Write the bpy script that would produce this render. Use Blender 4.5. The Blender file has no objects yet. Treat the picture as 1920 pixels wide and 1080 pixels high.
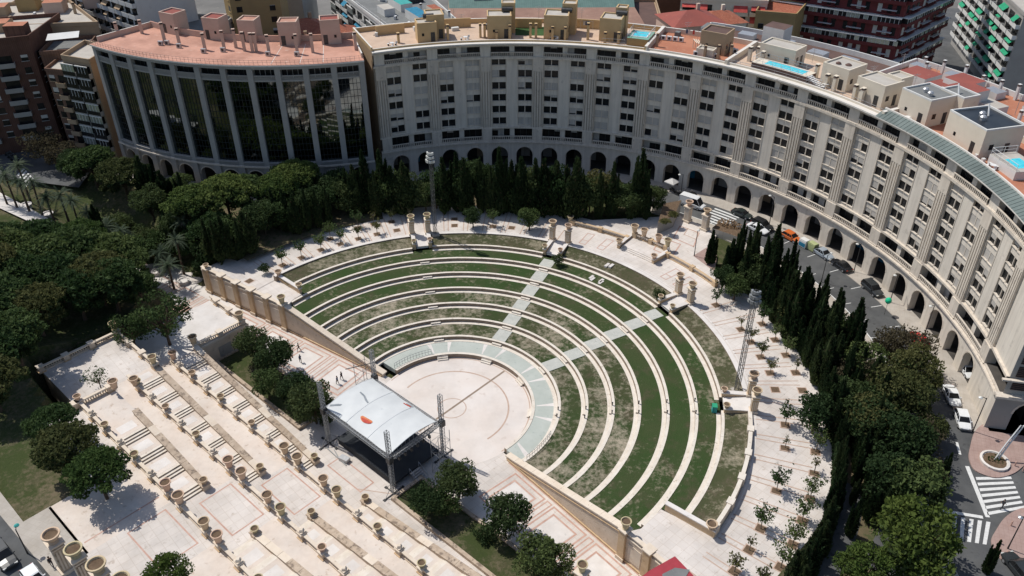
import bpy, math, random
from mathutils import Vector, Matrix
R_ = random.Random(7)
rad = math.radians
sc = bpy.context.scene
col = sc.collection
# ------------------------------------------------------------------ frame of the place (metres, stage floor z = 0)
CX, CY = -9.727, 100.098           # centre of the amphitheatre
KX, KY = -0.3, 104.7               # centre of the curved apartment block
GX, GY = -49.3, 229.7              # centre of the glass block's curve
A0 = rad(47.5)
AX = (math.cos(A0), math.sin(A0)); UX = (AX[1], -AX[0])
STREET = 5.6
L1, L2, L3 = 4.4, 8.0, 10.4
def uvp(u, v): return (CX + u*UX[0] + v*AX[0], CY + u*UX[1] + v*AX[1])
def to_uv(x, y): return ((x-CX)*UX[0]+(y-CY)*UX[1], (x-CX)*AX[0]+(y-CY)*AX[1])
def pol(a, r): return (CX + r*math.cos(rad(a)), CY + r*math.sin(rad(a)))
def polk(a, r): return (KX + r*math.cos(rad(a)), KY + r*math.sin(rad(a)))
def polg(a, r): return (GX + r*math.cos(rad(a)), GY + r*math.sin(rad(a)))
def ordn(n):
    w = ['first','second','third','fourth','fifth','sixth','seventh','eighth','ninth','tenth','eleventh','twelfth']
    if n <= 12: return w[n-1]
    return '%d%s' % (n, 'th' if n % 100 in (11,12,13) else {1:'st',2:'nd',3:'rd'}.get(n % 10, 'th'))

# ------------------------------------------------------------------ materials
MATS = {}
def lin(c): return tuple(((x/12.92) if x <= .04045 else ((x+.055)/1.055)**2.4) for x in c)
def mat(name, c1, c2=None, scale=.6, rough=.85, bump=0., coord='pos', metal=0., c3=None, scale3=4., t3=.62, spec=.3, lo=.35, hi=.65, obvar=0., bscale=None, brick=None, streak=0., broad=0.):
    """two-tone noise material; c3 is a third tone spotted on at a finer scale; brick=(colour, width, height, mortar)"""
    m = bpy.data.materials.new(name); m.use_nodes = True; MATS[name] = m
    nt = m.node_tree; N = nt.nodes; L = nt.links
    b = N['Principled BSDF']; b.inputs['Roughness'].default_value = rough; b.inputs['Metallic'].default_value = metal
    b.inputs['Specular IOR Level'].default_value = spec
    if coord == 'pos': vec = N.new('ShaderNodeNewGeometry').outputs['Position']
    else: vec = N.new('ShaderNodeTexCoord').outputs['Object']
    def noise(s, d=4., r=.6):
        n = N.new('ShaderNodeTexNoise'); n.inputs['Scale'].default_value = s; n.inputs['Detail'].default_value = d; n.inputs['Roughness'].default_value = r
        L.new(vec, n.inputs['Vector']); return n.outputs['Fac']
    def ramp(f, a, bb):
        r = N.new('ShaderNodeMapRange'); r.inputs['From Min'].default_value = a; r.inputs['From Max'].default_value = bb
        L.new(f, r.inputs['Value']); return r.outputs['Result']
    def mix(f, a, bb, mode='MIX'):
        x = N.new('ShaderNodeMix'); x.data_type = 'RGBA'; x.blend_type = mode
        if isinstance(f, float): x.inputs[0].default_value = f
        else: L.new(f, x.inputs[0])
        for i, q in ((6, a), (7, bb)):
            if isinstance(q, tuple): x.inputs[i].default_value = (*q, 1)
            else: L.new(q, x.inputs[i])
        return x.outputs[2]
    out = c1
    if c2 is not None: out = mix(ramp(noise(scale), lo, hi), c1, c2)
    if c3 is not None: out = mix(ramp(noise(scale3, 5., .65), t3, t3+.1), out, c3)
    if streak or broad:                                    # rain streaks down walls; broad worn or damp areas on paving
        for amt, sc3 in ((streak, (1.6,1.6,.09)), (broad, (.11,.11,.11))):
            if not amt: continue
            mp = N.new('ShaderNodeMapping'); mp.inputs['Scale'].default_value = sc3; L.new(vec, mp.inputs['Vector'])
            n = N.new('ShaderNodeTexNoise'); n.inputs['Scale'].default_value = 1.; n.inputs['Detail'].default_value = 7.; n.inputs['Roughness'].default_value = .7; L.new(mp.outputs['Vector'], n.inputs['Vector'])
            r = N.new('ShaderNodeMapRange'); r.inputs['From Min'].default_value = .42; r.inputs['From Max'].default_value = .68; r.inputs['To Min'].default_value = 1.; r.inputs['To Max'].default_value = 1.-amt; L.new(n.outputs['Fac'], r.inputs['Value'])
            out = mix(1., out, r.outputs['Result'], 'MULTIPLY')
    if brick is not None:
        bt = N.new('ShaderNodeTexBrick'); bt.inputs['Scale'].default_value = 1.; bt.offset = brick[4] if len(brick) > 4 else .5
        bt.inputs['Brick Width'].default_value = brick[1]; bt.inputs['Row Height'].default_value = brick[2]; bt.inputs['Mortar Size'].default_value = brick[3]
        bt.inputs['Color1'].default_value = (1,1,1,1); bt.inputs['Color2'].default_value = (.93,.93,.93,1); bt.inputs['Mortar'].default_value = (*brick[0], 1)
        mp = N.new('ShaderNodeMapping'); mp.inputs['Rotation'].default_value = (0,0,brick[5] if len(brick) > 5 else 0); L.new(vec, mp.inputs['Vector'])
        L.new(mp.outputs['Vector'], bt.inputs['Vector']); out = mix(1., out, bt.outputs['Color'], 'MULTIPLY')
    if obvar:
        oi = N.new('ShaderNodeObjectInfo'); hs = N.new('ShaderNodeHueSaturation')
        r = N.new('ShaderNodeMapRange'); r.inputs['To Min'].default_value = 1-obvar; r.inputs['To Max'].default_value = 1+obvar
        L.new(oi.outputs['Random'], r.inputs['Value']); L.new(r.outputs['Result'], hs.inputs['Value'])
        r2 = N.new('ShaderNodeMapRange'); r2.inputs['To Min'].default_value = .5+.03; r2.inputs['To Max'].default_value = .5-.025
        L.new(oi.outputs['Random'], r2.inputs['Value']); L.new(r2.outputs['Result'], hs.inputs['Hue'])
        if isinstance(out, tuple): hs.inputs['Color'].default_value = (*out, 1)
        else: L.new(out, hs.inputs['Color'])
        out = hs.outputs['Color']
    if isinstance(out, tuple): b.inputs['Base Color'].default_value = (*out, 1)
    else: L.new(out, b.inputs['Base Color'])
    if bump:
        bp = N.new('ShaderNodeBump'); bp.inputs['Strength'].default_value = bump; bp.inputs['Distance'].default_value = .15
        L.new(noise(bscale or scale*6), bp.inputs['Height']); L.new(bp.outputs['Normal'], b.inputs['Normal'])
    return m

mat('paving', (.705,.65,.60), (.63,.57,.515), .25, .8, .05, c3=(.50,.43,.37), scale3=.9, t3=.60, brick=((.84,.81,.78),1.2,1.2,.03,0.,rad(-42.5)), broad=.22)
mat('paving_stage', (.67,.595,.535), (.71,.65,.60), .18, .7, .03, c3=(.60,.52,.46), scale3=.5, t3=.60, broad=.15)
mat('paving_white', (.73,.69,.65), (.66,.615,.57), .5, .75, .03, c3=(.56,.53,.50), scale3=1.1, t3=.62, broad=.15)
mat('paving_ramp', (.66,.565,.485), (.70,.625,.555), .3, .8, .05, c3=(.52,.42,.34), scale3=1.1, t3=.6, broad=.16, streak=.06)
mat('stripe_red', (.46,.28,.22), (.55,.37,.30), 1.2, .8)
mat('stripe_brown', (.44,.31,.24), (.52,.39,.31), 1.2, .8)
mat('stone', (.66,.55,.435), (.58,.475,.365), .8, .88, .15, c3=(.40,.315,.235), scale3=1.7, t3=.60)
mat('stone_light', (.70,.61,.50), (.63,.53,.42), .7, .85, .1, c3=(.46,.37,.28), scale3=1.5, t3=.63)
mat('stone_dirt_shade', (.52,.42,.32), (.40,.31,.23), .9, .9, .15, c3=(.22,.17,.13), scale3=1.3, t3=.52)
mat('stone_orange', (.60,.44,.28), (.52,.37,.22), .8, .88, .1, c3=(.34,.22,.13), scale3=1.5, t3=.6)
mat('urn_clay', (.60,.46,.31), (.52,.39,.26), 1.5, .85, .1, coord='obj', c3=(.36,.27,.19), scale3=3., t3=.6, obvar=.1)
mat('soil', (.10,.065,.04), (.16,.11,.07), 3., .95, coord='obj')
mat('bench', (.72,.66,.58), (.64,.57,.48), .9, .85, .08, c3=(.44,.37,.30), scale3=1.6, t3=.60)
mat('riser', (.31,.24,.18), (.23,.175,.13), .9, .9, .1, c3=(.20,.15,.11), scale3=1.8, t3=.58)  # darker than the bench tops: shade on the bench fronts put into the colour
mat('aisle', (.50,.50,.455), (.43,.435,.395), 1.0, .9, .08, c3=(.30,.30,.27), scale3=2.4, t3=.6)
mat('green_floor', (.40,.43,.385), (.46,.485,.44), .35, .6, .02, c3=(.31,.35,.32), scale3=1.2, t3=.6)
mat('asphalt', (.085,.088,.09), (.118,.12,.12), .25, .9, .05, c3=(.062,.063,.065), scale3=.8, t3=.60, broad=.3)
mat('road_paint', (.72,.72,.70), (.60,.60,.58), 3., .7)
mat('sidewalk', (.46,.42,.37), (.40,.36,.31), .5, .88, .05, c3=(.33,.29,.25), scale3=1.5, t3=.62, brick=((.86,.84,.82),.8,.8,.02,0.,rad(20)))
mat('sidewalk_red', (.34,.235,.205), (.40,.29,.255), .6, .88, .05, brick=((.8,.78,.76),.6,.6,.02,0.,rad(20)))
mat('town_ground', (.20,.19,.175), (.14,.135,.125), .08, .9, .05, c3=(.26,.24,.21), scale3=.3, t3=.6)
mat('earth', (.16,.12,.075), (.10,.085,.045), .35, .95, .3, c3=(.065,.075,.03), scale3=1.2, t3=.5)
mat('facade', (.71,.645,.555), (.66,.595,.51), .25, .88, .04, c3=(.55,.495,.425), scale3=.55, t3=.60, streak=.20)
mat('facade_trim', (.68,.605,.51), (.62,.545,.455), .4, .88, .05, c3=(.45,.395,.335), scale3=1.1, t3=.58, streak=.22)
mat('facade_grey', (.36,.345,.32), (.32,.305,.285), .3, .88, .04, c3=(.26,.25,.235), scale3=.8, t3=.62)
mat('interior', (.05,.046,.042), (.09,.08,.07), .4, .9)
mat('pane', (.010,.011,.012), (.020,.021,.023), .8, .22, spec=.28)
mat('blind', (.52,.485,.44), (.44,.41,.37), .6, .8, brick=((.8,.8,.8),6.,.07,.01,0.,0.))
mat('blind_white', (.56,.54,.50), (.50,.48,.44), .6, .8)
mat('mirror_glass', (.17,.19,.19), (.13,.145,.15), .5, .03, metal=1.)
mat('glass_lit', (.52,.56,.50), (.40,.45,.42), .8, .1, metal=.6)
mat('mullion', (.035,.04,.04), rough=.5)
mat('roof_pink', (.56,.305,.225), (.49,.255,.185), .22, .85, .04, c3=(.60,.40,.32), scale3=.7, t3=.6, broad=.25)
mat('roof_cream', (.58,.44,.335), (.50,.37,.275), .3, .85, .04, c3=(.40,.29,.22), scale3=.9, t3=.6)
mat('roof_terracotta', (.46,.20,.12), (.37,.145,.085), .2, .85, .05, c3=(.50,.27,.18), scale3=.8, t3=.6)
mat('roof_red', (.30,.085,.065), (.25,.075,.06), .3, .85, .05, c3=(.36,.15,.11), scale3=.8, t3=.62)
mat('roof_brown', (.135,.082,.068), (.105,.065,.055), .4, .85, .05)
mat('roof_grey', (.20,.205,.20), (.155,.16,.158), .5, .85, .05, c3=(.26,.26,.25), scale3=1., t3=.6)
mat('roof_black', (.022,.026,.032), (.035,.04,.046), .5, .35)
mat('roof_green', (.115,.19,.165), (.09,.155,.135), .6, .6, brick=((.72,.72,.72),.6,20.,.04,0.,0.))
mat('roof_tile', (.36,.12,.07), (.27,.085,.05), 1.5, .9, .4, c3=(.45,.21,.13), scale3=3., t3=.55)
mat('roof_pale', (.48,.45,.40), (.42,.385,.34), .5, .88, .04)
mat('cornice', (.70,.665,.61), (.64,.60,.545), .4, .85, .04, c3=(.44,.40,.35), scale3=1.2, t3=.62)
mat('plaster_pink', (.56,.42,.34), (.51,.375,.30), .4, .88, .04, c3=(.45,.33,.265), scale3=1.2, t3=.64)
mat('plaster_yellow', (.56,.40,.215), (.51,.36,.19), .4, .88, .04, c3=(.44,.31,.17), scale3=1.2, t3=.64)
mat('plaster_cream', (.69,.62,.51), (.64,.57,.465), .4, .88, .04, c3=(.54,.47,.38), scale3=1.2, t3=.64)
mat('plaster_white', (.66,.655,.63), (.60,.595,.57), .4, .85, .04, c3=(.50,.49,.46), scale3=1.2, t3=.64)
mat('plaster_tan', (.40,.29,.19), (.36,.26,.17), .4, .88, .04)
mat('plaster_ochre', (.38,.27,.125), (.33,.23,.11), .3, .88, .04)
mat('brick_dark', (.115,.058,.042), (.145,.075,.055), .5, .9, .08, brick=((.75,.75,.75),.5,.14,.02))
mat('brick_brown', (.20,.115,.08), (.165,.095,.066), .5, .9, .08, brick=((.75,.75,.75),.5,.14,.02))
mat('brick_red', (.17,.035,.035), (.13,.03,.03), .5, .8, .05)
mat('pool_water', (.03,.50,.64), (.10,.68,.76), 1.6, .08, .25, bscale=3., spec=.5)
mat('pool_deck_green', (.18,.34,.27), (.21,.38,.30), 1., .8)
mat('metal_dark', (.06,.06,.062), (.09,.09,.09), 2., .5, coord='obj', metal=.6)
mat('metal_light', (.42,.43,.44), (.50,.50,.51), 2., .45, coord='obj', metal=.6)
mat('metal_white', (.70,.70,.69), (.62,.62,.61), 2., .5, coord='obj')
mat('membrane', (.63,.645,.635), (.57,.585,.58), .35, .65, .03, c3=(.54,.56,.56), scale3=.9, t3=.62)
mat('stage_deck', (.022,.026,.032), (.035,.04,.045), .5, .7)
mat('membrane_seam', (.50,.52,.525), (.58,.60,.60), 2., .7)
mat('membrane_mark', (.20,.23,.25), (.28,.30,.32), 2., .7)
mat('emblem_red', (.55,.075,.03), (.40,.03,.02), 2.5, .6)
mat('emblem_orange', (.62,.20,.06), (.55,.15,.05), 2.5, .6)
mat('bark', (.115,.08,.055), (.07,.05,.035), 2., .95, .3, coord='obj')
mat('bark_pale', (.20,.165,.125), (.14,.115,.085), 2., .95, .3, coord='obj')
mat('leaf_cypress', (.026,.046,.020), (.046,.070,.028), .6, .85, coord='obj', obvar=.38, spec=.1, c3=(.085,.085,.035), scale3=1.4, t3=.66)
mat('leaf_broad', (.052,.086,.028), (.086,.124,.042), .4, .75, coord='obj', obvar=.34, spec=.15)
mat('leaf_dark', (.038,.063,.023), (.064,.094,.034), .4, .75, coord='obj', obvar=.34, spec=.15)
mat('leaf_pine', (.064,.102,.030), (.105,.145,.042), .35, .8, coord='obj', obvar=.34, spec=.1)
mat('leaf_olive', (.082,.092,.034), (.118,.120,.046), .6, .8, coord='obj', obvar=.2, spec=.1)
mat('leaf_brown', (.070,.060,.036), (.095,.082,.050), .6, .85, coord='obj', spec=.1)
mat('leaf_bright', (.066,.105,.024), (.105,.145,.036), .6, .8, coord='obj', obvar=.15, spec=.1)
mat('leaf_palm', (.060,.088,.055), (.090,.118,.072), .6, .7, coord='obj', obvar=.2, spec=.2)
mat('straw', (.30,.19,.10), (.24,.15,.075), 1.5, .95, .2)
mat('awning_green', (.02,.26,.13), (.03,.33,.18), 1., .8)
mat('awning_red', (.46,.06,.05), (.54,.10,.08), 1., .8)
mat('awning_blue', (.02,.16,.27), (.03,.22,.34), 1., .8)
mat('teal_sheet', (.04,.30,.28), (.06,.36,.33), 1., .7)
mat('tyre', (.02,.02,.02), (.03,.03,.03), 3., .9, coord='obj')
mat('skin', (.45,.28,.20), (.42,.26,.18), 4., .7, coord='obj')
mat('cloth_dark', (.03,.03,.035), (.05,.05,.055), 4., .9, coord='obj')
mat('cloth_blue', (.06,.09,.16), (.08,.11,.19), 4., .9, coord='obj')
mat('cloth_white', (.60,.58,.55), (.54,.52,.50), 4., .9, coord='obj')
mat('hair', (.03,.02,.015), rough=.7)
mat('lamp_glass', (.62,.62,.58), (.55,.55,.52), 4., .3, coord='obj')
mat('lattice_dark', (.15,.15,.148), (.11,.11,.11), 1.5, .55, metal=.3)
mat('lattice_steel', (.34,.35,.355), (.26,.27,.275), 1.5, .5, metal=.4)
mat('container_green', (.40,.44,.22), (.34,.38,.19), 1., .6)
mat('balloon_green', (.01,.45,.22), (.015,.50,.26), 1., .35, coord='obj')
for n, c in dict(white=(.70,.71,.71), black=(.012,.013,.015), dark=(.03,.034,.036), silver=(.30,.34,.38), orange=(.55,.13,.03), red=(.42,.02,.02), darkgreen=(.02,.028,.026)).items():
    mat('car_'+n, c, tuple(min(1, x*1.06+.002) for x in c), 2., .25, coord='obj', spec=.6)
def leafmats():
    for n in MATS:
        if n.startswith('leaf_'):
            nt = MATS[n].node_tree; b = nt.nodes['Principled BSDF']
            N = nt.nodes; L = nt.links; src = b.inputs['Base Color'].links[0].from_socket
            tr = N.new('ShaderNodeBsdfTranslucent'); mx = N.new('ShaderNodeMixShader'); mx.inputs[0].default_value = .38
            L.new(src, tr.inputs['Color']); L.new(b.outputs[0], mx.inputs[1]); L.new(tr.outputs[0], mx.inputs[2]); L.new(mx.outputs[0], N['Material Output'].inputs['Surface'])
leafmats()
# grass of the terraces: green, olive and bare earth
def grass_material(name, greens, dirt, tdirt, rot=0):
    m = bpy.data.materials.new(name); m.use_nodes = True; MATS[name] = m
    nt = m.node_tree; N = nt.nodes; L = nt.links; b = N['Principled BSDF']; b.inputs['Roughness'].default_value = .95; b.inputs['Specular IOR Level'].default_value = .1
    pos = N.new('ShaderNodeNewGeometry').outputs['Position']
    def noise(s, d=5., r=.6):
        n = N.new('ShaderNodeTexNoise'); n.inputs['Scale'].default_value = s; n.inputs['Detail'].default_value = d; n.inputs['Roughness'].default_value = r
        L.new(pos, n.inputs['Vector']); return n.outputs['Fac']
    def rng(f, a, c):
        r = N.new('ShaderNodeMapRange'); r.inputs['From Min'].default_value = a; r.inputs['From Max'].default_value = c; L.new(f, r.inputs['Value']); return r.outputs['Result']
    def mix(f, a, c):
        x = N.new('ShaderNodeMix'); x.data_type = 'RGBA'; L.new(f, x.inputs[0])
        for i, q in ((6, a), (7, c)):
            if isinstance(q, tuple): x.inputs[i].default_value = (*q, 1)
            else: L.new(q, x.inputs[i])
        return x.outputs[2]
    o = mix(rng(noise(.11, 4.), .40, .60), greens[0], greens[1])
    o = mix(rng(noise(.30, 5.), .52, .66), o, greens[2])
    o = mix(rng(noise(2.2, 4.), .40, .75), o, greens[3])
    a = N.new('ShaderNodeMath'); a.operation = 'MULTIPLY_ADD'; a.inputs[1].default_value = .55; L.new(noise(1.3, 6., .75), a.inputs[0])
    k = N.new('ShaderNodeMath'); k.operation = 'MULTIPLY'; k.inputs[1].default_value = .45; L.new(noise(.16, 3.), k.inputs[0]); L.new(k.outputs[0], a.inputs[2])
    o = mix(rng(a.outputs[0], tdirt-.05, tdirt+.11), o, dirt)
    L.new(o, b.inputs['Base Color'])
    bp = N.new('ShaderNodeBump'); bp.inputs['Strength'].default_value = .5; bp.inputs['Distance'].default_value = .2
    L.new(noise(5., 5.), bp.inputs['Height']); L.new(bp.outputs['Normal'], b.inputs['Normal'])
grass_material('grass', ((.036,.066,.020), (.054,.070,.028), (.076,.071,.040), (.046,.065,.025)), (.30,.255,.185), .59)
grass_material('grass_dry', ((.060,.068,.032), (.085,.076,.045), (.10,.085,.055), (.055,.066,.028)), (.33,.285,.21), .535)
grass_material('lawn', ((.048,.064,.022), (.066,.072,.030), (.085,.078,.044), (.042,.056,.020)), (.16,.13,.085), .535)
grass_material('grass_patchy', ((.036,.062,.020), (.062,.068,.032), (.085,.074,.045), (.048,.060,.025)), (.36,.31,.235), .515)

# ------------------------------------------------------------------ mesh builder
class MB:
    def __init__(s): s.v = []; s.f = []; s.m = []; s.mats = []
    def mi(s, name):
        if name not in s.mats: s.mats.append(name)
        return s.mats.index(name)
    def face(s, pts, m):
        n = len(s.v); s.v += [tuple(p) for p in pts]; s.f.append(tuple(range(n, n+len(pts)))); s.m.append(s.mi(m))
    def prism(s, poly, z0, z1, m, top=None, bottom=True):
        """poly counter-clockwise [(x,y)]; z0/z1 may be lists"""
        n = len(poly); Z0 = z0 if isinstance(z0, (list, tuple)) else [z0]*n; Z1 = z1 if isinstance(z1, (list, tuple)) else [z1]*n
        b = len(s.v); s.v += [(x, y, z) for (x, y), z in zip(poly, Z0)] + [(x, y, z) for (x, y), z in zip(poly, Z1)]
        k = s.mi(m); kt = s.mi(top or m)
        for i in range(n):
            j = (i+1) % n; s.f.append((b+i, b+j, b+n+j, b+n+i)); s.m.append(k)
        s.f.append(tuple(range(b+n, b+2*n))); s.m.append(kt)
        if bottom: s.f.append(tuple(range(b+n-1, b-1, -1))); s.m.append(k)
    def obb(s, cx, cy, z0, z1, ang, lx, ly, m, top=None):
        c, q = math.cos(ang), math.sin(ang)
        s.prism([(cx+c*x-q*y, cy+q*x+c*y) for x, y in ((-lx/2,-ly/2),(lx/2,-ly/2),(lx/2,ly/2),(-lx/2,ly/2))], z0, z1, m, top)
    def beam(s, p, q, w, h, m):
        """box along p->q with width w (horizontal) and height h"""
        p = Vector(p); q = Vector(q); d = (q-p).normalized()
        up = Vector((0,0,1)) if abs(d.z) < .95 else Vector((1,0,0))
        a = d.cross(up).normalized()*w/2; b = a.cross(d).normalized()*h/2
        pts = [p-a-b, p+a-b, p+a+b, p-a+b, q-a-b, q+a-b, q+a+b, q-a+b]
        n = len(s.v); s.v += [tuple(x) for x in pts]; k = s.mi(m)
        for f in ((0,1,5,4),(1,2,6,5),(2,3,7,6),(3,0,4,7),(3,2,1,0),(4,5,6,7)): s.f.append(tuple(n+i for i in f)); s.m.append(k)
    def tube(s, pts, rads, m, n=6, cap=True):
        rings = []; k = s.mi(m); prev = None
        for i, p in enumerate(pts):
            p = Vector(p); d = (Vector(pts[min(i+1, len(pts)-1)]) - Vector(pts[max(i-1, 0)])).normalized()
            up = Vector((0,0,1)) if abs(d.z) < .95 else Vector((1,0,0))
            a = d.cross(up).normalized(); b = a.cross(d).normalized()
            r = rads[i] if isinstance(rads, (list, tuple)) else rads
            base = len(s.v)
            for j in range(n):
                t = 2*math.pi*j/n; s.v.append(tuple(p + a*(r*math.cos(t)) + b*(r*math.sin(t))))
            rings.append(base)
        for q in range(len(rings)-1):
            for j in range(n):
                s.f.append((rings[q]+j, rings[q]+(j+1) % n, rings[q+1]+(j+1) % n, rings[q+1]+j)); s.m.append(k)
        if cap:
            s.f.append(tuple(rings[-1]+j for j in range(n))); s.m.append(k)
            s.f.append(tuple(rings[0]+j for j in reversed(range(n)))); s.m.append(k)
    def lathe(s, prof, m, c=(0,0,0), n=14, rot=0., sq=False):
        """prof [(r,z)] bottom to top"""
        k = s.mi(m); rings = []
        for r, z in prof:
            base = len(s.v); rings.append(base)
            for j in range(n):
                t = 2*math.pi*(j+.5*(n == 4))/n + rot; s.v.append((c[0]+r*math.cos(t), c[1]+r*math.sin(t), c[2]+z))
        for q in range(len(rings)-1):
            for j in range(n):
                s.f.append((rings[q]+j, rings[q]+(j+1) % n, rings[q+1]+(j+1) % n, rings[q+1]+j)); s.m.append(k)
        s.f.append(tuple(rings[-1]+j for j in range(n))); s.m.append(k)
        s.f.append(tuple(rings[0]+j for j in reversed(range(n)))); s.m.append(k)
    def arc(s, P, a0, a1, r0, r1, z0, z1, m, top=None, step=2.):
        """solid ring sector about the centre of P; z0, z1 may be functions of the angle"""
        n = max(1, int(math.ceil(abs(a1-a0)/step))); k = s.mi(m); kt = s.mi(top or m)
        F = lambda z, a: z(a) if callable(z) else z
        idx = []
        for i in range(n+1):
            a = a0+(a1-a0)*i/n; b = len(s.v); idx.append(b)
            x0, y0 = P(a, r0); x1, y1 = P(a, r1)
            s.v += [(x0,y0,F(z0,a)), (x1,y1,F(z0,a)), (x1,y1,F(z1,a)), (x0,y0,F(z1,a))]
        for i in range(n):
            p, q = idx[i], idx[i+1]
            for (e, f, kk) in ((0,1,k),(1,2,k),(2,3,kt),(3,0,k)): s.f.append((p+e, p+f, q+f, q+e)); s.m.append(kk)
        s.f.append(tuple(idx[0]+j for j in (3,2,1,0))); s.m.append(k); s.f.append(tuple(idx[-1]+j for j in (0,1,2,3))); s.m.append(k)
    def arcsheet(s, P, a0, a1, r0, r1, z, m, step=2., rn=1):
        n = max(1, int(math.ceil(abs(a1-a0)/step))); k = s.mi(m); b = len(s.v)
        F = lambda a, r: z(a, r) if callable(z) else z
        for i in range(n+1):
            a = a0+(a1-a0)*i/n
            for j in range(rn+1):
                r = r0+(r1-r0)*j/rn; x, y = P(a, r); s.v.append((x, y, F(a, r)))
        w = rn+1
        for i in range(n):
            for j in range(rn):
                p = b+i*w+j; s.f.append((p, p+1, p+w+1, p+w)); s.m.append(k)
    def build(s, name, parent=None, loc=(0,0,0), smooth=False, fix=True):
        lx, ly, lz = loc
        me = bpy.data.meshes.new(name)
        me.from_pydata([(x-lx, y-ly, z-lz) for x, y, z in s.v], [], s.f)
        for n in s.mats: me.materials.append(MATS[n])
        me.polygons.foreach_set('material_index', s.m)
        if smooth: me.polygons.foreach_set('use_smooth', [True]*len(s.f))
        if fix:
            import bmesh
            bm = bmesh.new(); bm.from_mesh(me)
            bmesh.ops.remove_doubles(bm, verts=bm.verts, dist=.0004)
            bmesh.ops.recalc_face_normals(bm, faces=bm.faces); bm.to_mesh(me); bm.free()
        me.update()
        o = bpy.data.objects.new(name, me); col.objects.link(o)
        if parent is not None: o.parent = parent
        else: o.location = loc
        return o
def tag(o, label=None, cat=None, group=None, kind=None):
    if label: o['label'] = label
    if cat: o['category'] = cat
    if group: o['group'] = group
    if kind: o['kind'] = kind
    return o
def thing(name, label, cat, loc=(0,0,0), rz=0., group=None):
    o = bpy.data.objects.new(name, None); col.objects.link(o); o.location = loc; o.rotation_euler = (0,0,rz); o.empty_display_size = .3
    return tag(o, label, cat, group)
def copy_tree(o, parent=None):
    c = o.copy(); col.objects.link(c)
    if parent is not None: c.parent = parent
    for ch in list(o.children): copy_tree(ch, c)
    return c
class Proto:
    """first use takes the built thing itself, later uses copy it with its parts"""
    def __init__(s, root): s.root = root; s.used = False
    def place(s, loc, rz=0., label=None, cat=None, group=None, scale=(1,1,1)):
        o = copy_tree(s.root) if s.used else s.root
        s.used = True
        o.location = loc; o.rotation_euler = (0,0,rz); o.scale = scale
        return tag(o, label, cat, group)
def struct(name, mb, loc=(0,0,0), **k):
    return tag(mb.build(name, None, loc, **k), kind='structure')
mat('awning_grass', (.03,.075,.02), (.045,.10,.03), 1., .9)
mat('eave', (.155,.19,.178), (.125,.158,.148), .5, .6, .05, c3=(.20,.235,.22), scale3=1.2, t3=.62, broad=.25)
mat('roof_red_worn', (.36,.045,.06), (.30,.04,.05), 1., .8, c3=(.55,.42,.42), scale3=2.2, t3=.66)
def survey(sx, sy, z):
    """ground position of a bearing taken from the drone's survey frame, at height z"""
    x, y = (sx-960)/1570., -(sy-540)/1570.; c, s = math.cos(rad(.2)), math.sin(rad(.2)); x, y = c*x-s*y, s*x+c*y; T = math.atan(1570/2290)
    d = (x, math.cos(T)+y*math.sin(T), -math.sin(T)+y*math.cos(T)); k = (z-92.)/d[2]
    return (d[0]*k, d[1]*k)
mat('roof_clay', (.33,.20,.15), (.28,.165,.125), .25, .9, .05, c3=(.40,.27,.21), scale3=.8, t3=.6, broad=.2)

# ================================================================== SETTING: ground
def smooth(t): t = max(0, min(1, t)); return t*t*(3-2*t)
WD = (math.cos(rad(146)), math.sin(rad(146))); WN = (math.cos(rad(56)), math.sin(rad(56)))
def ground_h(x, y):
    u, v = to_uv(x, y); r = math.hypot(x-CX, y-CY)
    a = math.degrees(math.atan2(y-CY, x-CX)); rk = math.hypot(x-KX, y-KY)
    t = (x-CX)*WD[0]+(y-CY)*WD[1]; s = (x-CX)*WN[0]+(y-CY)*WN[1]     # along and across the line of the left wall
    zp = 4.5*smooth((-u-74)/45)                         # long walk at the left climbs away
    south = 4.2 + 3.6*smooth((-v-12)/18) + 2.35*smooth((-v-33)/9)
    if u > 0: south = min(south, L3 - .05)
    if t > 0:
        if s > 0:
            back = zp-.08 + (STREET-.1-zp)*smooth((s-2.)/12)
            k = smooth((t-58)/5); h = (STREET-.3)*(1-k) + back*k
        else: h = zp-.08 + (south-zp)*smooth((-v-13.5)/8)
    else: h = STREET-.12 if v > -20 else south
    if (r < 57.5 and -52 < a < 144.5) or (-49 < u < 62 and -44.5 < v < 1.5) or (-76 < u < 0 and v > -14.3 and s < .5 and t > 0) or (u > 0 and r < 62 and -44 < v < 0):
        h = min(h, -1.2)
    if -16 < t < 61.5 and -14 < s < 3.4 and u < 0: h = min(h, -1.2)
    if u > 20 and (rk > 52 or r > 58): h = STREET - .25
    if u > 55: h = STREET - .25
    if v < -44.2 and u > -13: h = L3 - .25
    if v < -57.2: h = L3 - .45
    return h
mb = MB()
step = 2.0; nx = 190; ny = 175; x0 = -190.; y0 = 8.
idx = {}
for j in range(ny+1):
    for i in range(nx+1):
        x = x0+i*step; y = y0+j*step
        idx[i, j] = len(mb.v); mb.v.append((x, y, ground_h(x, y)))
k = mb.mi('lawn'); kt = mb.mi('town_ground')
for j in range(ny):
    for i in range(nx):
        mb.f.append((idx[i,j], idx[i+1,j], idx[i+1,j+1], idx[i,j+1])); mb.m.append(kt if y0+j*step > 184 or (x0+i*step > 66) else k)
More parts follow.
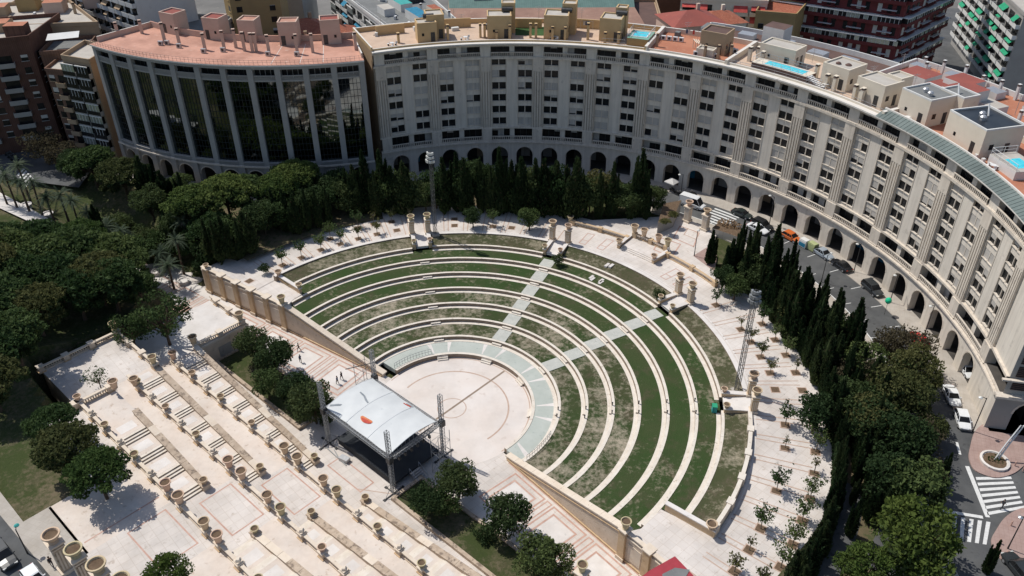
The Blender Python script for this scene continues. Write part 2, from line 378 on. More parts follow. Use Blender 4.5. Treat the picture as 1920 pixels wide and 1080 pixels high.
# apron out to the horizon
X1 = x0+nx*step; Y1 = y0+ny*step; B = 4000.; ke = mb.mi('earth')
def apron(pts): mb.face(pts, 'earth')
zg = 5.2
apron([(-B,Y1,zg),(B,Y1,zg),(B,B,zg),(-B,B,zg)]); apron([(-B,-B,zg),(B,-B,zg),(B,y0,zg),(-B,y0,zg)])
apron([(-B,y0,zg),(x0,y0,zg),(x0,Y1,zg),(-B,Y1,zg)]); apron([(X1,y0,zg),(B,y0,zg),(B,Y1,zg),(X1,Y1,zg)])
struct('ground', mb, fix=False)

# ------------------------------------------------------------------ streets (sheets 4 mm and more apart, kerbs real steps)
mb = MB(); mb.arcsheet(polk, -42, 112, 58.0, 67.6, STREET, 'asphalt')
struct('street', mb)
mb = MB()   # junction at the lower right
pts = [(52.5,73.5),(50.5,60),(52,46),(100,30),(110,80),(72,92),(66,92)]
mb.face([(x, y, STREET-.006) for x, y in pts], 'asphalt')
struct('street_junction', mb)
mb = MB(); mb.arc(polk, -13.5, 114, 67.5, 71.6, STREET-.3, STREET+.14, 'sidewalk'); mb.arc(polg, -128, -72, 64.8, 70.5, STREET-.3, STREET+.13, 'sidewalk')
struct('pavement', mb)
mb = MB(); mb.arc(polk, -13, 60, 57.2, 60.4, STREET-.3, STREET+.12, 'sidewalk')
struct('pavement_inner', mb)
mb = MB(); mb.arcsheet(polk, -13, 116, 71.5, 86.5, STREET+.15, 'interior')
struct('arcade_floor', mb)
# kerb line and lane paint
mb = MB()
mb.arcsheet(polk, -10, 55, 60.55, 60.75, STREET+.006, 'road_paint')
for i in range(13):
    a = -8+i*4.6; mb.arcsheet(polk, a, a+.12, 60.75, 62.6, STREET+.006, 'road_paint')
for i in range(6):   # marked bays on the building side
    a = 8+i*5.2; mb.arcsheet(polk, a, a+.12, 65.3, 67.4, STREET+.006, 'road_paint')
struct('lane_markings', mb)
mb = MB()            # crossing by the forecourt gate
for i in range(6):
    r = 61.2+i*1.05; mb.arcsheet(polk, 44.6, 49.6, r, r+.5, STREET+.007, 'road_paint')
struct('zebra_crossing', mb)
def stripes(name, a, b, c, d, n, z, fill=.5):
    """n painted bars across the quad a-b-c-d (a->b the long way)"""
    mb = MB(); L = lambda p, q, t: (p[0]+(q[0]-p[0])*t, p[1]+(q[1]-p[1])*t)
    for i in range(n):
        t0 = (i+.25)/n; t1 = t0+fill/n
        p, q, r, s = L(a,b,t0), L(a,b,t1), L(d,c,t1), L(d,c,t0)
        mb.face([(*p,z),(*q,z),(*r,z),(*s,z)], 'road_paint')
    struct(name, mb)
stripes('zebra_crossing', (63.47,80.08), (61.92,72.97), (67.37,74.15), (68.31,80.10), 7, STREET+.007)
stripes('zebra_crossing', (56.12,73.39), (62.03,72.02), (59.83,68.49), (54.47,69.62), 6, STREET+.007)
mb = MB()
def strip(p, q, w, z, m):
    d = Vector((q[0]-p[0], q[1]-p[1])).normalized()*w/2; n = (-d.y, d.x)
    mb.face([(p[0]+n[0],p[1]+n[1],z),(p[0]-n[0],p[1]-n[1],z),(q[0]-n[0],q[1]-n[1],z),(q[0]+n[0],q[1]+n[1],z)], m)
strip((63.16,81.85), (61.81,72.89), .55, STREET+.007, 'road_paint'); strip((56.00,74.10), (61.18,72.88), .5, STREET+.007, 'road_paint')
strip((63.77,86.48), (63.17,84.07), .35, STREET+.007, 'road_paint'); strip((53.82,126.36), (58.01,113.24), .18, STREET+.008, 'road_paint')
struct('stop_lines', mb)
# corner pavements with their rounded kerbs
def roundpoly(pts, r=2.2, n=5):
    out = []
    for i, p in enumerate(pts):
        a = Vector(pts[i-1]); b = Vector(p); c = Vector(pts[(i+1) % len(pts)])
        u = (a-b); w = (c-b); rr = min(r, u.length*.45, w.length*.45); s = b+u.normalized()*rr; e = b+w.normalized()*rr
        for k in range(n+1):
            t = k/n; out.append(tuple((1-t)**2*s + 2*t*(1-t)*b + t*t*e))
    return out
mb = MB(); mb.prism(roundpoly([(67.35,88.98), (63.95,83.46), (63.53,80.86), (65.79,79.41), (68.80,80.20), (74,84), (92,92), (84,99)]), STREET-.3, STREET+.15, 'sidewalk_red')
struct('corner_pavement', mb)
mb = MB(); mb.prism(roundpoly([(60.13,68.98), (60.01,66.32), (61.68,64.77), (72,58), (82,68), (67.68,74.77), (64.01,72.98)]), STREET-.3, STREET+.15, 'sidewalk_red')
struct('traffic_island', mb)
mb = MB(); mb.prism(roundpoly([(50.2,86),(49,60),(53.9,60), (54.11,68.30), (56.08,74.45), (56.6,84)], 1.), STREET-.3, STREET+.14, 'sidewalk')
struct('park_pavement', mb)
mb = MB(); mb.arcsheet(pol, -46, -21, 58.8, 61.4, STREET-.02, 'asphalt')
struct('park_path', mb)
# street at the foot of the hill, lower left
mb = MB()
q = [uvp(-60,-59.6), uvp(30,-57.4), uvp(30,-75), uvp(-60,-75)]
mb.face([(x, y, L3-.13) for x, y in q], 'asphalt'); struct('lower_street', mb)
mb = MB(); mb.prism([uvp(30,-57.5), uvp(-60,-59.7), uvp(-60,-57.2), uvp(-15.9,-57.2), uvp(-15.9,-53.9), uvp(30,-53.9)][::-1], L3-.5, L3, 'sidewalk'); struct('lower_pavement', mb)
# street seen past the left of the glass block
mb = MB()
mb.face([(x, y, STREET+.02) for x, y in ((-135,176),(-96,166),(-97,178),(-108,190),(-135,205))], 'asphalt'); struct('side_street', mb)
stripes('zebra_crossing', (-113.06,172.74), (-107.61,166.20), (-107.80,170.10), (-113.19,176.03), 5, STREET+.03)
mb = MB(); mb.face([(x, y, STREET+.03) for x, y in ((140,300),(115,268),(105,215),(128,205),(160,240),(175,300))], 'asphalt'); struct('rear_street', mb)
mb = MB(); n = 24
A_ = [Vector(p) for p in (survey(-30,352,5.), survey(112,430,4.))]; B_ = [Vector(p) for p in (survey(-30,388,5.), survey(92,448,4.))]
for i in range(n):
    q = [A_[0].lerp(A_[1], i/n), A_[0].lerp(A_[1], (i+1)/n), B_[0].lerp(B_[1], (i+1)/n), B_[0].lerp(B_[1], i/n)]
    mb.face([(p.x, p.y, max(ground_h(p.x+dx, p.y+dy) for dx in (-1.5,0,1.5) for dy in (-1.5,0,1.5))+.08) for p in q], 'paving_white')
struct('park_walk', mb)

# ------------------------------------------------------------------ stage floor, orchestra and seating
ZR = {2:1.965, 3:2.572, 4:3.179, 5:3.786, 6:4.393, 7:5.0, 8:5.607}
RR = {1:17.45, 2:21.79, 3:25.88, 4:29.94, 5:34.2, 6:38.42, 7:42.2, 8:45.89}
AL, AR = 145.2, -49.6                                    # the two radial side walls
mb = MB()
# plaza level 0: everything between the side walls and the lowest parapet
pl = [uvp(-75,-21.3), uvp(64,-21.3), uvp(64,30)]
mb.face([(*p,0.) for p in (uvp(-39.5,-21.4), uvp(64,-21.4), uvp(64,-4), pol(AR,62), pol(AR,1), pol(AL,1), pol(AL,60.5), uvp(-68,-5), uvp(-74.5,-9.3), uvp(-76,-12.6), uvp(-71,-14.9), uvp(-60,-14), uvp(-39.5,-12.5))], 'paving')
mb.face([(*p,-.002) for p in (uvp(-6.6,-26.2), uvp(5.4,-26.2), uvp(5.4,-21.35), uvp(-6.6,-21.35))], 'paving')
struct('plaza_floor', mb)
mb = MB(); mb.face([(*pol(a, 12.85), .006) for a in range(0, 360, 4)], 'paving_stage'); struct('stage_floor', mb)
mb = MB(); mb.arcsheet(pol, -50, 147, 8.98, 9.24, .012, 'stripe_brown')
mb.arcsheet(pol, -50, 147, 12.45, 12.62, .012, 'stripe_brown'); mb.arcsheet(pol, 0, 360, 2.2, 2.36, .012, 'stripe_brown')
struct('stage_rings', mb)
th = thing('amphitheatre_seating', 'fan of curved pale stone bench rows stepping up through grass around the round stage', 'seating', (CX, CY, 0))
TL = (CX, CY, 0)
ZO = .75
# the raised walk round the orchestra, with its kerb and painted floor
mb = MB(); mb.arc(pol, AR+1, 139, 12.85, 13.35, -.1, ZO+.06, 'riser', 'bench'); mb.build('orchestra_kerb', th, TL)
mb = MB(); mb.arc(pol, AR+1, 139, 13.36, 16.45, -.1, ZO, 'green_floor'); mb.build('orchestra_walk', th, TL)
for a in (101, 65.4, 29, -6.6):                           # pale paint wedges beside every aisle
    for s, w in ((1, 1), (-1, 1)):
        aa = a+s*5.2; mb = MB()
        mb.face([(*pol(aa-.35,13.6),ZO+.006), (*pol(aa+.35,13.6),ZO+.006), (*pol(aa+s*1.2+1.3,16.4),ZO+.006), (*pol(aa+s*1.2-1.3,16.4),ZO+.006)], 'paving_white'); mb.build('walk_marking', th, TL)
mb = MB(); mb.face([(*pol(-40,13.6),ZO+.006), (*pol(-38.5,13.6),ZO+.006), (*pol(-42,16.4),ZO+.006), (*pol(-45,16.4),ZO+.006)], 'paving_white')
mb.build('walk_marking', th, TL)
for a in (100.5, 65.4, 29, -6.6):                         # little flights from the stage up to the walk
    mb = MB()
    for i in range(3): mb.arc(pol, a-4.2, a+4.2, 12.2+i*.3, 12.85, -.05, .22*(i+1), 'bench')
    mb.build('stage_step', th, TL)
seats = [(1, ZO, 1.36)] + [(k, ZR[k-1] if k > 2 else 1.36, ZR[k]) for k in range(2, 8)]
rg = random.Random(3)
for k, zl, zh in seats:
    r = RR[k]; CW = .46; spans = [(AR+.8, AL-.8)]
    if k == 7: spans = [(AR+11, -8.5), (-4.4, 26.7), (31.0, 63.2), (67.8, 98.3), (103.7, 137.8)]
    if k == 6: spans = [(AR+4, AL-3)]
    mb = MB()
    for a, b in spans:
        # blocks of uneven length, a few millimetres out of line with each other
        t = a
        while t < b-.01:
            e = min(b, t+math.degrees(rg.uniform(1.6, 3.2)/r))
            if b-e < .6: e = b
            d = rg.uniform(-.012, .012); h = rg.uniform(-.012, .012)
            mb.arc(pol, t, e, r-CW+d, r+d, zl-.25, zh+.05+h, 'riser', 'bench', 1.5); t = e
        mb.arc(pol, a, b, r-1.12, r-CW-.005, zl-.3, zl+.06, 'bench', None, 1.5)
    for a in (101, 65.4, 29, -6.6):                       # one intermediate step where an aisle crosses
        if k < 7: mb.arc(pol, a-2.6*20/r, a+2.6*20/r, r-.86, r-.47, zl+.05, (zl+zh)/2+.03, 'bench')
    mb.build('bench_row', th, TL)
# outer kerb of the theatre
mb = MB()
for a, b in ((-3.9, 26.7), (31.2, 63.4), (67.9, 98.4), (103.6, 139)):
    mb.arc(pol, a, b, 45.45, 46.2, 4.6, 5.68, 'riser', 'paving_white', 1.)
mb.build('outer_kerb', th, TL)
# aisles
for a, w in ((65.3, 2.5), (29.0, 2.5)):
    mb = MB()
    for k in range(1, 7):
        ra, rb = RR[k]+.02, RR[k+1]-1.2; za = ZR.get(k, 1.36); zb = za
        da = math.degrees(w/2/ra); db = math.degrees(w/2/rb)
        p = [(*pol(a-da,ra),za+.05), (*pol(a+da,ra),za+.05), (*pol(a+db,rb),zb+.05), (*pol(a-db,rb),zb+.05)]
        mb.prism([q[:2] for q in p][::-1], za-.2, za+.07, 'aisle')
    mb.build('aisle', th, TL)
# grass between the rows
mb = MB()
for k in range(1, 8):
    z = ZR.get(k, 1.36); rr1 = RR[k+1]
    g = {1:'grass_patchy', 2:'grass_patchy', 3:'grass_patchy', 7:'grass_dry'}.get(k, 'grass')
    a1 = AL-.6 if k < 6 else 138.5; a2 = AR+.6 if k < 6 else AR+10
    zz = lambda a, r, z=z, k=k: z + .03*math.sin(r*1.3+a*.21) + (.5*(r-42.2)/3.7 if k == 7 else 0)
    mb.arcsheet(pol, a2, a1, RR[k]-.02, rr1-.45 if k < 7 else 45.5, zz, g, 1.5, 5)
struct('lawn_terraces', mb)
# ------------------------------------------------------------------ promenade round the top
def prom(a):
    if a > 100: return 5.55 - 1.0*smooth((a-103)/34)
    if a < -6: return 5.55 - 1.05*smooth((-a-8)/22)
    return 5.55
mb = MB(); mb.arcsheet(pol, AR-14, AL-1, 46.15, 57.2, lambda a, r: prom(a), 'paving', 1.5, 4)
struct('promenade', mb)
mb = MB()
mb.prism([pol(AL-.3,37.6), pol(AL-.3,60), pol(140,60), pol(137.2,46.2), pol(138.2,38.6), pol(141.5,38.45)][::-1], 3.4, 4.488, 'paving')
mb.prism([pol(AR+.4,37.6), pol(AR+3,38.45), pol(AR+9.6,38.5), pol(AR+10.4,46.2), pol(AR+6,60), pol(AR+.4,60)], 3.4, 4.488, 'paving')
struct('side_landings', mb)
mb = MB()
for i in range(44):                                       # red-brown bands across the promenade
    a = AR-8+i*4.75
    for d in (-.45, .45):
        aa = a+d*1.15
        if 26 < aa < 66 or aa > 140.5 or aa < AR-6: continue
        z = prom(aa)+.012; e = .11
        mb.face([(*pol(aa-e,46.6),z), (*pol(aa+e,46.6),z), (*pol(aa+e*.85,54.6),z), (*pol(aa-e*.85,54.6),z)], 'stripe_brown')
mb.arcsheet(pol, AR+10, AL-8, 46.5, 46.75, lambda a, r: prom(a)+.012, 'paving_white')
def framep(P4, w, z, m):
    """a band of width w just inside the quad"""
    c = [sum(p[i] for p in P4)/4 for i in (0,1)]
    for i in range(4):
        a = Vector(P4[i]); b = Vector(P4[(i+1) % 4]); n = Vector((-(b-a).y, (b-a).x)).normalized()
        if n.dot(Vector(c)-a) < 0: n = -n
        mb.face([(*a,z), (*b,z), (*(b+n*w - (b-a).normalized()*w),z), (*(a+n*w + (b-a).normalized()*w),z)], m)
for a in (60.3, 55.6, 33.8, 37.6):
    framep([pol(a-.9,47.6), pol(a+.9,47.6), pol(a+.9,52.), pol(a-.9,52.)], .16, prom(a)+.012, 'stripe_red'); framep([pol(a-.9,47.6), pol(a+.9,47.6), pol(a+.9,49.2), pol(a-.9,49.2)], .16, prom(a)+.016, 'stripe_red')
struct('promenade_bands', mb)
# planted ground between promenade and street
mb = MB(); mb.arcsheet(pol, AR-14, 27.5, 57.15, 75., lambda a, r: 5.50 + .04*math.sin(r+a), 'earth', 2., 3)
mb.arcsheet(pol, 67, 139, 54.4, 76., lambda a, r: 5.50 + .04*math.sin(r+a), 'earth', 2., 3)
struct('planted_strip', mb)
# forecourt behind the upper balustrade
ZF = 6.05
mb = MB()
fc = [pol(66.5,53.8), (30.88,151.34), (34.19,152.71), (41.11,144.52), (37.60,134.59), (38.07,125.95), pol(38,53.8), pol(45,53.8), pol(52,53.8), pol(60,53.8)]
mb.prism(fc[::-1], 5.2, ZF, 'paving'); struct('forecourt', mb)
mb = MB()
framep([(31.97,142.79), (35.57,139.19), (37.65,144.90), (34.14,147.63)], .25, ZF+.012, 'stripe_red'); framep([(27.44,138.35), (30.62,135.47), (33.26,140.37), (29.66,142.98)], .25, ZF+.012, 'stripe_red')
framep([(34.30,144.04), (36.49,142.00), (37.68,144.48), (35.58,146.57)], .2, ZF+.016, 'stripe_brown')
q = [(34.81,136.07), (38.07,139.21), (39.50,136.49), (37.81,130.51)]; mb.face([(*p, ZF+.008) for p in q], 'sidewalk_red')
struct('forecourt_bands', mb)
mb = MB()                                                # two shallow steps to the promenade
for i in range(3): mb.arc(pol, 43.2, 51.8, 49.9+.38*i, 54.4, 5.3, 5.72+i*.16, 'bench', 'paving')
tag(mb.build('stairs', None, (*pol(47.5,51),5.5)), 'three shallow pale stone steps between the low flank walls of the upper forecourt', 'steps')

# ------------------------------------------------------------------ plaza pattern: red-brown frames on white stone
mb = MB()
def panel(o, d, n, lu, lv, z, w=.26, fill=True):
    """rectangular panel at o with sides along unit vectors d (length lu) and n (length lv)"""
    P = lambda a, b: (o[0]+d[0]*a+n[0]*b, o[1]+d[1]*a+n[1]*b)
    framep([P(0,0), P(lu,0), P(lu,lv), P(0,lv)], w, z, 'stripe_red'); framep([P(.95,.95), P(lu-.95,.95), P(lu-.95,lv-.95), P(.95,lv-.95)], w, z, 'stripe_red')
    if fill: mb.face([(*P(1.3,1.3),z-.004), (*P(lu-1.3,1.3),z-.004), (*P(lu-1.3,lv-1.3),z-.004), (*P(1.3,lv-1.3),z-.004)], 'paving_white')
def vec(a): return (math.cos(rad(a)), math.sin(rad(a)))
for side, A in ((0, AR), (1, AL)):
    d = vec(A); n = vec(A-90 if side == 0 else A+90)
    for i in range(8 if side else 6):
        s = 17.2 + i*8.3
        o = (CX+d[0]*s+n[0]*1.3, CY+d[1]*s+n[1]*1.3); panel(o, d, n, 6.6, 7.0, .012)
        o2 = (CX+d[0]*(s+6.95)+n[0]*1.3, CY+d[1]*(s+6.95)+n[1]*1.3); P = lambda a, b: (o2[0]+d[0]*a+n[0]*b, o2[1]+d[1]*a+n[1]*b)
        framep([P(0,0), P(1.05,0), P(1.05,7.), P(0,7.)], .2, .012, 'stripe_red')
    a, b = (CX+d[0]*15+n[0]*.75, CY+d[1]*15+n[1]*.75), (CX+d[0]*64+n[0]*.75, CY+d[1]*64+n[1]*.75); strip(a, b, .22, .012, 'stripe_red')
for v0, v1, z in ((-31.8,-27.4,L1), (-40.4,-35.7,L2), (-49.5,-44.4,L3), (-21.2,-18.6,0)):
    framep([uvp(-4.8,v0), uvp(3.0,v0), uvp(3.0,v1), uvp(-4.8,v1)], .2, z+.012, 'stripe_red')
strip(uvp(-7.2,-44.0), uvp(-7.2,-53.6), .2, L3+.012, 'stripe_red')
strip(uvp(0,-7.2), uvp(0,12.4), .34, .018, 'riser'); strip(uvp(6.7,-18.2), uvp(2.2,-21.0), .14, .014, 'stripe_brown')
struct('paving_bands', mb)

# ================================================================== retaining walls of the seating
def wall_z(r): return .55 + 4.75*max(0, min(1, (r-14.5)/(37.2-14.5)))
def side_wall(A, name, label, rmax):
    sgn = 1 if A > 0 else -1
    d = vec(A); n = vec(A+90*sgn)                         # n points away from the seats, over the plaza
    t = thing(name, label, 'wall', (*pol(A, 26), 0)); TL = (*pol(A, 26), 0)
    P = lambda s, w: (CX+d[0]*s+n[0]*w, CY+d[1]*s+n[1]*w)
    def block(s0, s1, w0, w1, za, zb0, zb1, m, top=None):
        q = [P(s0,w0), P(s1,w0), P(s1,w1), P(s0,w1)]; z = [zb0, zb1, zb1, zb0]
        if sgn > 0: pass
        else: q = q[::-1]; z = z[::-1]
        mb.prism(q, za, z, m, top)
    mb = MB()
    block(14.2, 37.2, 0, .55, -.3, wall_z(14.2), 5.3, 'stone'); block(37.2, rmax, 0, .55, -.3, 4.62, 4.62, 'stone')
    mb.build('wall', t, TL)
    mb = MB(); block(14.1, 37.2, -.32, .66, 0, 0, 0, 'stone') if False else None
    # coping slabs that follow the slope, uneven lengths
    s = 14.1; rg = random.Random(11)
    while s < 37.2:
        e = min(37.25, s+rg.uniform(1.6, 2.6))
        q = [P(s,-.35), P(e-.02,-.35), P(e-.02,.68), P(s,.68)]; zb = [wall_z(s)+.01, wall_z(e)+.01, wall_z(e)+.01, wall_z(s)+.01]; zt = [z+.2+rg.uniform(0,.02) for z in zb[:2]]; zt = [zt[0], zt[1], zt[1], zt[0]]
        if sgn < 0: q = q[::-1]; zb = zb[::-1]; zt = zt[::-1]
        mb.prism(q, zb, zt, 'stone_light'); s = e
    mb.build('coping', t, TL)
    mb = MB(); block(14.5, 37, .55, .72, -.1, .35, .35, 'stone_orange'); block(37.3, rmax, .55, .72, -.1, .35, .35, 'stone_orange'); mb.build('plinth', t, TL)
    mb = MB(); block(18, 36.4, .552, .64, 0, wall_z(18)-.35, wall_z(36.4)-.35, 'stone_light') if False else None
    # moulding line under the coping
    q = [P(15,.55), P(37.1,.55), P(37.1,.67), P(15,.67)]; zb = [wall_z(15)-.62, wall_z(37.1)-.62]; zb = [zb[0], zb[1], zb[1], zb[0]]; zt = [z+.14 for z in zb]
    if sgn < 0: q = q[::-1]; zb = zb[::-1]; zt = zt[::-1]
    mb.prism(q, zb, zt, 'stone_orange'); mb.build('moulding', t, TL)
    # level part: pilasters, rail and balusters
    piers = [37.7 + i*4.15 for i in range(int((rmax-37.7)/4.15)+1)]
    for s in piers:
        mb = MB(); block(s-.55, s+.55, -.28, .95, -.2, 5.45 if s > 38 else 5.55, 5.45 if s > 38 else 5.55, 'stone_orange'); block(s-.68, s+.68, -.4, 1.08, 5.46 if s > 38 else 5.56, 5.66 if s > 38 else 5.76, 5.66 if s > 38 else 5.76, 'stone_light')
        block(s-.66, s+.66, .95, 1.1, -.2, .6, .6, 'stone'); mb.build('pilaster', t, TL)
    mb = MB(); block(37.6, rmax, -.02, .6, 5.28, 5.46, 5.46, 'stone_light'); block(37.6, rmax, -.05, .62, 4.62, 4.78, 4.78, 'stone_light'); mb.build('rail', t, TL)
    mb = MB()
    s = 38.5
    while s < rmax-.3:
        if all(abs(s-p) > .7 for p in piers): q = P(s,.28); mb.lathe([(.06,0),(.11,.12),(.12,.22),(.06,.36),(.07,.5)], 'stone_light', (*q,4.78), 6)
        s += .34
    mb.build('balusters', t, TL)
    mb = MB(); block(37.9, rmax, .552, .66, 3.5, 4.05, 4.05, 'stone_orange') if False else None
    # sunk panels between the pilasters
    for p, q_ in zip(piers, piers[1:]): block(p+1.0, q_-1.0, .56, .63, .9, 3.9, 3.9, 'stone_light')
    if len(piers) > 1: mb.build('panel', t, TL)
    return t
side_wall(AL, 'retaining_wall', 'long buff retaining wall with pilasters left of the seating, sloping down to the stage', 60.)
side_wall(AR, 'retaining_wall', 'sloping buff retaining wall right of the stage with an urn-topped pier at its end', 45.5)

# ------------------------------------------------------------------ urns
def make_urn(name, prof, soil_r, soil_z, n=18):
    t = thing(name, 'urn', 'urn')
    mb = MB(); k = mb.mi('urn_clay'); rings = []
    for r, z in prof:
        b = len(mb.v); rings.append(b)
        for j in range(n):
            a = 2*math.pi*j/n; mb.v.append((r*math.cos(a), r*math.sin(a), z))
    for q in range(len(rings)-1):
        for j in range(n): mb.f.append((rings[q]+j, rings[q]+(j+1) % n, rings[q+1]+(j+1) % n, rings[q+1]+j)); mb.m.append(k)
    mb.f.append(tuple(rings[0]+j for j in reversed(range(n)))); mb.m.append(k)
    mb.build('bowl', t, smooth=False)
    mb = MB(); mb.face([(soil_r*math.cos(2*math.pi*j/n), soil_r*math.sin(2*math.pi*j/n), soil_z + .03*(j % 3)) for j in range(n)], 'soil'); mb.build('soil', t)
    return Proto(t)
big_urn = make_urn('urn', [(.42,0),(.44,.10),(.36,.16),(.42,.3),(.50,.75),(.60,1.2),(.66,1.28),(.74,1.32),(.74,1.46),(.62,1.47),(.58,1.36),(.56,1.2)], .565, 1.27)
small_urn = make_urn('urn', [(.30,0),(.30,.08),(.2,.16),(.26,.24),(.42,.42),(.47,.58),(.53,.62),(.53,.71),(.44,.72),(.40,.62),(.38,.5)], .39, .58)
def urn(p, z, label, group, big=True, s=1.):
    s *= R_.uniform(.94, 1.05)
    (big_urn if big else small_urn).place((p[0], p[1], z), R_.uniform(0, 6), label, 'urn', group, (s, s, s))
pr = pol(AR, 37.7); nr = vec(AR-90); urn((pr[0]+nr[0]*.33, pr[1]+nr[1]*.33), 5.765, 'pale stone urn on the tall pier of the right retaining wall', None)
pr = pol(AL, 37.7); nr = vec(AL+90); urn((pr[0]+nr[0]*.33, pr[1]+nr[1]*.33), 5.765, 'pale stone urn on the first pier where the left retaining wall turns level', None)
pr = pol(AL, 58.45); urn((pr[0]+nr[0]*.33, pr[1]+nr[1]*.33), 5.665, 'small stone urn at the far left end of the left retaining wall', None, False)

# ------------------------------------------------------------------ low flank walls at the ends of the seating
def low_wall(name, label, pts, h0, h, w=.5, urns=()):
    """straight or bent low wall along pts, with capping"""
    t = thing(name, label, 'low wall', (*pts[0], h0)); mb = MB(); mc = MB()
    for p, q in zip(pts, pts[1:]):
        a = math.atan2(q[1]-p[1], q[0]-p[0]); l = math.hypot(q[0]-p[0], q[1]-p[1]); c = ((p[0]+q[0])/2, (p[1]+q[1])/2)
        mb.obb(*c, h0-.5, h0+h, a, l+w, w, 'stone_orange'); mc.obb(*c, h0+h+.003, h0+h+.16, a, l+w+.16, w+.18, 'paving_white')
    mb.build('wall', t, (*pts[0], h0)); mc.build('capping', t, (*pts[0], h0)); return t
low_wall('low_wall', 'low stone wall with pale capping closing the grass rows at their right end', [pol(AR+10.2,39.2), pol(AR+10.2,46.)], 4.5, 1.15)
low_wall('low_wall', 'low stone wall with pale capping closing the grass rows at their left end', [pol(138,39.2), pol(138,46.)], 4.5, .95)
urn(pol(AR+10.0,45.6), 5.82, 'round stone urn where the curved parapet meets the low wall right of the seats', None, False, 1.5)
urn(pol(138,45.6), 5.62, 'stone urn on the outer end of the low wall left of the grass rows', None, False, 1.35)
urn(pol(138,39.3), 5.62, 'squat stone urn on the inner end of the low wall left of the grass rows', None, False, 1.2)
# curved parapet along the right of the seats
t = thing('parapet', 'curved cream parapet wall with raised blocks along the right edge of the seating', 'parapet', (*pol(-25,45.9), 4.5)); TL = (*pol(-25,45.9), 4.5)
mb = MB(); mb.arc(pol, AR+10, -9.2, 45.55, 46.1, 3.6, lambda a: 5.98, 'stone_light', 'bench', 1.2); mb.build('wall', t, TL)
for i in range(5):
    mb = MB(); a = -14-i*6.2; mb.arc(pol, a-.75, a+.75, 45.35, 46.3, 4.4, 6.12, 'stone_light', 'bench', .8); mb.build('block', t, TL)

# ------------------------------------------------------------------ gate pillars of the aisles
def make_pillar(name, h, w, mid='stone_orange'):
    t = thing(name, 'p', 'pillar'); mb = MB()
    mb.obb(0,0,0,.45,0,w*1.35,w*1.35,'stone_light'); mb.obb(0,0,.45,h-.75,0,w,w,mid); mb.build('shaft', t)
    mb = MB(); mb.obb(0,0,h-.75,h-.6,0,w*1.18,w*1.18,'stone_light'); mb.obb(0,0,h-.6,h-.2,0,w*1.02,w*1.02,mid); mb.obb(0,0,h-.2,h,0,w*1.4,w*1.4,'stone_light'); mb.build('capital', t)
    mb = MB()
    for i in range(4):
        a = i*math.pi/2; c, s = math.cos(a), math.sin(a)
        for k in (-.27, 0, .27): mb.obb(c*w*.51 - s*k*w, s*w*.51 + c*k*w, .7, h-1.05, a, .05, w*.15, 'stone_light')
    mb.build('fluting', t)
    return Proto(t)
gate_pillar = make_pillar('gate_pillar', 3.35, .95)
names = ['first seating gate from the left', 'second seating gate from the left', 'third seating gate from the left', 'fourth seating gate from the left']
for gi, (a, da) in enumerate(((100.9,2.0), (65.4,2.05), (29.0,2.1), (-6.4,2.3))):
    for s in (1, -1):
        side = 'left' if s > 0 else 'right'
        if gi == 3: side = 'far' if s > 0 else 'near'
        p = pol(a+s*da, 46.35)
        gate_pillar.place((*p, prom(a)), rad(a), 'square orange-buff stone pillar, %s side of the %s' % (side, names[gi]), 'pillar', 'gate pillars of the seating')
        urn(p, prom(a)+3.355, 'stone bowl urn topping the %s pillar of the %s' % (side, names[gi]), 'urns on the gate pillars', False, 1.45)
        q0, q1 = pol(a+s*(da-.05), 45.6), pol(a+s*(da+.15), 42.4)
        low_wall('flank_wall', 'low stone flank wall below the %s pillar of the %s' % (side, names[gi]), [q0, q1], 5.0, .75, .6)
        urn((q1[0], q1[1]), 5.92, 'small round urn ending the %s flank wall of the %s' % (side, names[gi]), 'small urns beside the aisles', False, 1.0)
    mb = MB(); mb.prism([pol(a-da+.4,46.3), pol(a+da-.4,46.3), pol(a+da-.4,42.25), pol(a-da+.4,42.25)][::-1], 4.6, [5.6,5.6,5.08,5.08][::-1], 'paving_white')
    tag(mb.build('entrance_ramp', None, (*pol(a,44), 5)), 'short pale paved ramp between the two pillars of the %s' % names[gi], 'ramp')

# ------------------------------------------------------------------ stair terraces at the lower left
U0 = -.4
def balustrade(name, label, pts, z, piers, w=.5, gap=.36):
    """stone balustrade along a straight run with square piers at the given distances"""
    p, q = Vector(pts[0]), Vector(pts[1]); d = (q-p).normalized(); l = (q-p).length; a = math.atan2(d.y, d.x)
    o = (p.x, p.y, z); t = thing(name, label, 'balustrade', o); c = (p+q)/2
    mb = MB(); mb.obb(c.x, c.y, z-.02, z+.2, a, l, w, 'stone'); mb.build('plinth', t, o)
    mb = MB(); mb.obb(c.x, c.y, z+.74, z+.92, a, l, w*.9, 'stone_light'); mb.build('rail', t, o)
    mb = MB(); s = .3
    while s < l-.2:
        if all(abs(s-k) > .55 for k in piers): x = p+d*s; mb.lathe([(.06,0),(.11,.13),(.12,.22),(.06,.38),(.08,.54)], 'stone', (x.x, x.y, z+.2), 6)
        s += gap
    mb.build('balusters', t, o)
    for k in piers:
        x = p+d*k; mb = MB(); mb.obb(x.x, x.y, z-.02, z+.95, a, .86, .86, 'stone'); mb.obb(x.x, x.y, z+.955, z+1.1, a, 1.06, 1.06, 'stone_light'); mb.obb(x.x, x.y, z-.025, z+.14, a, 1.1, 1.1, 'stone_orange'); mb.build('pier', t, o)
    return t
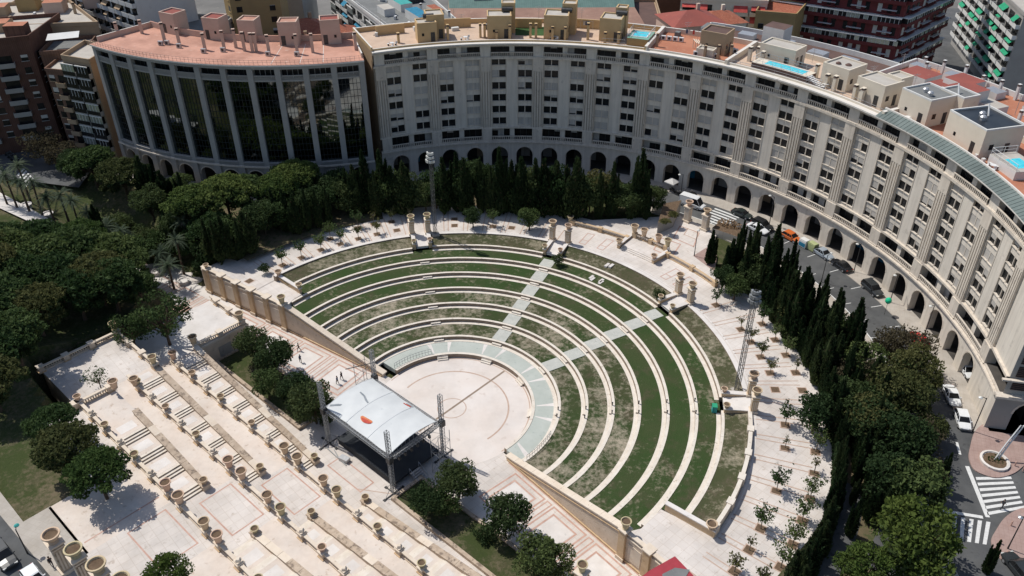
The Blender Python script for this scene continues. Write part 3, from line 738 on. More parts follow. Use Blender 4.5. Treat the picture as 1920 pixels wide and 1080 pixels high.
rows = [dict(n='lowest', vP=-22.0, vB=-26.4, z0=0., z1=L1, ul=-38.4, ur=38.0),
        dict(n='middle', vP=-30.5, vB=-34.6, z0=L1, z1=L2, ul=-34.6, ur=33.8),
        dict(n='topmost', vP=-38.4, vB=-43.0, z0=L2, z1=L3, ul=-31.4, ur=30.6)]
stone_rises = {0:8, 1:7, 2:4}
for ri, r in enumerate(rows):
    vP, vB, z0, z1 = r['vP'], r['vB'], r['z0'], r['z1']
    nf = stone_rises[ri]
    for side, lo, hi in (('left', -6.4, r['ul']), ('right', 5.2, r['ur'])):
        sg = -1 if side == 'left' else 1
        run = {0:4.0, 1:4.1, 2:4.35}[ri]; nfl = nf; hi_u = lo + sg*run*nf
        # stairway: flights of three steps with sloping landings between them
        o = (*uvp(lo, (vP+vB)/2), z0)
        t = thing('stairway', '%s pale stone stairway of short flights, climbing away %s of the centre' % (r['n'], side), 'stairway', o)
        z = z0; u = lo; rise = (z1-z0)/nf; h = rise/3
        for f in range(nf):
            mb = MB()
            for k in range(3):
                ua = u+sg*.42*k; ub = u+sg*(.42*(k+1)+.06)
                q = [uvp(ua, vB+.3), uvp(ub, vB+.3), uvp(ub, vP-.35), uvp(ua, vP-.35)]
                if sg > 0: pass
                else: q = q[::-1]
                mb.prism(q, z0-.4, z+h*(k+1)-.004*k, 'stone_dirt_shade', 'bench')  # darker step fronts paint in the shade on the risers
            for k in range(2):   # paler nosing
                pass
            mb.build('flight', t, o)
            mb = MB(); ua = u+sg*1.26; ub = u+sg*run
            q = [uvp(ua, vB+.3), uvp(ub, vB+.3), uvp(ub, vP-.35), uvp(ua, vP-.35)]
            q = q if sg > 0 else q[::-1]
            mb.prism(q, z0-.4, z+rise, 'stone', 'paving_ramp')
            q = [uvp(ua+sg*.7, vB+1.1), uvp(ub-sg*.7, vB+1.1), uvp(ub-sg*.7, vP-1.1), uvp(ua+sg*.7, vP-1.1)]
            mb.face([(*p, z+rise+.006) for p in q], 'paving_white')
            mb.build('landing', t, o)
            z += rise; u += sg*run
        if abs(hi_u) < abs(r['ul' if sg < 0 else 'ur']):      # the head of the stairs
            q = [uvp(hi_u, vB+.3), uvp(r['ul' if sg < 0 else 'ur'], vB+.3), uvp(r['ul' if sg < 0 else 'ur'], vP+.3), uvp(hi_u, vP+.3)]
            mb = MB(); mb.prism(q if sg > 0 else q[::-1], z0-.4, z1, 'stone', 'paving_ramp'); mb.build('head_landing', t, o)
        # sloping parapet
        o = (*uvp(lo, vP), z0)
        t = thing('stair_parapet', 'weathered sloping stone parapet beside the %s stairway on the %s of the centre' % (r['n'], side), 'parapet', o)
        def bandq(ua, ub, va, vb, za, zb0, zb1, m, top=None):
            q = [uvp(ua,va), uvp(ub,va), uvp(ub,vb), uvp(ua,vb)]; zz = [zb0, zb1, zb1, zb0]; zl = za if isinstance(za, list) else [za]*4
            if sg < 0: q = q[::-1]; zz = zz[::-1]; zl = zl[::-1]
            mb.prism(q, zl, zz, m, top)
        mb = MB(); bandq(lo+sg*.5, hi_u, vP-.42, vP+.36, z0-.4, z0+.62, z1+.75, 'stone', 'stone_dirt_shade'); mb.build('wall', t, o)
        mb = MB()
        zA = lambda u_: z0+.62+(z1+.13-z0)*abs(u_-lo-sg*.5)/abs(hi_u-lo-sg*.5)
        uu = lo+sg*.6; rg = random.Random(ri*2+sg)
        while abs(uu-lo) < abs(hi_u-lo)-.1:
            ue = uu+sg*rg.uniform(1.8, 2.7)
            if abs(ue-lo) > abs(hi_u-lo): ue = hi_u
            a_, b_ = zA(uu), zA(ue-sg*.03); h_ = .14+rg.uniform(0, .03)
            bandq(uu, ue-sg*.03, vP-.50, vP+.44, [a_+.004, b_+.004, b_+.004, a_+.004], a_+h_, b_+h_, 'stone_dirt_shade', 'stone_dirt_shade' if rg.random() < .7 else 'stone_light'); uu = ue
        mb.build('coping', t, o)
        mb = MB(); c = uvp(lo+sg*.1, vP); mb.obb(*c, z0-.3, z0+.75, rad(-42.5), 1.0, 1.0, 'stone'); mb.obb(*c, z0+.755, z0+.9, rad(-42.5), 1.2, 1.2, 'stone_dirt_shade'); mb.build('end_pier', t, o)
        urn(c, z0+.905, 'small dark urn ending the %s sloping parapet, %s of the centre' % (r['n'], side), 'small urns of the stair terraces', False, 1.05)
    # balustrade of the landing above
    ul, ur = r['ul'], r['ur']
    pu = [-6.4, -3.3, 2.6, 5.5]; k = 1
    while -6.4-4.17*k > ul-.2: pu.append(-6.4-4.17*k); k += 1
    k = 1
    while 5.5+4.17*k < ur+.2: pu.append(5.5+4.17*k); k += 1
    zb = z1
    balustrade('balustrade', '%s long stone balustrade with square piers along the stair terraces' % r['n'], (uvp(ul-.3, vB), uvp(ur+.3, vB)), zb, [x-(ul-.3) for x in pu])
    for x in pu:
        big = x in (-6.4, -3.3, 2.6, 5.5)
        where = {-6.4:'left outer', -3.3:'left inner', 2.6:'right inner', 5.5:'right outer'}.get(x)
        if big: urn(uvp(x, vB), zb+1.105, 'tall flared urn of the central four on the %s stair balustrade, %s one' % (r['n'], where), 'tall urns in the middle of the stair balustrades')
        else:
            kk = int(round((-6.4-x)/4.17)) if x < 0 else int(round((x-5.5)/4.17))
            if kk % 2 == 0: urn(uvp(x, vB), zb+1.105, 'small urn on the %s stair balustrade, %s pier %s of the central urns' % (r['n'], ordn(kk), 'left' if x < 0 else 'right'), 'small urns of the stair terraces', False, 1.1)
            else:
                mb = MB(); c = uvp(x, vB); mb.obb(*c, zb+1.105, zb+1.3, rad(-42.5), .8, .8, 'stone_light'); mb.lathe([(.34,0),(.40,.12),(.25,.3)], 'stone_light', (*c, zb+1.3), 4, rad(2.5))
                tag(mb.build('pier_cap', None, (*c, zb+1.1)), 'square stone finial on the %s stair balustrade, %s pier %s of the central urns' % (r['n'], ordn(kk), 'left' if x < 0 else 'right'), 'finial', 'finials of the stair balustrades')
    # landing (corridor) behind the balustrade, down to the next parapet
    v_next = rows[ri+1]['vP']+.3 if ri < 2 else -54.2
    mb = MB(); uL = ul-.4 if ri < 2 else -15.8; uR = ur+.4
    mb.prism([uvp(uL, v_next), uvp(uR, v_next), uvp(uR, vB+.34), uvp(uL, vB+.34)], -.6, z1, 'stone', 'paving_ramp')
    struct('terrace_floor', mb)
    mb = MB()                                            # the centre bay: white stone between the stairs
    mb.face([(*p, z1+.006) for p in (uvp(-5.4, v_next-.2), uvp(4.4, v_next-.2), uvp(4.4, vB+.3), uvp(-5.4, vB+.3))], 'paving')
    struct('terrace_centre', mb)
    if ri < 2:
        mb = MB(); mb.prism([uvp(-6.5, rows[ri+1]['vB']+.34), uvp(5.4, rows[ri+1]['vB']+.34), uvp(5.4, rows[ri+1]['vP']+.35), uvp(-6.5, rows[ri+1]['vP']+.35)], -.6, z1-.004, 'stone', 'paving'); struct('terrace_centre', mb)
    if ri == 0:
        pass
# outer terraces at the left: the one with the big tree (level 1) and the one above it (level 2)
mb = MB(); mb.prism([uvp(-49.5,-30.3), uvp(-34.3,-30.3), uvp(-38.3,-26.0), uvp(-38.6,-21.6), uvp(-38.8,-12.2), uvp(-49.5,-12.2)], -.6, L1-.006, 'stone', 'paving_white'); struct('terrace_floor', mb)
mb = MB(); mb.prism([uvp(-46.6,-42.8), uvp(-31.0,-42.8), uvp(-34.3,-34.4), uvp(-34.3,-30.45), uvp(-46.6,-30.45)], 3, L2-.006, 'stone', 'paving'); struct('terrace_floor', mb)
mb = MB(); mb.prism([uvp(-31.6,-48.5), uvp(-15.9,-48.5), uvp(-15.9,-43.), uvp(-31.6,-43.)], 7, L3-.006, 'stone', 'paving'); struct('terrace_floor', mb)
mb = MB(); mb.prism([uvp(38.4,-26.0), uvp(52,-26.), uvp(52,-13), uvp(38.4,-13)], -.6, L1-.006, 'stone', 'paving_white'); struct('terrace_floor', mb)
balustrade('balustrade', 'stone balustrade on the end wall of the tree terrace, above the dark doorway', (uvp(-38.8,-21.6), uvp(-38.8,-12.8)), L1, [0, 4.4, 8.8])
balustrade('balustrade', 'stone balustrade along the plaza side of the tree terrace', (uvp(-39.2,-12.5), uvp(-49.5,-12.5)), L1, [4.1, 8.2])
balustrade('balustrade', 'stone balustrade between the small-tree terrace and the tree terrace below it', (uvp(-34.2,-30.45), uvp(-46.8,-30.45)), L2, [0, 4.2, 8.4, 12.6])
balustrade('balustrade', 'weathered stone balustrade on the park edge of the small-tree terrace', (uvp(-46.7,-30.8), uvp(-46.7,-42.9)), L2, [4.0, 8.1, 12.0])
balustrade('balustrade', 'short stone balustrade with a dark pier at the head of the topmost left stairway', (uvp(-31.3,-38.6), uvp(-31.3,-43.6)), L3, [0, 5.0])
for p, z, l in ((uvp(-38.8,-13.0), L1+1.1, 'stone urn on the plaza corner of the tree terrace wall'), (uvp(-38.8,-21.9), L1+1.1, 'stone urn where the tree terrace wall meets the lowest sloping parapet'),
                (uvp(-47.0,-30.6), L2+1.1, 'large stone urn on the far corner of the small-tree terrace, under the park trees'), (uvp(-34.2,-30.6), L2+1.1, 'stone urn at the near corner of the balustrade between the two tree terraces'),
                (uvp(-37.6,-26.2), L1+1.1, 'stone urn at the head of the lowest left stair balustrade'), (uvp(-31.4,-35.0), L2+1.1, 'stone urn beside the small tree at the head of the middle left stairs'),
                (uvp(-30.2,-38.2), L3+.9, 'stone urn at the top end of the topmost sloping parapet'), (uvp(37.2,-13.7), L1+1.1, 'stone urn standing alone at the bottom edge of the right plaza')):
    urn(p, z, l, 'urns on the outer terraces')
# the wall under the tree terrace, with its door
t = thing('terrace_wall', 'tan end wall of the tree terrace with a pale door, facing the plaza', 'wall', (*uvp(-38.8,-17),0)); o = (*uvp(-38.8,-17),0)
mb = MB(); mb.prism([uvp(-38.85,-21.5), uvp(-38.4,-21.5), uvp(-38.4,-12.1), uvp(-38.85,-12.1)], -.3, L1+.02, 'stone'); mb.build('wall', t, o)
mb = MB(); mb.prism([uvp(-38.4,-21.6), uvp(-38.2,-21.6), uvp(-38.2,-12.0), uvp(-38.4,-12.0)], L1-.35, L1+.05, 'stone_light'); mb.build('cornice', t, o)
mb = MB(); mb.prism([uvp(-38.4,-18.2), uvp(-38.33,-18.2), uvp(-38.33,-15.8), uvp(-38.4,-15.8)], 0, 2.6, 'facade_grey'); mb.build('door', t, o)
t = thing('terrace_pier', 'stone pier under the lone urn at the lower right plaza edge', 'pier', (*uvp(37.2,-13.7),0)); o = (*uvp(37.2,-13.7),0)
mb = MB(); mb.obb(*uvp(37.2,-13.7), -.2, L1+.9, rad(-42.5), 1.3, 1.3, 'stone_orange'); mb.build('shaft', t, o); mb = MB(); mb.obb(*uvp(37.2,-13.7), L1+.905, L1+1.1, rad(-42.5), 1.6, 1.6, 'stone_light'); mb.build('capital', t, o)
# garden beds beside the stage
for nm, q, lab in (('left', [uvp(-38.2,-19.3), uvp(-14.2,-19.3), uvp(-14.2,-13.3), uvp(-38.2,-13.3)], 'planted bed with a low stone kerb left of the stage, under three dark trees'), ('right', [uvp(7.6,-18.9), uvp(33.5,-18.9), uvp(33.5,-13.6), uvp(7.6,-13.6)], 'planted bed with a low stone kerb right of the stage, under dark trees')):
    t = thing('garden_bed', lab, 'garden bed', (*q[0],0)); mb = MB()
    for i in range(4):
        a, b = q[i], q[(i+1) % 4]; c = ((a[0]+b[0])/2, (a[1]+b[1])/2); an = math.atan2(b[1]-a[1], b[0]-a[0]); l = math.hypot(b[0]-a[0], b[1]-a[1])
        mb.obb(*c, -.1, .55+.004*(i % 2), an, l+.5, .55, 'stone_dirt_shade')
    mb.build('kerb', t, (*q[0],0)); mb = MB(); mb.prism(q, .0, .3, 'lawn'); mb.build('soil', t, (*q[0],0))
# the four great pillars of the lower entrance
entr = make_pillar('entrance_pillar', 4.9, 1.25, 'stone_dirt_shade')
for i, p in enumerate(((-51.67,61.70), (-48.32,59.75), (-44.94,57.66), (-41.62,55.78))):
    entr.place((*p, L3), rad(-42.5), 'grey-buff fluted entrance pillar on the lower pavement, %s from the left' % ordn(i+1), 'pillar', 'entrance pillars by the lower street')
    urn(p, L3+4.905, 'wide stone bowl on the %s entrance pillar from the left' % ordn(i+1), 'bowls on the entrance pillars', False, 2.0)

# ------------------------------------------------------------------ upper balustrade round the forecourt
def curved_balustrade(name, label, a0, a1, r, z, h=.95):
    o = (*pol((a0+a1)/2, r), z); t = thing(name, label, 'balustrade', o)
    mb = MB(); mb.arc(pol, a0, a1, r-.25, r+.25, z-.3, z+.2, 'stone_orange'); mb.build('plinth', t, o)
    mb = MB(); mb.arc(pol, a0, a1, r-.24, r+.24, z+h-.18, z+h, 'stone_light', 'stone_orange'); mb.build('rail', t, o)
    mb = MB(); n = int(abs(a1-a0)*r*math.pi/180/.34)
    for i in range(n): a = a0+(a1-a0)*(i+.5)/n; mb.lathe([(.06,0),(.11,.13),(.12,.22),(.06,.38),(.08,h-.38)], 'stone_light', (*pol(a, r), z+.2), 6)
    mb.build('balusters', t, o)
    for i in range(3):
        a = a0+(a1-a0)*(i+.02)/2; a = max(min(a, a0), a1) if a0 > a1 else a
        mb = MB(); mb.obb(*pol(a, r), z-.3, z+h+.12, rad(a), .85, .85, 'stone_orange'); mb.build('pier', t, o)
curved_balustrade('balustrade', 'curved sandy balustrade left of the forecourt steps', 65.6, 52.6, 53.6, 5.55)
curved_balustrade('balustrade', 'curved sandy balustrade at the back of the forecourt steps, between pairs of urns', 51.6, 43.8, 54.9, ZF)
curved_balustrade('balustrade', 'curved sandy balustrade running right from the forecourt steps to the cypress belt', 42.6, 29.5, 53.8, 5.55)
low_wall('flank_wall', 'low sandy flank wall left of the forecourt steps', [pol(52.3,54.6), pol(52.3,50.2)], 5.55, .85, .55)
low_wall('flank_wall', 'low sandy flank wall right of the forecourt steps', [pol(43.0,54.6), pol(43.0,50.2)], 5.55, .85, .55)
urn(pol(66.2,53.9), 6.0, 'cream flared urn at the left end of the upper curved balustrade', None, True, .95)
low_wall('urn_plinth', 'short stone plinth under the urn at the left end of the upper balustrade', [pol(66.2,53.7), pol(66.2,54.1)], 5.5, .3, .8)
for i, a in enumerate((51.7, 49.4, 45.9, 43.6)):
    urn(pol(a, 54.95), ZF+1.08, 'cream flared urn behind the forecourt steps, %s of four from the left' % ordn(i+1), 'cream urns behind the forecourt steps', True, 1.05)
urn(pol(52.3,50.2), 6.57, 'squat urn on the front end of the left flank wall of the forecourt steps', None, False, 1.3)
urn(pol(43.0,50.2), 6.57, 'squat urn on the front end of the right flank wall of the forecourt steps', None, False, 1.3)
gp2 = make_pillar('gate_pillar', 3.6, 1.15, 'stone_light')
for p, s in (((35.96,149.39), 'left'), ((38.93,145.98), 'right')):
    gp2.place((*p, ZF), rad(45), 'tall pale pillar on the %s of the forecourt gate to the street' % s, 'pillar', 'pillars of the street gate'); urn(p, ZF+3.605, 'bowl urn on the %s pillar of the street gate' % s, 'urns of the street gate', False, 1.5)
# box planter by the street gate
q = [(28.99,144.23), (32.63,146.99), (35.23,153.62), (31.34,152.24)]
t = thing('planter', 'large grey concrete box planter of bushy grass beside the street gate', 'planter', (*q[0], ZF)); mb = MB(); mb.prism(q, ZF-.5, ZF+2.6, 'facade_grey', 'soil'); mb.build('box', t, (*q[0], ZF))

# ================================================================== the curved apartment block
RF = 71.5; BAY = 9.11; PIL = [103.3+BAY] + [103.3-BAY*i for i in range(0, 13)]   # pilaster angles
rb = random.Random(21)
def relief(mb, P, A, Z, D, Mt, mdef):
    """height-field facade: D[i][j] = depth of cell (or None for an opening at depth O), side faces join neighbours"""
    n, m = len(A)-1, len(Z)-1
    for i in range(n):
        for j in range(m):
            d, opn, mm = D[i][j]
            if not opn: mb.face([P(A[i],d,Z[j]), P(A[i+1],d,Z[j]), P(A[i+1],d,Z[j+1]), P(A[i],d,Z[j+1])], mm)
            if i+1 < n:
                e, o2, m2 = D[i+1][j]
                if abs(e-d) > 1e-4: mb.face([P(A[i+1],d,Z[j]), P(A[i+1],e,Z[j]), P(A[i+1],e,Z[j+1]), P(A[i+1],d,Z[j+1])], mm if d < e else m2)
            if j+1 < m:
                e, o2, m2 = D[i][j+1]
                if abs(e-d) > 1e-4: mb.face([P(A[i],d,Z[j+1]), P(A[i+1],d,Z[j+1]), P(A[i+1],e,Z[j+1]), P(A[i],e,Z[j+1])], mm if d < e else m2)
ROWZ = [(15.94+2.73*k, 17.50+2.73*k) for k in range(6)]
ZS = [11.75, 12.3, 13.3, 14.85, 15.05, 15.42, 15.6]
for a, b in ROWZ: ZS += [a, b]
ZS = sorted(ZS + [28.3, 31.0, 31.45, 31.6, 32.5, 33.72, 34.0, 34.6])
def cell(kind, z):
    """depth, open?, material of a facade cell"""
    if z < 12.3: return (-.75 if kind in 'PF' else -.55, False, 'facade_trim')
    if 34.0 <= z: return (-.7, False, 'facade_trim')
    if 33.72 <= z: return (-.25, False, 'facade')
    if 31.0 <= z < 31.45: return (-.5, False, 'facade_trim')
    if 15.05 <= z < 15.42: return (-.42, False, 'facade_trim')
    if kind in 'PF':
        if z < 15.05: return (-.62, False, 'facade_trim')
        if z >= 31.45: return (-.1, False, 'facade')
        if z >= 28.3: return (-.42, False, 'facade_trim')
        return (-.40 if kind == 'P' else -.10, False, 'facade_trim')
    if z < 15.05:
        if kind in 'E': return (0, False, 'facade')
        return (1.0, z < 14.85, 'facade') if z < 14.85 else (0, False, 'facade')
    if z >= 31.45:
        if kind == 'E': return (0, False, 'facade')
        return (1.0, z >= 31.6, 'facade') if z < 33.72 else (0, False, 'facade')
    if kind in 'WE' or z < 15.6: return (0, False, 'facade')
    if kind == 'C': return (-.07, False, 'facade_trim')
    if kind == 'M': return (.12, False, 'facade_trim')
    for a, b in ROWZ:
        if a-.001 <= z < b-.001: return (.34, True, 'facade')
    return (.12, False, 'facade')
def cells_of(lo, hi):
    """angle breaks and kinds across lo..hi, increasing"""
    out = []
    for p in PIL:
        for i in range(12):
            a = p-.9+.15*i; out.append((a, a+.15, 'P' if i % 3 != 1 else 'F'))
        c = p+BAY/2
        for a, b, k in ((.9-BAY/2,-3.6,'W'),(-3.6,-3.477,'C'),(-3.477,-2.337,'G'),(-2.337,-2.217,'M'),(-2.217,-1.077,'G'),(-1.077,-.95,'C'),(-.95,-.42,'W'),(-.42,0,'E'),(0,.42,'E'),(.42,.95,'W'),(.95,1.077,'C'),(1.077,2.217,'G'),(2.217,2.337,'M'),(2.337,3.477,'G'),(3.477,3.6,'C'),(3.6,BAY/2-.9,'W')): out.append((c+a, c+b, k))
    out = sorted(x for x in out if x[1] > lo+1e-4 and x[0] < hi-1e-4)
    out = [(max(a, lo), min(b, hi), k) for a, b, k in out]
    if out[0][0] > lo+.01: out.insert(0, (lo, out[0][0], 'W'))
    if out[-1][1] < hi-.01: out.append((out[-1][1], hi, 'E'))
    return out
def PK(a, d, z): x, y = polk(a, RF+d); return (x, y, z)
def arch_wall(mb, P, lo, hi, centres, hw, zb, zs, ztop, d, R, m, depth=1.3, n=10):
    """wall strip with round arches; hw in degrees"""
    rr = math.radians(hw)*R; cur = lo
    for c in sorted(centres):
        a0, a1 = c-hw, c+hw
        if a0 < lo or a1 > hi: continue
        mb.face([P(cur,d,zb),P(a0,d,zb),P(a0,d,ztop),P(cur,d,ztop)], m)
        pr = []
        for i in range(n+1):
            t = math.pi*(1-i/n); pr.append((c+hw*math.cos(t), zs+rr*math.sin(t)))
        pr = [(a0, zb)] + pr + [(a1, zb)]
        for i in range(len(pr)-1):
            (p, z), (q, w) = pr[i], pr[i+1]
            if abs(p-q) > 1e-6: mb.face([P(p,d,z),P(q,d,w),P(q,d,ztop),P(p,d,ztop)], m)
            mb.face([P(p,d,z),P(p,d+depth,z),P(q,d+depth,w),P(q,d,w)], m)
        # raised archivolt
        for i in range(1, n+1):
            (p, z), (q, w) = pr[i], pr[i+1]
            f = 1.13; p2 = c+(p-c)*f; q2 = c+(q-c)*f; z2 = zs+(z-zs)*f; w2 = zs+(w-zs)*f
            mb.face([P(p,d-.05,z),P(q,d-.05,w),P(q2,d-.05,w2),P(p2,d-.05,z2)], 'facade_trim'); mb.face([P(p2,d-.05,z2),P(q2,d-.05,w2),P(q2,d,w2),P(p2,d,z2)], 'facade_trim')
        cur = a1
    mb.face([P(cur,d,zb),P(hi,d,zb),P(hi,d,ztop),P(cur,d,ztop)], m)
def window_part(root, TL, P, a0, a1, z0, z1, d, split, fr):
    mb = MB(); n = split; lit = a0 < 57
    for i in range(n):
        p = a0+(a1-a0)*i/n; q = a0+(a1-a0)*(i+1)/n
        mb.face([P(p,d,z0),P(q,d,z0),P(q,d,z1),P(p,d,z1)], 'pane')
        g = (q-p)*.07                                      # frame and meeting rail
        for s, e in ((p, p+g*.6), (q-g*.6, q)): mb.face([P(s,d-.05,z0),P(e,d-.05,z0),P(e,d-.05,z1),P(s,d-.05,z1)], 'mullion')
        f = fr[i % len(fr)]
        if f > .02:
            zz = z1-(z1-z0)*f; mb.face([P(p,d-.14,zz),P(q,d-.14,zz),P(q,d-.14,z1),P(p,d-.14,z1)], 'blind')
    return mb.build('window', root, TL, fix=False)
def block(lo, hi, name, label, roofmat, first, last, parapet='cornice'):
    c = (lo+hi)/2; TL = (*polk(c, 78), STREET); t = thing(name, label, 'apartment block', TL)
    cs = cells_of(lo, hi); A = [cs[0][0]] + [x[1] for x in cs]
    D = [[cell(k, (ZS[j]+ZS[j+1])/2) for j in range(len(ZS)-1)] for a, b, k in cs]
    mb = MB(); relief(mb, PK, A, ZS, D, None, 'facade')
    # sills that catch the light under every window
    cents = [p+BAY/2+s for p in PIL for s in (-BAY/4, BAY/4) if lo-.1 <= p+BAY/2+s-1.2 and p+BAY/2+s+1.2 <= hi+.1]
    for cc in cents:
        for za, zb in ROWZ:
            for s in (-1.2, .06): mb.arc(polk, cc+s, cc+s+1.14, RF-.07, RF+.125, za-.1, za+.012, 'facade_trim')
    # loggia and attic floors, coloured dark to paint in the overhang's shade
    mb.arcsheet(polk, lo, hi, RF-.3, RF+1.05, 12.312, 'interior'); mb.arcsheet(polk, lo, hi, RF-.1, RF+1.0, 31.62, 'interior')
    # arcade
    arch = [p+BAY/2+s for p in PIL for s in (-BAY/4, BAY/4)]
    arch_wall(mb, PK, lo, hi, arch, 1.5, STREET+.1, 8.75, 11.75, -.55, RF, 'facade')
    mb.arc(polk, lo, hi, RF-1.0, RF+1.0, 11.76, 12.05, 'facade_trim')
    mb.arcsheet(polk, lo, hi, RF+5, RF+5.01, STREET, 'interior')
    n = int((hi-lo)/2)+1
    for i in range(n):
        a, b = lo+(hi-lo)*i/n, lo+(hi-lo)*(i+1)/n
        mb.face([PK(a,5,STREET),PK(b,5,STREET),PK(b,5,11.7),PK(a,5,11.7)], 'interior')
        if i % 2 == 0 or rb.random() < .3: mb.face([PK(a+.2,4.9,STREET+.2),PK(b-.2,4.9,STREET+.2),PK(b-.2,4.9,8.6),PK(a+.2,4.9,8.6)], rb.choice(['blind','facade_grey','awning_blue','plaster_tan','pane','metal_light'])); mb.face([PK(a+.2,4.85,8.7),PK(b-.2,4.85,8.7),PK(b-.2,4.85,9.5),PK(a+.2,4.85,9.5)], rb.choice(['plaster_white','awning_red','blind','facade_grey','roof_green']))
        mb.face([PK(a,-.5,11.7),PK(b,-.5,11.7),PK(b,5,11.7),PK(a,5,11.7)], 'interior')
        mb.face([PK(a,14.5,STREET),PK(b,14.5,STREET),PK(b,14.5,34.3),PK(a,14.5,34.3)], 'plaster_tan')
    for a, on in ((lo, last), (hi, first)):
        if on:
            mb.face([PK(a,-.5,STREET),PK(a,14.5,STREET),PK(a,14.5,34.6),PK(a,-.5,34.6)] if a == hi else [PK(a,.0,12.2),PK(a,14.5,12.2),PK(a,14.5,34.6),PK(a,.0,34.6)], 'plaster_tan' if a == hi else 'facade_grey')
    mb.build('facade', t, TL, fix=False)
    # windows
    for p in PIL:
        cc = p+BAY/2
        for s in (-BAY/4, BAY/4):
            c0 = cc+s
            a0, a1 = c0-1.2, c0+1.2
            if a0 < lo or a1 > hi: continue
            for za, zb in ROWZ:
                u = rb.random(); fr = [0, 0] if u < (.46 if cc > 55 else .54) else ([1, 1] if u < .72 else [rb.choice([0,0,.2,.4,.65,1]), rb.choice([0,0,.25,.5,.8,1])])
                window_part(t, TL, PK, a0, a1, za-.02, zb+.02, .32, 2, fr)
            b0, b1 = (cc-3.6, cc-.42) if s < 0 else (cc+.42, cc+3.6)
            for za, zb in ((12.3, 14.85), (31.6, 33.72)):
                if b0 < lo: continue
                window_part(t, TL, PK, max(b0, lo), b1, za, zb, 1.0, 3, [rb.choice([0,0,0,.3,1]) for _ in range(3)])
    # balustrades of the two balcony storeys
    for z0, z1, rr in ((12.32, 13.3, RF-.5), (31.47, 32.5, RF-.28)):
        mb = MB()
        for p in PIL:
            a0, a1 = max(p+.95, lo), min(p+BAY-.95, hi)
            if a1-a0 < .6: continue
            mb.arc(polk, a0, a1, rr-.12, rr+.12, z1-.15, z1, 'facade_trim'); mb.arc(polk, a0, a1, rr-.12, rr+.12, z0, z0+.14, 'facade_trim')
            n = int((a1-a0)/.33)
            for i in range(n):
                a = a0+(a1-a0)*(i+.5)/n; x, y = polk(a, rr); mb.obb(x, y, z0+.14, z1-.15, rad(a), .14, .15, 'facade_trim')
        mb.build('balustrade', t, TL)
    mb = MB(); mb.arcsheet(polk, lo, hi, RF+.4, RF+14.5, 34.3, roofmat, 1.5, 4); mb.build('roof', t, TL)
    mb = MB(); mb.arc(polk, lo, hi, RF-1.05, RF+.55, 34.35, 34.62, 'cornice', 'cornice', 1.5); mb.arc(polk, lo, hi, RF+.1, RF+.4, 34.62, 35.0, parapet, 'cornice', 1.5)
    mb.arc(polk, lo, hi, RF+14.2, RF+14.6, 34.2, 35.35, parapet, 'cornice', 1.5); mb.build('cornice', t, TL)
    for a in (lo+.12, hi-.12):
        mb = MB(); mb.arc(polk, a-.12, a+.12, RF-.2, RF+14.5, 34.3, 35.5, parapet, 'cornice'); mb.build('party_wall', t, TL)
    return t, TL
E1, T1 = block(66.85, 113.6, 'apartment_block', 'shaded left section of the curved block, with yellow stair rooms on its roof', 'roof_cream', True, False, 'plaster_yellow')
E2, T2 = block(53.15, 66.85, 'apartment_block', 'red-roofed section of the curved block with air conditioners, between two rooftop pools', 'roof_terracotta', False, False, 'plaster_cream')
E3, T3 = block(25.75, 53.15, 'apartment_block', 'sunlit section of the curved block with a turquoise rooftop pool and cream stair rooms', 'roof_cream', False, False, 'plaster_cream')
E4, T4 = block(-12.4, 25.75, 'apartment_block', 'right end of the curved block with a grey-green metal eave and dark-roofed stair rooms', 'roof_terracotta', False, True, 'plaster_cream')
# end face of the block: big arch, ledge and dark louvres above
mb = MB(); aE = -12.4
def PE(s, d, z): x, y = polk(aE, RF-.55+s); nx, ny = polk(aE-90, 1.); nx -= KX; ny -= KY; return (x-nx*d, y-ny*d, z)
arch_wall(mb, PE, 0, 14.5, [5.2], 2.3, STREET+.1, 8.9, 12.1, -.02, 57.3, 'facade_grey', 1.6); mb.build('end_wall', E4, T4, fix=False)
mb = MB()
for k in range(9):
    z = 13.2+k*2.3
    for s0 in (1.2, 8.1):
        q = [PE(s0,-.03,z), PE(s0+6.2,-.03,z), PE(s0+6.2,-.03,z+1.9), PE(s0,-.03,z+1.9)]; mb.face(q, 'mullion')
        for i in range(6): mb.beam(PE(s0,-.12,z+.15+i*.32), PE(s0+6.2,-.12,z+.15+i*.32), .1, .1, 'roof_brown')
mb.build('louvre', E4, T4)
mb = MB(); a = PE(-.5,-.4,12.25); b = PE(14.5,-.4,12.25); mb.beam(a, b, 1.2, .35, 'facade_trim'); a = PE(-.5,-.5,15.2); b = PE(14.5,-.5,15.2); mb.beam(a, b, .5, .25, 'facade_trim'); mb.build('ledge', E4, T4)
# metal eave of the right section
mb = MB()
n = 60
for i in range(n):
    a, b = -12.3+(26.3+12.3)*i/n, -12.3+(26.3+12.3)*(i+1)/n
    p = lambda a, r, z: (*polk(a, r), z)
    mb.face([p(a,RF-1.15,34.6),p(b,RF-1.15,34.6),p(b,RF+.85,35.55),p(a,RF+.85,35.55)], 'eave'); mb.face([p(a,RF-1.15,34.4),p(b,RF-1.15,34.4),p(b,RF-1.15,34.6),p(a,RF-1.15,34.6)], 'cornice')
    mb.beam(p(a,RF-1.15,34.63), p(a,RF+.85,35.58), .06, .06, 'eave')
mb.arc(polk, -12.3, 26.3, RF+.85, RF+1.1, 34.3, 35.8, 'cornice'); mb.build('eave', E4, T4, fix=False)

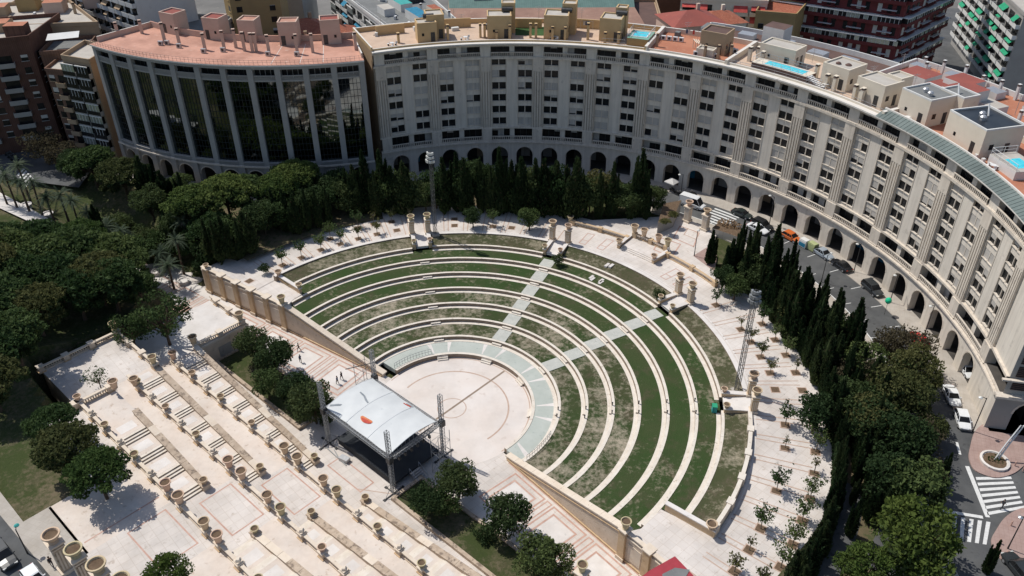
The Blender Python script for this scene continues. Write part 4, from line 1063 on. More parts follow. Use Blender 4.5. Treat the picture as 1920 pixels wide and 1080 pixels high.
# ------------------------------------------------------------------ rooftop things (parts of their block)
def rp(a, d, z=34.3): return (*polk(a, RF+d), z)
def stair_room(root, TL, a, d, w, l, h, m, roof, wallside=True, name='stair_room', z=34.3, P=None, win=True, rim=None):
    x, y = (P or polk)(a, (RF if P is None else 65.96)+(d if P is None else -d)); an = rad(a)
    mb = MB(); mb.obb(x, y, z-.1, z+h, an, l, w, m, roof)
    c, s = math.cos(an), math.sin(an)
    for k, (dx, dy, lx, ly) in enumerate(((l/2-.12,0,.25,w+.004),(-l/2+.12,0,.25,w+.004),(0,w/2-.12,l-.5,.25),(0,-w/2+.12,l-.5,.25))):
        mb.obb(x+c*dx-s*dy, y+s*dx+c*dy, z+h+.003, z+h+.28, an, lx, ly, rim or m)
    if win:
        f = -1 if P is None else 1
        for dy, zz, ww, hh, mm in ((-w*.28,.1,.9,2.0,'metal_dark'),(w*.22,1.4,.5,.6,'pane')):
            mb.obb(x+c*f*(l/2+.012)-s*dy, y+s*f*(l/2+.012)+c*dy, z+zz, z+zz+hh, an, .04, ww, mm)
        for dx, zz, ww, hh, mm in ((l*.15,.1,.9,2.0,'metal_dark'),(-l*.25,1.3,.8,.9,'pane')):
            mb.obb(x+c*dx+s*(w/2+.012), y+s*dx-c*(w/2+.012), z+zz, z+zz+hh, an, ww, .04, mm)
    mb.build(name, root, TL)
def chimney(root, TL, x, y, h, w, m, an=0., z=34.3):
    mb = MB(); mb.obb(x, y, z-.05, z+h, an, w, w*.8, m); mb.obb(x, y, z+h+.003, z+h+.1, an, w*1.15, w*.95, 'roof_brown'); mb.obb(x, y, z+h+.103, z+h+.32, an, w*.8, w*.65, 'metal_dark'); mb.obb(x, y, z+h+.323, z+h+.4, an, w*1.1, w*.95, m); mb.build('chimney', root, TL)
def aircon(root, TL, x, y, an, z=34.3, m='metal_white'):
    mb = MB(); mb.obb(x, y, z+.1, z+.95, an, .5, 1.0, m); c, s = math.cos(an), math.sin(an)
    for f in (-1, 1): mb.tube([(x+c*f*.255, y+s*f*.255, z+.52), (x+c*f*.275, y+s*f*.275, z+.52)], .3, 'metal_dark', 10)
    mb.obb(x, y, z-.02, z+.1, an, .3, .7, 'metal_dark'); mb.build('air_conditioner', root, TL)
def railing(root, TL, pts, z, h=1.0, m='metal_white', name='railing', sp=1.6):
    mb = MB()
    for p, q in zip(pts, pts[1:]):
        mb.beam((*p,z+h), (*q,z+h), .06, .06, m); mb.beam((*p,z+h*.5), (*q,z+h*.5), .04, .04, m)
        l = math.hypot(q[0]-p[0], q[1]-p[1]); n = max(1, int(l/sp))
        for i in range(n+1): x = p[0]+(q[0]-p[0])*i/n; y = p[1]+(q[1]-p[1])*i/n; mb.beam((x,y,z), (x,y,z+h), .05, .05, m)
    mb.build(name, root, TL)
# yellow section
for a, d, w, l, h in ((103.6,4.5,4.2,3.6,3.9),(102.0,6.6,3.8,4.4,4.9),(91.7,5.2,5.2,4.6,4.6),(82.4,5.4,5.2,4.8,4.8),(73.6,6.0,4.6,4.6,4.6)):
    stair_room(E1, T1, a, d, w, l, h, 'plaster_yellow', 'roof_pale')
for a, d, w, l, h in ((90.2,8.4,3.,3.2,6.2),(80.6,8.4,3.,3.2,6.3),(72.6,9.4,2.4,2.6,5.8)): stair_room(E1, T1, a, d, w, l, h, 'plaster_yellow', 'roof_pale', win=False)
for a, d, h in ((104.6,3.1,1.9),(100.2,3.2,3.0),(94.8,4.2,2.6),(94.1,4.2,2.6),(90.0,2.4,2.8),(92.2,2.2,1.6),(86.6,3.8,2.7),(85.7,3.8,2.7),(82.9,2.4,2.6),(80.8,2.4,2.6),(77.2,4.0,3.2),(74.2,2.6,2.0),(72.,2.6,2.2),(108.2,4.2,1.8)):
    x, y = polk(a, RF+d); chimney(E1, T1, x, y, h, .62, 'plaster_yellow', rad(a))
for a, d in ((103.9,5.),(91.2,6.6),(81.8,6.6),(73.2,7.2)):   # dark water tanks on the stair rooms
    mb = MB(); p = polk(a, RF+d); q = polk(a-1.7, RF+d); mb.tube([(*p,39.2+.35*(a<95)),(*q,39.2+.35*(a<95))], .5, 'metal_dark', 10); mb.build('water_tank', E1, T1)
mb = MB(); mb.arcsheet(polk, 84.3, 89.1, RF+5.2, RF+11.5, 34.312, 'awning_grass'); mb.build('artificial_grass', E1, T1)
for i, a in enumerate((108.5, 98.2, 87.2, 78.)): mb = MB(); mb.arc(polk, a-2.2, a+2.2, RF+10.6+(i % 2), RF+10.9+(i % 2), 34.3, 36.3, 'plaster_yellow'); mb.build('roof_screen', E1, T1)
# small square pool on a green deck at the right end of the yellow roof
mb = MB(); mb.arc(polk, 67.1, 70.6, RF+2.6, RF+8.4, 34.25, 35.9, 'plaster_ochre', 'pool_deck_green'); mb.build('pool_deck', E1, T1)
mb = MB(); mb.arcsheet(polk, 67.75, 69.95, RF+3.9, RF+7.5, 35.915, 'pool_water'); mb.arc(polk, 67.6, 70.1, RF+3.75, RF+3.98, 35.9, 36.0, 'metal_white'); mb.arc(polk, 67.6, 70.1, RF+7.42, RF+7.65, 35.9, 36.0, 'metal_white'); mb.arc(polk, 67.55, 67.74, RF+3.75, RF+7.65, 35.9, 36.002, 'metal_white'); mb.arc(polk, 69.96, 70.15, RF+3.75, RF+7.65, 35.9, 36.002, 'metal_white'); mb.build('swimming_pool', E1, T1)
railing(E1, T1, [polk(67.15,RF+2.7), polk(70.55,RF+2.7), polk(70.55,RF+8.3), polk(67.15,RF+8.3), polk(67.15,RF+2.7)], 35.9, 1.2)
railing(E1, T1, [polk(70.8,RF+2.), polk(74.6,RF+1.6)], 34.3, 1.3, 'metal_light')
# red section
stair_room(E2, T2, 57.2, 7.2, 5.4, 4.8, 4.2, 'plaster_tan', 'roof_brown', rim='plaster_tan')
stair_room(E2, T2, 57.6, 3.2, 3.6, 2.2, 1.4, 'plaster_cream', 'roof_pale', win=False, name='skylight')
for a, d in ((65.8,8.8),(64.9,8.9),(64.0,9.),(63.1,9.1),(54.9,8.2),(54.3,8.0),(55.6,8.4),(56.0,8.6)): x, y = polk(a, RF+d); aircon(E2, T2, x, y, rad(a))
for a, d in ((59.0,2.2),(56.6,2.6),(55.9,3.)): x, y = polk(a, RF+d); aircon(E2, T2, x, y, rad(a+20))
for a, d, h in ((65.9,4.,2.4),(57.4,1.8,2.2),(55.4,2.4,2.6),(54.,4.6,2.4)): x, y = polk(a, RF+d); chimney(E2, T2, x, y, h, .55, 'plaster_tan', rad(a))
mb = MB()
for i in range(4):
    p = rp(60.6-.35*i, 6.4, 34.4); q = rp(59.6-.35*i, 4.6, 36.1-.1*i); mb.tube([p, (p[0],p[1],36.2), q], .1, 'plaster_cream', 6)
mb.build('vent_duct', E2, T2)
# turquoise pool section
stair_room(E3, T3, 47.4, 8.6, 7.6, 4.6, 3.5, 'plaster_cream', 'roof_pale')
stair_room(E3, T3, 36.9, 6.4, 5.6, 5.6, 3.9, 'plaster_cream', 'roof_pale')
stair_room(E3, T3, 30.3, 4.8, 6., 5.0, 4.0, 'plaster_cream', 'roof_pale')
stair_room(E3, T3, 29.6, 8.6, 3.2, 3.2, 4.3, 'plaster_cream', 'roof_pale', win=False)
mb = MB(); mb.arc(polk, 40.2, 49.4, RF+1.2, RF+4.6, 34.25, 35.75, 'roof_brown', 'plaster_cream'); mb.build('pool_deck', E3, T3)
mb = MB(); mb.arcsheet(polk, 41.2, 47.6, RF+1.75, RF+3.9, 35.765, 'pool_water'); mb.arc(polk, 41., 47.8, RF+1.55, RF+1.74, 35.7, 35.85, 'metal_white'); mb.arc(polk, 41., 47.8, RF+3.91, RF+4.1, 35.7, 35.85, 'metal_white'); mb.build('swimming_pool', E3, T3)
railing(E3, T3, [polk(49.3,RF+4.5), polk(49.3,RF+1.3), polk(46.,RF+1.3), polk(43.,RF+1.3), polk(40.3,RF+1.3)], 35.75, 1.1)
railing(E3, T3, [polk(49.3,RF+4.6), polk(45.,RF+4.6), polk(40.3,RF+4.6)], 35.75, 1.1, 'metal_light')
mb = MB()
for i in range(8): mb.arc(polk, 39.9-i*.3, 40.15-i*.3, RF+1.4, RF+3., 35.6-i*.17, 35.7-i*.17, 'metal_white')
mb.build('pool_stair', E3, T3)
railing(E3, T3, [polk(40.1,RF+1.3), polk(37.6,RF+1.3)], 34.8, 1.2)
railing(E3, T3, [polk(53.+0-i*1.95, RF+.7) for i in range(15)], 34.6, .8, 'metal_light')
for a, d, h in ((51.2,5.2,2.6),(50.4,6.8,2.4),(49.2,5.4,2.2),(40.6,5.6,2.4),(37.6,3.0,2.2),(36.,2.4,2.6),(32.4,2.2,2.4),(31.2,1.9,2.2),(30.8,1.5,2.6),(33.0,4.,2.)): x, y = polk(a, RF+d); chimney(E3, T3, x, y, h, .75, 'plaster_cream', rad(a))
mb = MB(); p = rp(37.6,5.6,38.3); mb.lathe([(.5,0),(.5,.12),(.2,.3)], 'roof_brown', p); p = rp(36.4,6.4,38.2); mb.lathe([(.6,0),(.6,.12),(.25,.35)], 'roof_brown', p); mb.build('roof_vent', E3, T3)
# right section
stair_room(E4, T4, 23.4, 6.2, 6.4, 6.2, 4.6, 'plaster_cream', 'roof_grey', rim='plaster_white')
stair_room(E4, T4, 21.8, 10.6, 5.0, 3.6, 4.7, 'plaster_cream', 'roof_grey', rim='plaster_white', win=False)
stair_room(E4, T4, 14.6, 6.8, 8.4, 7.4, 4.6, 'plaster_cream', 'roof_black', rim='plaster_white')
stair_room(E4, T4, -4., 8., 8., 6., 4.4, 'plaster_cream', 'roof_grey', rim='plaster_white')
for a, d, z in ((23.8,5.6,38.9),(22.6,5.,38.9),(14.4,5.6,38.9),(15.4,6.6,38.9)): mb = MB(); mb.lathe([(.45,0),(.45,.5),(.55,.55),(.3,.8)], 'metal_light', rp(a,d,z), 8); mb.build('roof_vent', E4, T4)
for a, d in ((21.4,9.6),(15.2,7.6)): mb = MB(); mb.tube([rp(a,d,38.9), rp(a+.7,d+.4,40.6)], .14, 'metal_white', 6); mb.build('flue', E4, T4)
mb = MB(); mb.arc(polk, 5.6, 10.4, RF+4., RF+8.5, 34.25, 35.7, 'plaster_white', 'roof_pale'); mb.build('pool_deck', E4, T4)
mb = MB(); mb.arcsheet(polk, 6.4, 8.8, RF+5., RF+7.5, 35.715, 'pool_water'); mb.build('swimming_pool', E4, T4)
railing(E4, T4, [polk(10.3,RF+8.4), polk(10.3,RF+4.1), polk(5.7,RF+4.1)], 35.7, 1.1)
for i in range(3): mb = MB(); mb.obb(*polk(11.6-i*1.2, RF+3.2), 34.25, 35.0, rad(12), .5, .5, 'plaster_white'); mb.build('roof_lamp', E4, T4)

# ================================================================== the convex glass block at the left
RG = 65.96; GB = 4.836; ga = [-126.7+GB*i for i in range(12)]
def PG(a, d, z): x, y = polg(a, RG-d); return (x, y, z)
TG = (*polg(-100, 59), STREET)
tg = thing('glass_block', 'convex dark mirror-glass block with grey ribs above an arcade, under a salmon roof', 'building', TG)
lo, hi = ga[0]-.5, ga[-1]+.5
for a in ga:
    mb = MB()
    mb.arc(polg, a-.5, a+.5, RG-.4, RG+.55, 11.9, 34.0, 'facade_grey')
    mb.arc(polg, a-.62, a+.62, RG-.4, RG+.7, 5.5, 11.9, 'facade_grey'); mb.build('column', tg, TG)
mb = MB()
arch_wall(mb, PG, lo, hi, [a+GB/2 for a in ga[:-1]], 1.62, STREET+.1, 8.8, 11.6, -.25, RG, 'facade_grey')
mb.arc(polg, lo, hi, RG-.4, RG+.85, 11.6, 11.95, 'facade_trim'); mb.arc(polg, lo, hi, RG-.5, RG+.35, 11.95, 12.75, 'facade_grey')
mb.arc(polg, lo, hi, RG-.5, RG+.32, 30.7, 31.0, 'facade_grey'); mb.arc(polg, lo, hi, RG-.5, RG+.6, 33.35, 34.15, 'facade_grey')
n = 24
for i in range(n):
    a, b = lo+(hi-lo)*i/n, lo+(hi-lo)*(i+1)/n
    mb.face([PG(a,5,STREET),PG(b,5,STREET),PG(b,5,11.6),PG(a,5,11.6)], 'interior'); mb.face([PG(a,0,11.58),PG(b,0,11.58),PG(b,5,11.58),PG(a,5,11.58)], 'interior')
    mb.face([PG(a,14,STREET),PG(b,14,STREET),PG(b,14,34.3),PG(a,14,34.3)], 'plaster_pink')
for a, m_ in ((lo,'plaster_tan'),(hi,'facade_grey')): mb.face([PG(a,-.3,STREET),PG(a,14,STREET),PG(a,14,34.15),PG(a,-.3,34.15)], m_)
mb.build('wall', tg, TG, fix=False)
for i in range(11):
    a0, a1 = ga[i]+.5, ga[i]+GB-.5
    mb = MB(); c = (a0+a1)/2
    for s, e in ((a0, c), (c, a1)): mb.face([PG(s,.05,12.7),PG(e,.05,12.7),PG(e,.05,30.8),PG(s,.05,30.8)], 'mirror_glass')
    for k in range(1, 6): a = a0+(a1-a0)*k/6; mb.beam(PG(a,.0,12.7), PG(a,.0,30.8), .07, .07, 'mullion')
    for k in range(1, 13): z = 12.7+18.1*k/13; mb.beam(PG(a0,.0,z), PG(c,.0,z), .06, .06, 'mullion'); mb.beam(PG(c,.0,z), PG(a1,.0,z), .06, .06, 'mullion')
    mb.build('curtain_wall', tg, TG, fix=False)
    mb = MB(); mb.face([PG(a0,.9,31.0),PG(a1,.9,31.0),PG(a1,.9,33.4),PG(a0,.9,33.4)], 'pane')
    for k in range(5): a = a0+(a1-a0)*k/4; mb.beam(PG(a,.85,31.0), PG(a,.85,33.4), .09, .09, 'facade_grey' if i > 6 else 'mullion')
    mb.build('window', tg, TG, fix=False)
for i in range(11):
    a0, a1 = ga[i]+.5, ga[i]+GB-.5
    for z0, z1, r in ((31.0,32.0,RG+.2),(11.95,12.8,RG+.6)):
        mb = MB(); mb.arc(polg, a0, a1, r-.1, r+.1, z1-.14, z1, 'facade_grey')
        for k in range(22): a = a0+(a1-a0)*(k+.5)/22; mb.obb(*polg(a, r), z0, z1-.14, rad(a), .12, .12, 'facade_grey')
        mb.build('balustrade', tg, TG)
mb = MB(); mb.arcsheet(polg, lo, hi, RG-14, RG+.9, 34.32, 'roof_pink', 1.2, 4); mb.arc(polg, lo, hi, RG+.35, RG+.95, 34.0, 34.30, 'cornice'); mb.build('roof', tg, TG)
mb = MB(); mb.arc(polg, lo, hi, RG-14.2, RG-13.9, 34.3, 35.6, 'plaster_pink', 'roof_pink'); mb.arc(polg, lo, lo+.25, RG-13.9, RG-1, 34.3, 35.5, 'plaster_pink', 'cornice'); mb.arc(polg, hi-.25, hi, RG-13.9, RG-.6, 34.3, 35.3, 'plaster_pink', 'cornice'); mb.build('parapet', tg, TG)
mb = MB()
for i in range(70):
    a = lo+(hi-lo)*i/69; mb.beam((*polg(a,RG+.55),34.3), (*polg(a,RG+.55),35.25), .045, .045, 'stripe_red')
for i in range(35):
    a, b = lo+(hi-lo)*i/35, lo+(hi-lo)*(i+1)/35
    for z in (35.25, 34.8): mb.beam((*polg(a,RG+.55),z), (*polg(b,RG+.55),z), .045, .045, 'stripe_red')
mb.build('railing', tg, TG)
def gxy(px): return px
for p, w, l, h, r in (((-74.99,182.90),4.2,3.8,4.3,'roof_red'),((-64.15,178.63),4.,3.8,4.4,'roof_red'),((-56.23,177.29),3.8,3.6,4.3,'roof_pink'),((-46.76,174.60),4.,3.6,4.7,'roof_pink'),((-37.90,175.39),4.1,3.6,4.9,'roof_red')):
    a = math.degrees(math.atan2(p[1]-GY, p[0]-GX)); stair_room(tg, TG, a, RG-math.hypot(p[0]-GX, p[1]-GY)+2.2, w, l, h, 'plaster_pink', r, P=polg)
for p, h in (((-73.83,177.10),4.0),((-70.30,175.74),3.2),((-63.86,172.37),3.2),((-59.96,172.75),3.6),((-57.79,173.79),3.6),((-55.46,171.78),3.6),((-53.63,171.13),3.6),((-52.94,171.47),3.5),((-49.89,169.84),3.6),((-44.07,169.90),3.7),((-41.02,170.60),3.6),((-32.30,172.03),3.4),((-81.08,183.58),2.6),((-85.76,182.04),2.6)):
    chimney(tg, TG, p[0], p[1], h, .62, 'plaster_pink', .2)
for p in ((-74.15,176.40),(-72.91,176.76),(-69.74,174.70),(-63.55,171.36),(-59.76,172.07),(-49.81,169.51),(-43.83,169.25)): aircon(tg, TG, p[0], p[1]-.9, 1.4, 34.3, 'metal_light')
mb = MB()
for a in (-80, -84, -89): mb.arcsheet(polg, a-.05, a+.05, RG-12, RG, 34.335, 'cornice')
mb.build('roof_seam', tg, TG)

# small rooftop clutter: aerials, pipes, clothes lines, deck furniture
rc = random.Random(77)
def aerial(root, TL, p, h):
    mb = MB(); mb.beam(p, (p[0],p[1],p[2]+h), .06, .06, 'metal_light')
    for k in range(3): w_ = .8-.18*k; mb.beam((p[0]-w_,p[1]-.2,p[2]+h-.15-.35*k), (p[0]+w_,p[1]+.2,p[2]+h-.15-.35*k), .045, .045, 'metal_light')
    mb.build('aerial', root, TL)
def pipe_run(root, TL, a0, a1, d, z, m='metal_light'):
    mb = MB(); n = 6; mb.tube([(*polk(a0+(a1-a0)*i/n, RF+d), z) for i in range(n+1)], .09, m, 6); mb.build('roof_pipe', root, TL)
def clothes_line(root, TL, a, d, z):
    p = Vector(polk(a, RF+d)); q = Vector(polk(a-1.9, RF+d)); mb = MB()
    for e in (p, q): mb.beam((*e, z), (*e, z+1.9), .06, .06, 'metal_light')
    mb.beam((*p, z+1.8), (*q, z+1.8), .03, .03, 'metal_light')
    for i in range(5):
        if rc.random() < .75: e = p.lerp(q, (i+.6)/5.6); dd = (q-p).normalized()*.22; mb.face([(*(e-dd), z+1.78), (*(e+dd), z+1.78), (*(e+dd), z+.9), (*(e-dd), z+.9)], rc.choice(['cloth_white','awning_red','cloth_blue','blind_white','awning_blue']))
    mb.build('clothes_line', root, TL)
def deck_set(root, TL, a, d, z, parasol=None):
    p = polk(a, RF+d); mb = MB(); mb.lathe([(.06,0),(.05,.7),(.5,.72),(.5,.76)], 'metal_white', (*p, z), 10)
    for k in range(3): c = (p[0]+.9*math.cos(k*2.1+a), p[1]+.9*math.sin(k*2.1+a)); mb.obb(*c, z+.4, z+.46, k, .45, .45, 'metal_white'); mb.obb(c[0]+.2, c[1], z+.46, z+.9, k, .06, .45, 'metal_white'); mb.obb(*c, z, z+.4, k, .3, .3, 'metal_dark')
    mb.build('terrace_furniture', root, TL)
for root, TL, lo, hi in ((E1,T1,70.5,112), (E2,T2,54,66), (E3,T3,27,52), (E4,T4,-3,25)):
    n = int((hi-lo)/4.2)
    for i in range(n):
        a = lo+(hi-lo)*(i+rc.random())/n
        aerial(root, TL, (*polk(a, RF+12.5+rc.random()*1.4), 34.3), rc.uniform(2.2, 4.2))
        if i % 2 == 0: pipe_run(root, TL, a-1.6, a+1.6, rc.choice([1.5, 10.8, 12.2]), 34.45)
        if i % 3 == 1: clothes_line(root, TL, a, rc.uniform(10.6, 12.6), 34.3)
        if i % 3 == 2: deck_set(root, TL, a, rc.uniform(2., 3.2), 34.31)
        x, y = polk(a+1.2, RF+rc.uniform(9.6, 12.8)); mb = MB(); mb.obb(x, y, 34.25, 34.3+rc.uniform(.35, 1.1), rc.random(), rc.uniform(.6,1.8), rc.uniform(.5,1.2), rc.choice(['plaster_white','metal_light','plaster_cream','roof_grey'])); mb.build('roof_box', root, TL)

# ================================================================== the town behind
def apartment(label, poly, h, wallm, roofm, sides=None, z0=STREET, name='apartment_building', floor=2.9, trim='plaster_white', awn='awning_green', parapet=.9, seed=1, cat='building', first=3.2, group=None):
    rg = random.Random(seed); n = len(poly)
    area = sum(poly[i][0]*poly[(i+1) % n][1]-poly[(i+1) % n][0]*poly[i][1] for i in range(n))
    if area < 0: poly = poly[::-1]
    o = (sum(p[0] for p in poly)/n, sum(p[1] for p in poly)/n, z0); t = thing(name, label, cat, o, 0, group)
    mb = MB(); mb.prism(poly, z0-1, z0+h, wallm); mb.build('wall', t, o)
    c = Vector(o[:2]); ins = [tuple(c+(Vector(p)-c)*.985) for p in poly]
    mb = MB(); mb.face([(*p, z0+h+.02) for p in ins], roofm); mb.build('roof', t, o)
    mb = MB()
    for i in range(n):
        p, q = poly[i], poly[(i+1) % n]; mb.beam((*p, z0+h+parapet/2), (*q, z0+h+parapet/2), .3, parapet, trim if parapet < .5 else wallm)
    mb.build('parapet', t, o)
    cnt = 0
    for key, pat in (sides or {}).items():
        # the visible side is named by its outward direction in degrees
        best = None
        for i in range(n):
            p, q = Vector(poly[i]), Vector(poly[(i+1) % n]); d = (q-p).normalized(); nn = Vector((d.y, -d.x)); dev = nn.dot(Vector((math.cos(rad(key)), math.sin(rad(key)))))
            if best is None or dev > best[0]: best = (dev, p, d, nn, (q-p).length)
        _, p, d, nn, l = best; an = math.atan2(d.y, d.x)
        k = len(pat); w = l/k; nfl = int((h-first)/floor)
        for f in range(nfl):
            z = z0+first+f*floor
            for j, ch in enumerate(pat):
                if ch == '.' : continue
                x = p+d*(w*(j+.5)); cnt += 1
                if ch == 'w':
                    mb = MB(); y = x+nn*.02; mb.obb(y.x, y.y, z+.9, z+2.3, an, min(1.4, w*.55), .06, 'pane'); b = rg.random()
                    if b < .6: y = x+nn*.06; mb.obb(y.x, y.y, z+2.3-1.4*b*1.4, z+2.3, an, min(1.4, w*.55), .06, 'blind_white')
                    y = x+nn*.06; mb.obb(y.x, y.y, z+.78, z+.9, an, min(1.7, w*.66), .2, trim); mb.build('window', t, o)
                elif ch == 'z':                           # glazed strip over a red band, the storey below set back
                    mb = MB(); y = x+nn*.7
                    if f % 2 == 1:
                        mb.obb(y.x, y.y, z-.15, z+.75, an, w+.02, 1.4, 'brick_red'); y = x+nn*.65; mb.obb(y.x, y.y, z+.75, z+2.1, an, w+.02, 1.2, 'pane')
                        for s in range(7): y = x+nn*1.28+d*(w*(s/7-.43)); mb.obb(y.x, y.y, z+.75, z+2.1, an, .1, .08, 'metal_white')
                        for s in range(7):
                            if rg.random() < .35: y = x+nn*1.27+d*(w*((s+.5)/7-.43)); mb.obb(y.x, y.y, z+.8, z+2.05, an, w/8, .05, 'glass_lit')
                        y = x+nn*.85; mb.obb(y.x, y.y, z+2.1, z+2.32, an, w+.02, 1.8, 'plaster_white'); mb.build('glazed_balcony', t, o)
                    else:
                        for s in (-.3, .02, .3):
                            y = x+nn*.03+d*(w*s); mb.obb(y.x, y.y, z+.1, z+2.2, an, w*.14, .06, 'blind_white' if rg.random() < .5 else 'pane')
                        y = x+nn*.55+d*(w*.02); mb.obb(y.x, y.y, z-.1, z+.04, an, w*.5, 1.1, 'brick_red'); mb.obb(y.x, y.y, z+.9, z+.98, an, w*.5, 1.1, 'metal_white'); mb.build('balcony', t, o)
                elif ch in 'bag':
                    mb = MB(); y = x+nn*.55; ww = w*.9
                    mb.obb(y.x, y.y, z-.1, z+.06, an, ww, 1.1, trim)
                    y = x+nn*1.06; mb.obb(y.x, y.y, z+.06, z+.98, an, ww, .08, trim if ch != 'g' else 'pane')
                    for s in (-1, 1): y = x+nn*.55+d*(s*ww/2); mb.obb(y.x, y.y, z+.06, z+.98, an, .08, 1.0, trim)
                    y = x+nn*.02; mb.obb(y.x, y.y, z+.1, z+2.4, an, ww*.8, .05, 'pane')
                    if ch == 'g':
                        y = x+nn*1.04; mb.obb(y.x, y.y, z+.98, z+2.5, an, ww, .05, 'glass_lit' if rg.random() < .4 else 'pane'); mb.obb(y.x, y.y, z+2.5, z+2.7, an, ww, .2, 'plaster_white')
                        for s in (-.25, 0, .25): y = x+nn*1.08+d*(s*ww); mb.obb(y.x, y.y, z+.98, z+2.5, an, .07, .07, 'metal_white')
                    e = mb.build('balcony', t, o)
                    if ch == 'a' and rg.random() < (.62 if len(pat) < 9 else .45):
                        mb = MB(); a1 = x-d*(ww*.44); a2 = x+d*(ww*.44*(1 if rg.random() < .6 else .2)); zz = z+2.45; dz = rg.uniform(.6, 1.5)
                        A = a1+nn*.05; B = a2+nn*.05; Cc = a2+nn*1.3; Dd = a1+nn*1.3
                        mb.face([(A.x,A.y,zz),(B.x,B.y,zz),(Cc.x,Cc.y,zz-dz),(Dd.x,Dd.y,zz-dz)], awn); g = mb.build('awning', t, o)
    return t, o
def add_rooms(t, o, items):
    for x, y, z, h, an, lx, ly, m, r in items:
        mb = MB(); mb.obb(x, y, z-.05, z+h, an, lx, ly, m, r); mb.build('roof_room', t, o)
def roof_clutter(t, o, pts, z, m, seed):
    rg = random.Random(seed)
    for x, y in pts:
        if rg.random() < .6: chimney(t, o, x, y, rg.uniform(1.2, 2.4), .6, m, rg.uniform(0, 1), z)
        else: aircon(t, o, x, y, rg.uniform(0, 3), z)
# left edge: dark brick tower
t, o = apartment('dark red brick tower with pale balconies at the left edge of the view', [(-108.8,187.7),(-109.4,205),(-131,199),(-128,180.6)], 26.2, 'brick_dark', 'roof_pale', {-70:'wbwbw', 0:'w.w.'}, seed=4, trim='facade_grey')
add_rooms(t, o, [(-112.4,190.6,31.8,2.6,.1,4.5,3.2,'brick_dark','roof_terracotta'),(-118,194,31.8,2.2,.2,4,4,'plaster_tan','roof_terracotta')]); roof_clutter(t, o, [(-116,188),(-121,189),(-123,193),(-118,199)], 31.8, 'plaster_tan', 3)
t, o = apartment('pale flat-roofed block with orange stair rooms behind the dark brick tower', [(-98.5,200.5),(-114,220),(-136,215),(-129,197)], 25.4, 'plaster_tan', 'roof_pale', {-70:'w.w.w.'}, seed=5, trim='plaster_tan')
add_rooms(t, o, [(-113.5,212,31,2.8,.2,4.5,5,'plaster_pink','roof_terracotta'),(-121,214,31,3.2,.2,4.5,5,'plaster_ochre','roof_pale'),(-106,217,31,2.6,.2,4,5,'plaster_pink','roof_cream'),(-126,209,31,2.4,.2,4,4,'plaster_tan','roof_terracotta')]); roof_clutter(t, o, [(-108,210),(-117,208),(-123,219),(-111,222),(-102,214)], 31, 'plaster_tan', 8)
t, o = apartment('low penthouse with a white awning between the brick tower and the glass block', [(-98,190.5),(-99.5,200),(-109,198),(-107.5,188)], 22.4, 'brick_brown', 'roof_grey', {-70:'wbw'}, seed=6, trim='facade_grey')
mb = MB(); mb.face([(-106.6,190.4,30.6),(-99.6,191.8,30.9),(-100.6,195,31.4),(-107.3,193.4,31.2)], 'plaster_white'); mb.build('awning', t, o)
t, o = apartment('narrow stepped brown building with sunlit pier and balconies, nearest the glass block', [(-104.2,182.2),(-99.4,181.0),(-98.4,189),(-104.4,190.5)], 20.8, 'brick_brown', 'roof_pale', {-90:'wb', 180:'w.'}, seed=7, trim='plaster_tan', parapet=.7)
t, o = apartment('taller tan building with glazed balconies wedged against the left end of the glass block', [(-99.2,181.4),(-91.8,178.4),(-90.6,187),(-98.2,191.5)], 23.8, 'plaster_tan', 'roof_pale', {-110:'gg', 180:'w.'}, seed=8, trim='facade_grey', parapet=1.)
t, o = apartment('tall pale block with rows of small balconies behind the left end of the salmon roof', [(-124,232),(-90,204.5),(-80,216),(-112,246)], 37, 'plaster_white', 'roof_pale', {-128:'bababababababa'}, seed=9, trim='plaster_white', awn='plaster_tan', floor=2.8)
t, o = apartment('grey building with louvred screens behind the first salmon stair room', [(-88,205),(-73,202.5),(-71,216),(-86,219)], 22, 'facade_grey', 'roof_grey', {-95:'ggggg', -10:'www'}, seed=10)
t, o = apartment('tall ochre tower with a yellow sunlit edge and brown shaded side, behind the salmon roof', [(-73.5,218.5),(-70.4,213.5),(-58.5,216),(-60,229),(-71,229)], 42, 'plaster_ochre', 'roof_pale', {-78:'w.w', -140:'.w'}, seed=11, trim='plaster_ochre')
# tiled houses
def hip_house(label, cx, cy, an, lx, ly, h, rh, wallm='plaster_tan', roofm='roof_tile', z0=STREET):
    t = thing('house', label, 'house', (cx, cy, z0), 0, 'tiled houses behind the glass block'); o = (cx, cy, z0)
    mb = MB(); mb.obb(cx, cy, z0-.5, z0+h, an, lx, ly, wallm); mb.build('wall', t, o)
    c, s = math.cos(an), math.sin(an); Q = lambda x, y, z: (cx+c*x-s*y, cy+s*x+c*y, z); e = .5; zz = z0+h
    a = [Q(-lx/2-e,-ly/2-e,zz), Q(lx/2+e,-ly/2-e,zz), Q(lx/2+e,ly/2+e,zz), Q(-lx/2-e,ly/2+e,zz)]; r1 = Q(-max(.2,lx/2-ly/2), 0, zz+rh); r2 = Q(max(.2,lx/2-ly/2), 0, zz+rh)
    mb = MB(); mb.face([a[0],a[1],r2,r1], roofm); mb.face([a[2],a[3],r1,r2], roofm); mb.face([a[1],a[2],r2], roofm); mb.face([a[3],a[0],r1], roofm); mb.face(a[::-1], wallm); mb.build('roof', t, o)
    mb = MB(); mb.obb(*Q(lx*.2, ly*.15, 0)[:2], zz+.2, zz+rh+.9, an, .8, .7, wallm); mb.build('chimney', t, o)
    return t
hip_house('red tiled house with a teal sheet beside it, behind the fourth salmon stair room', -53, 206, .25, 11, 8, 18.5, 2.2)
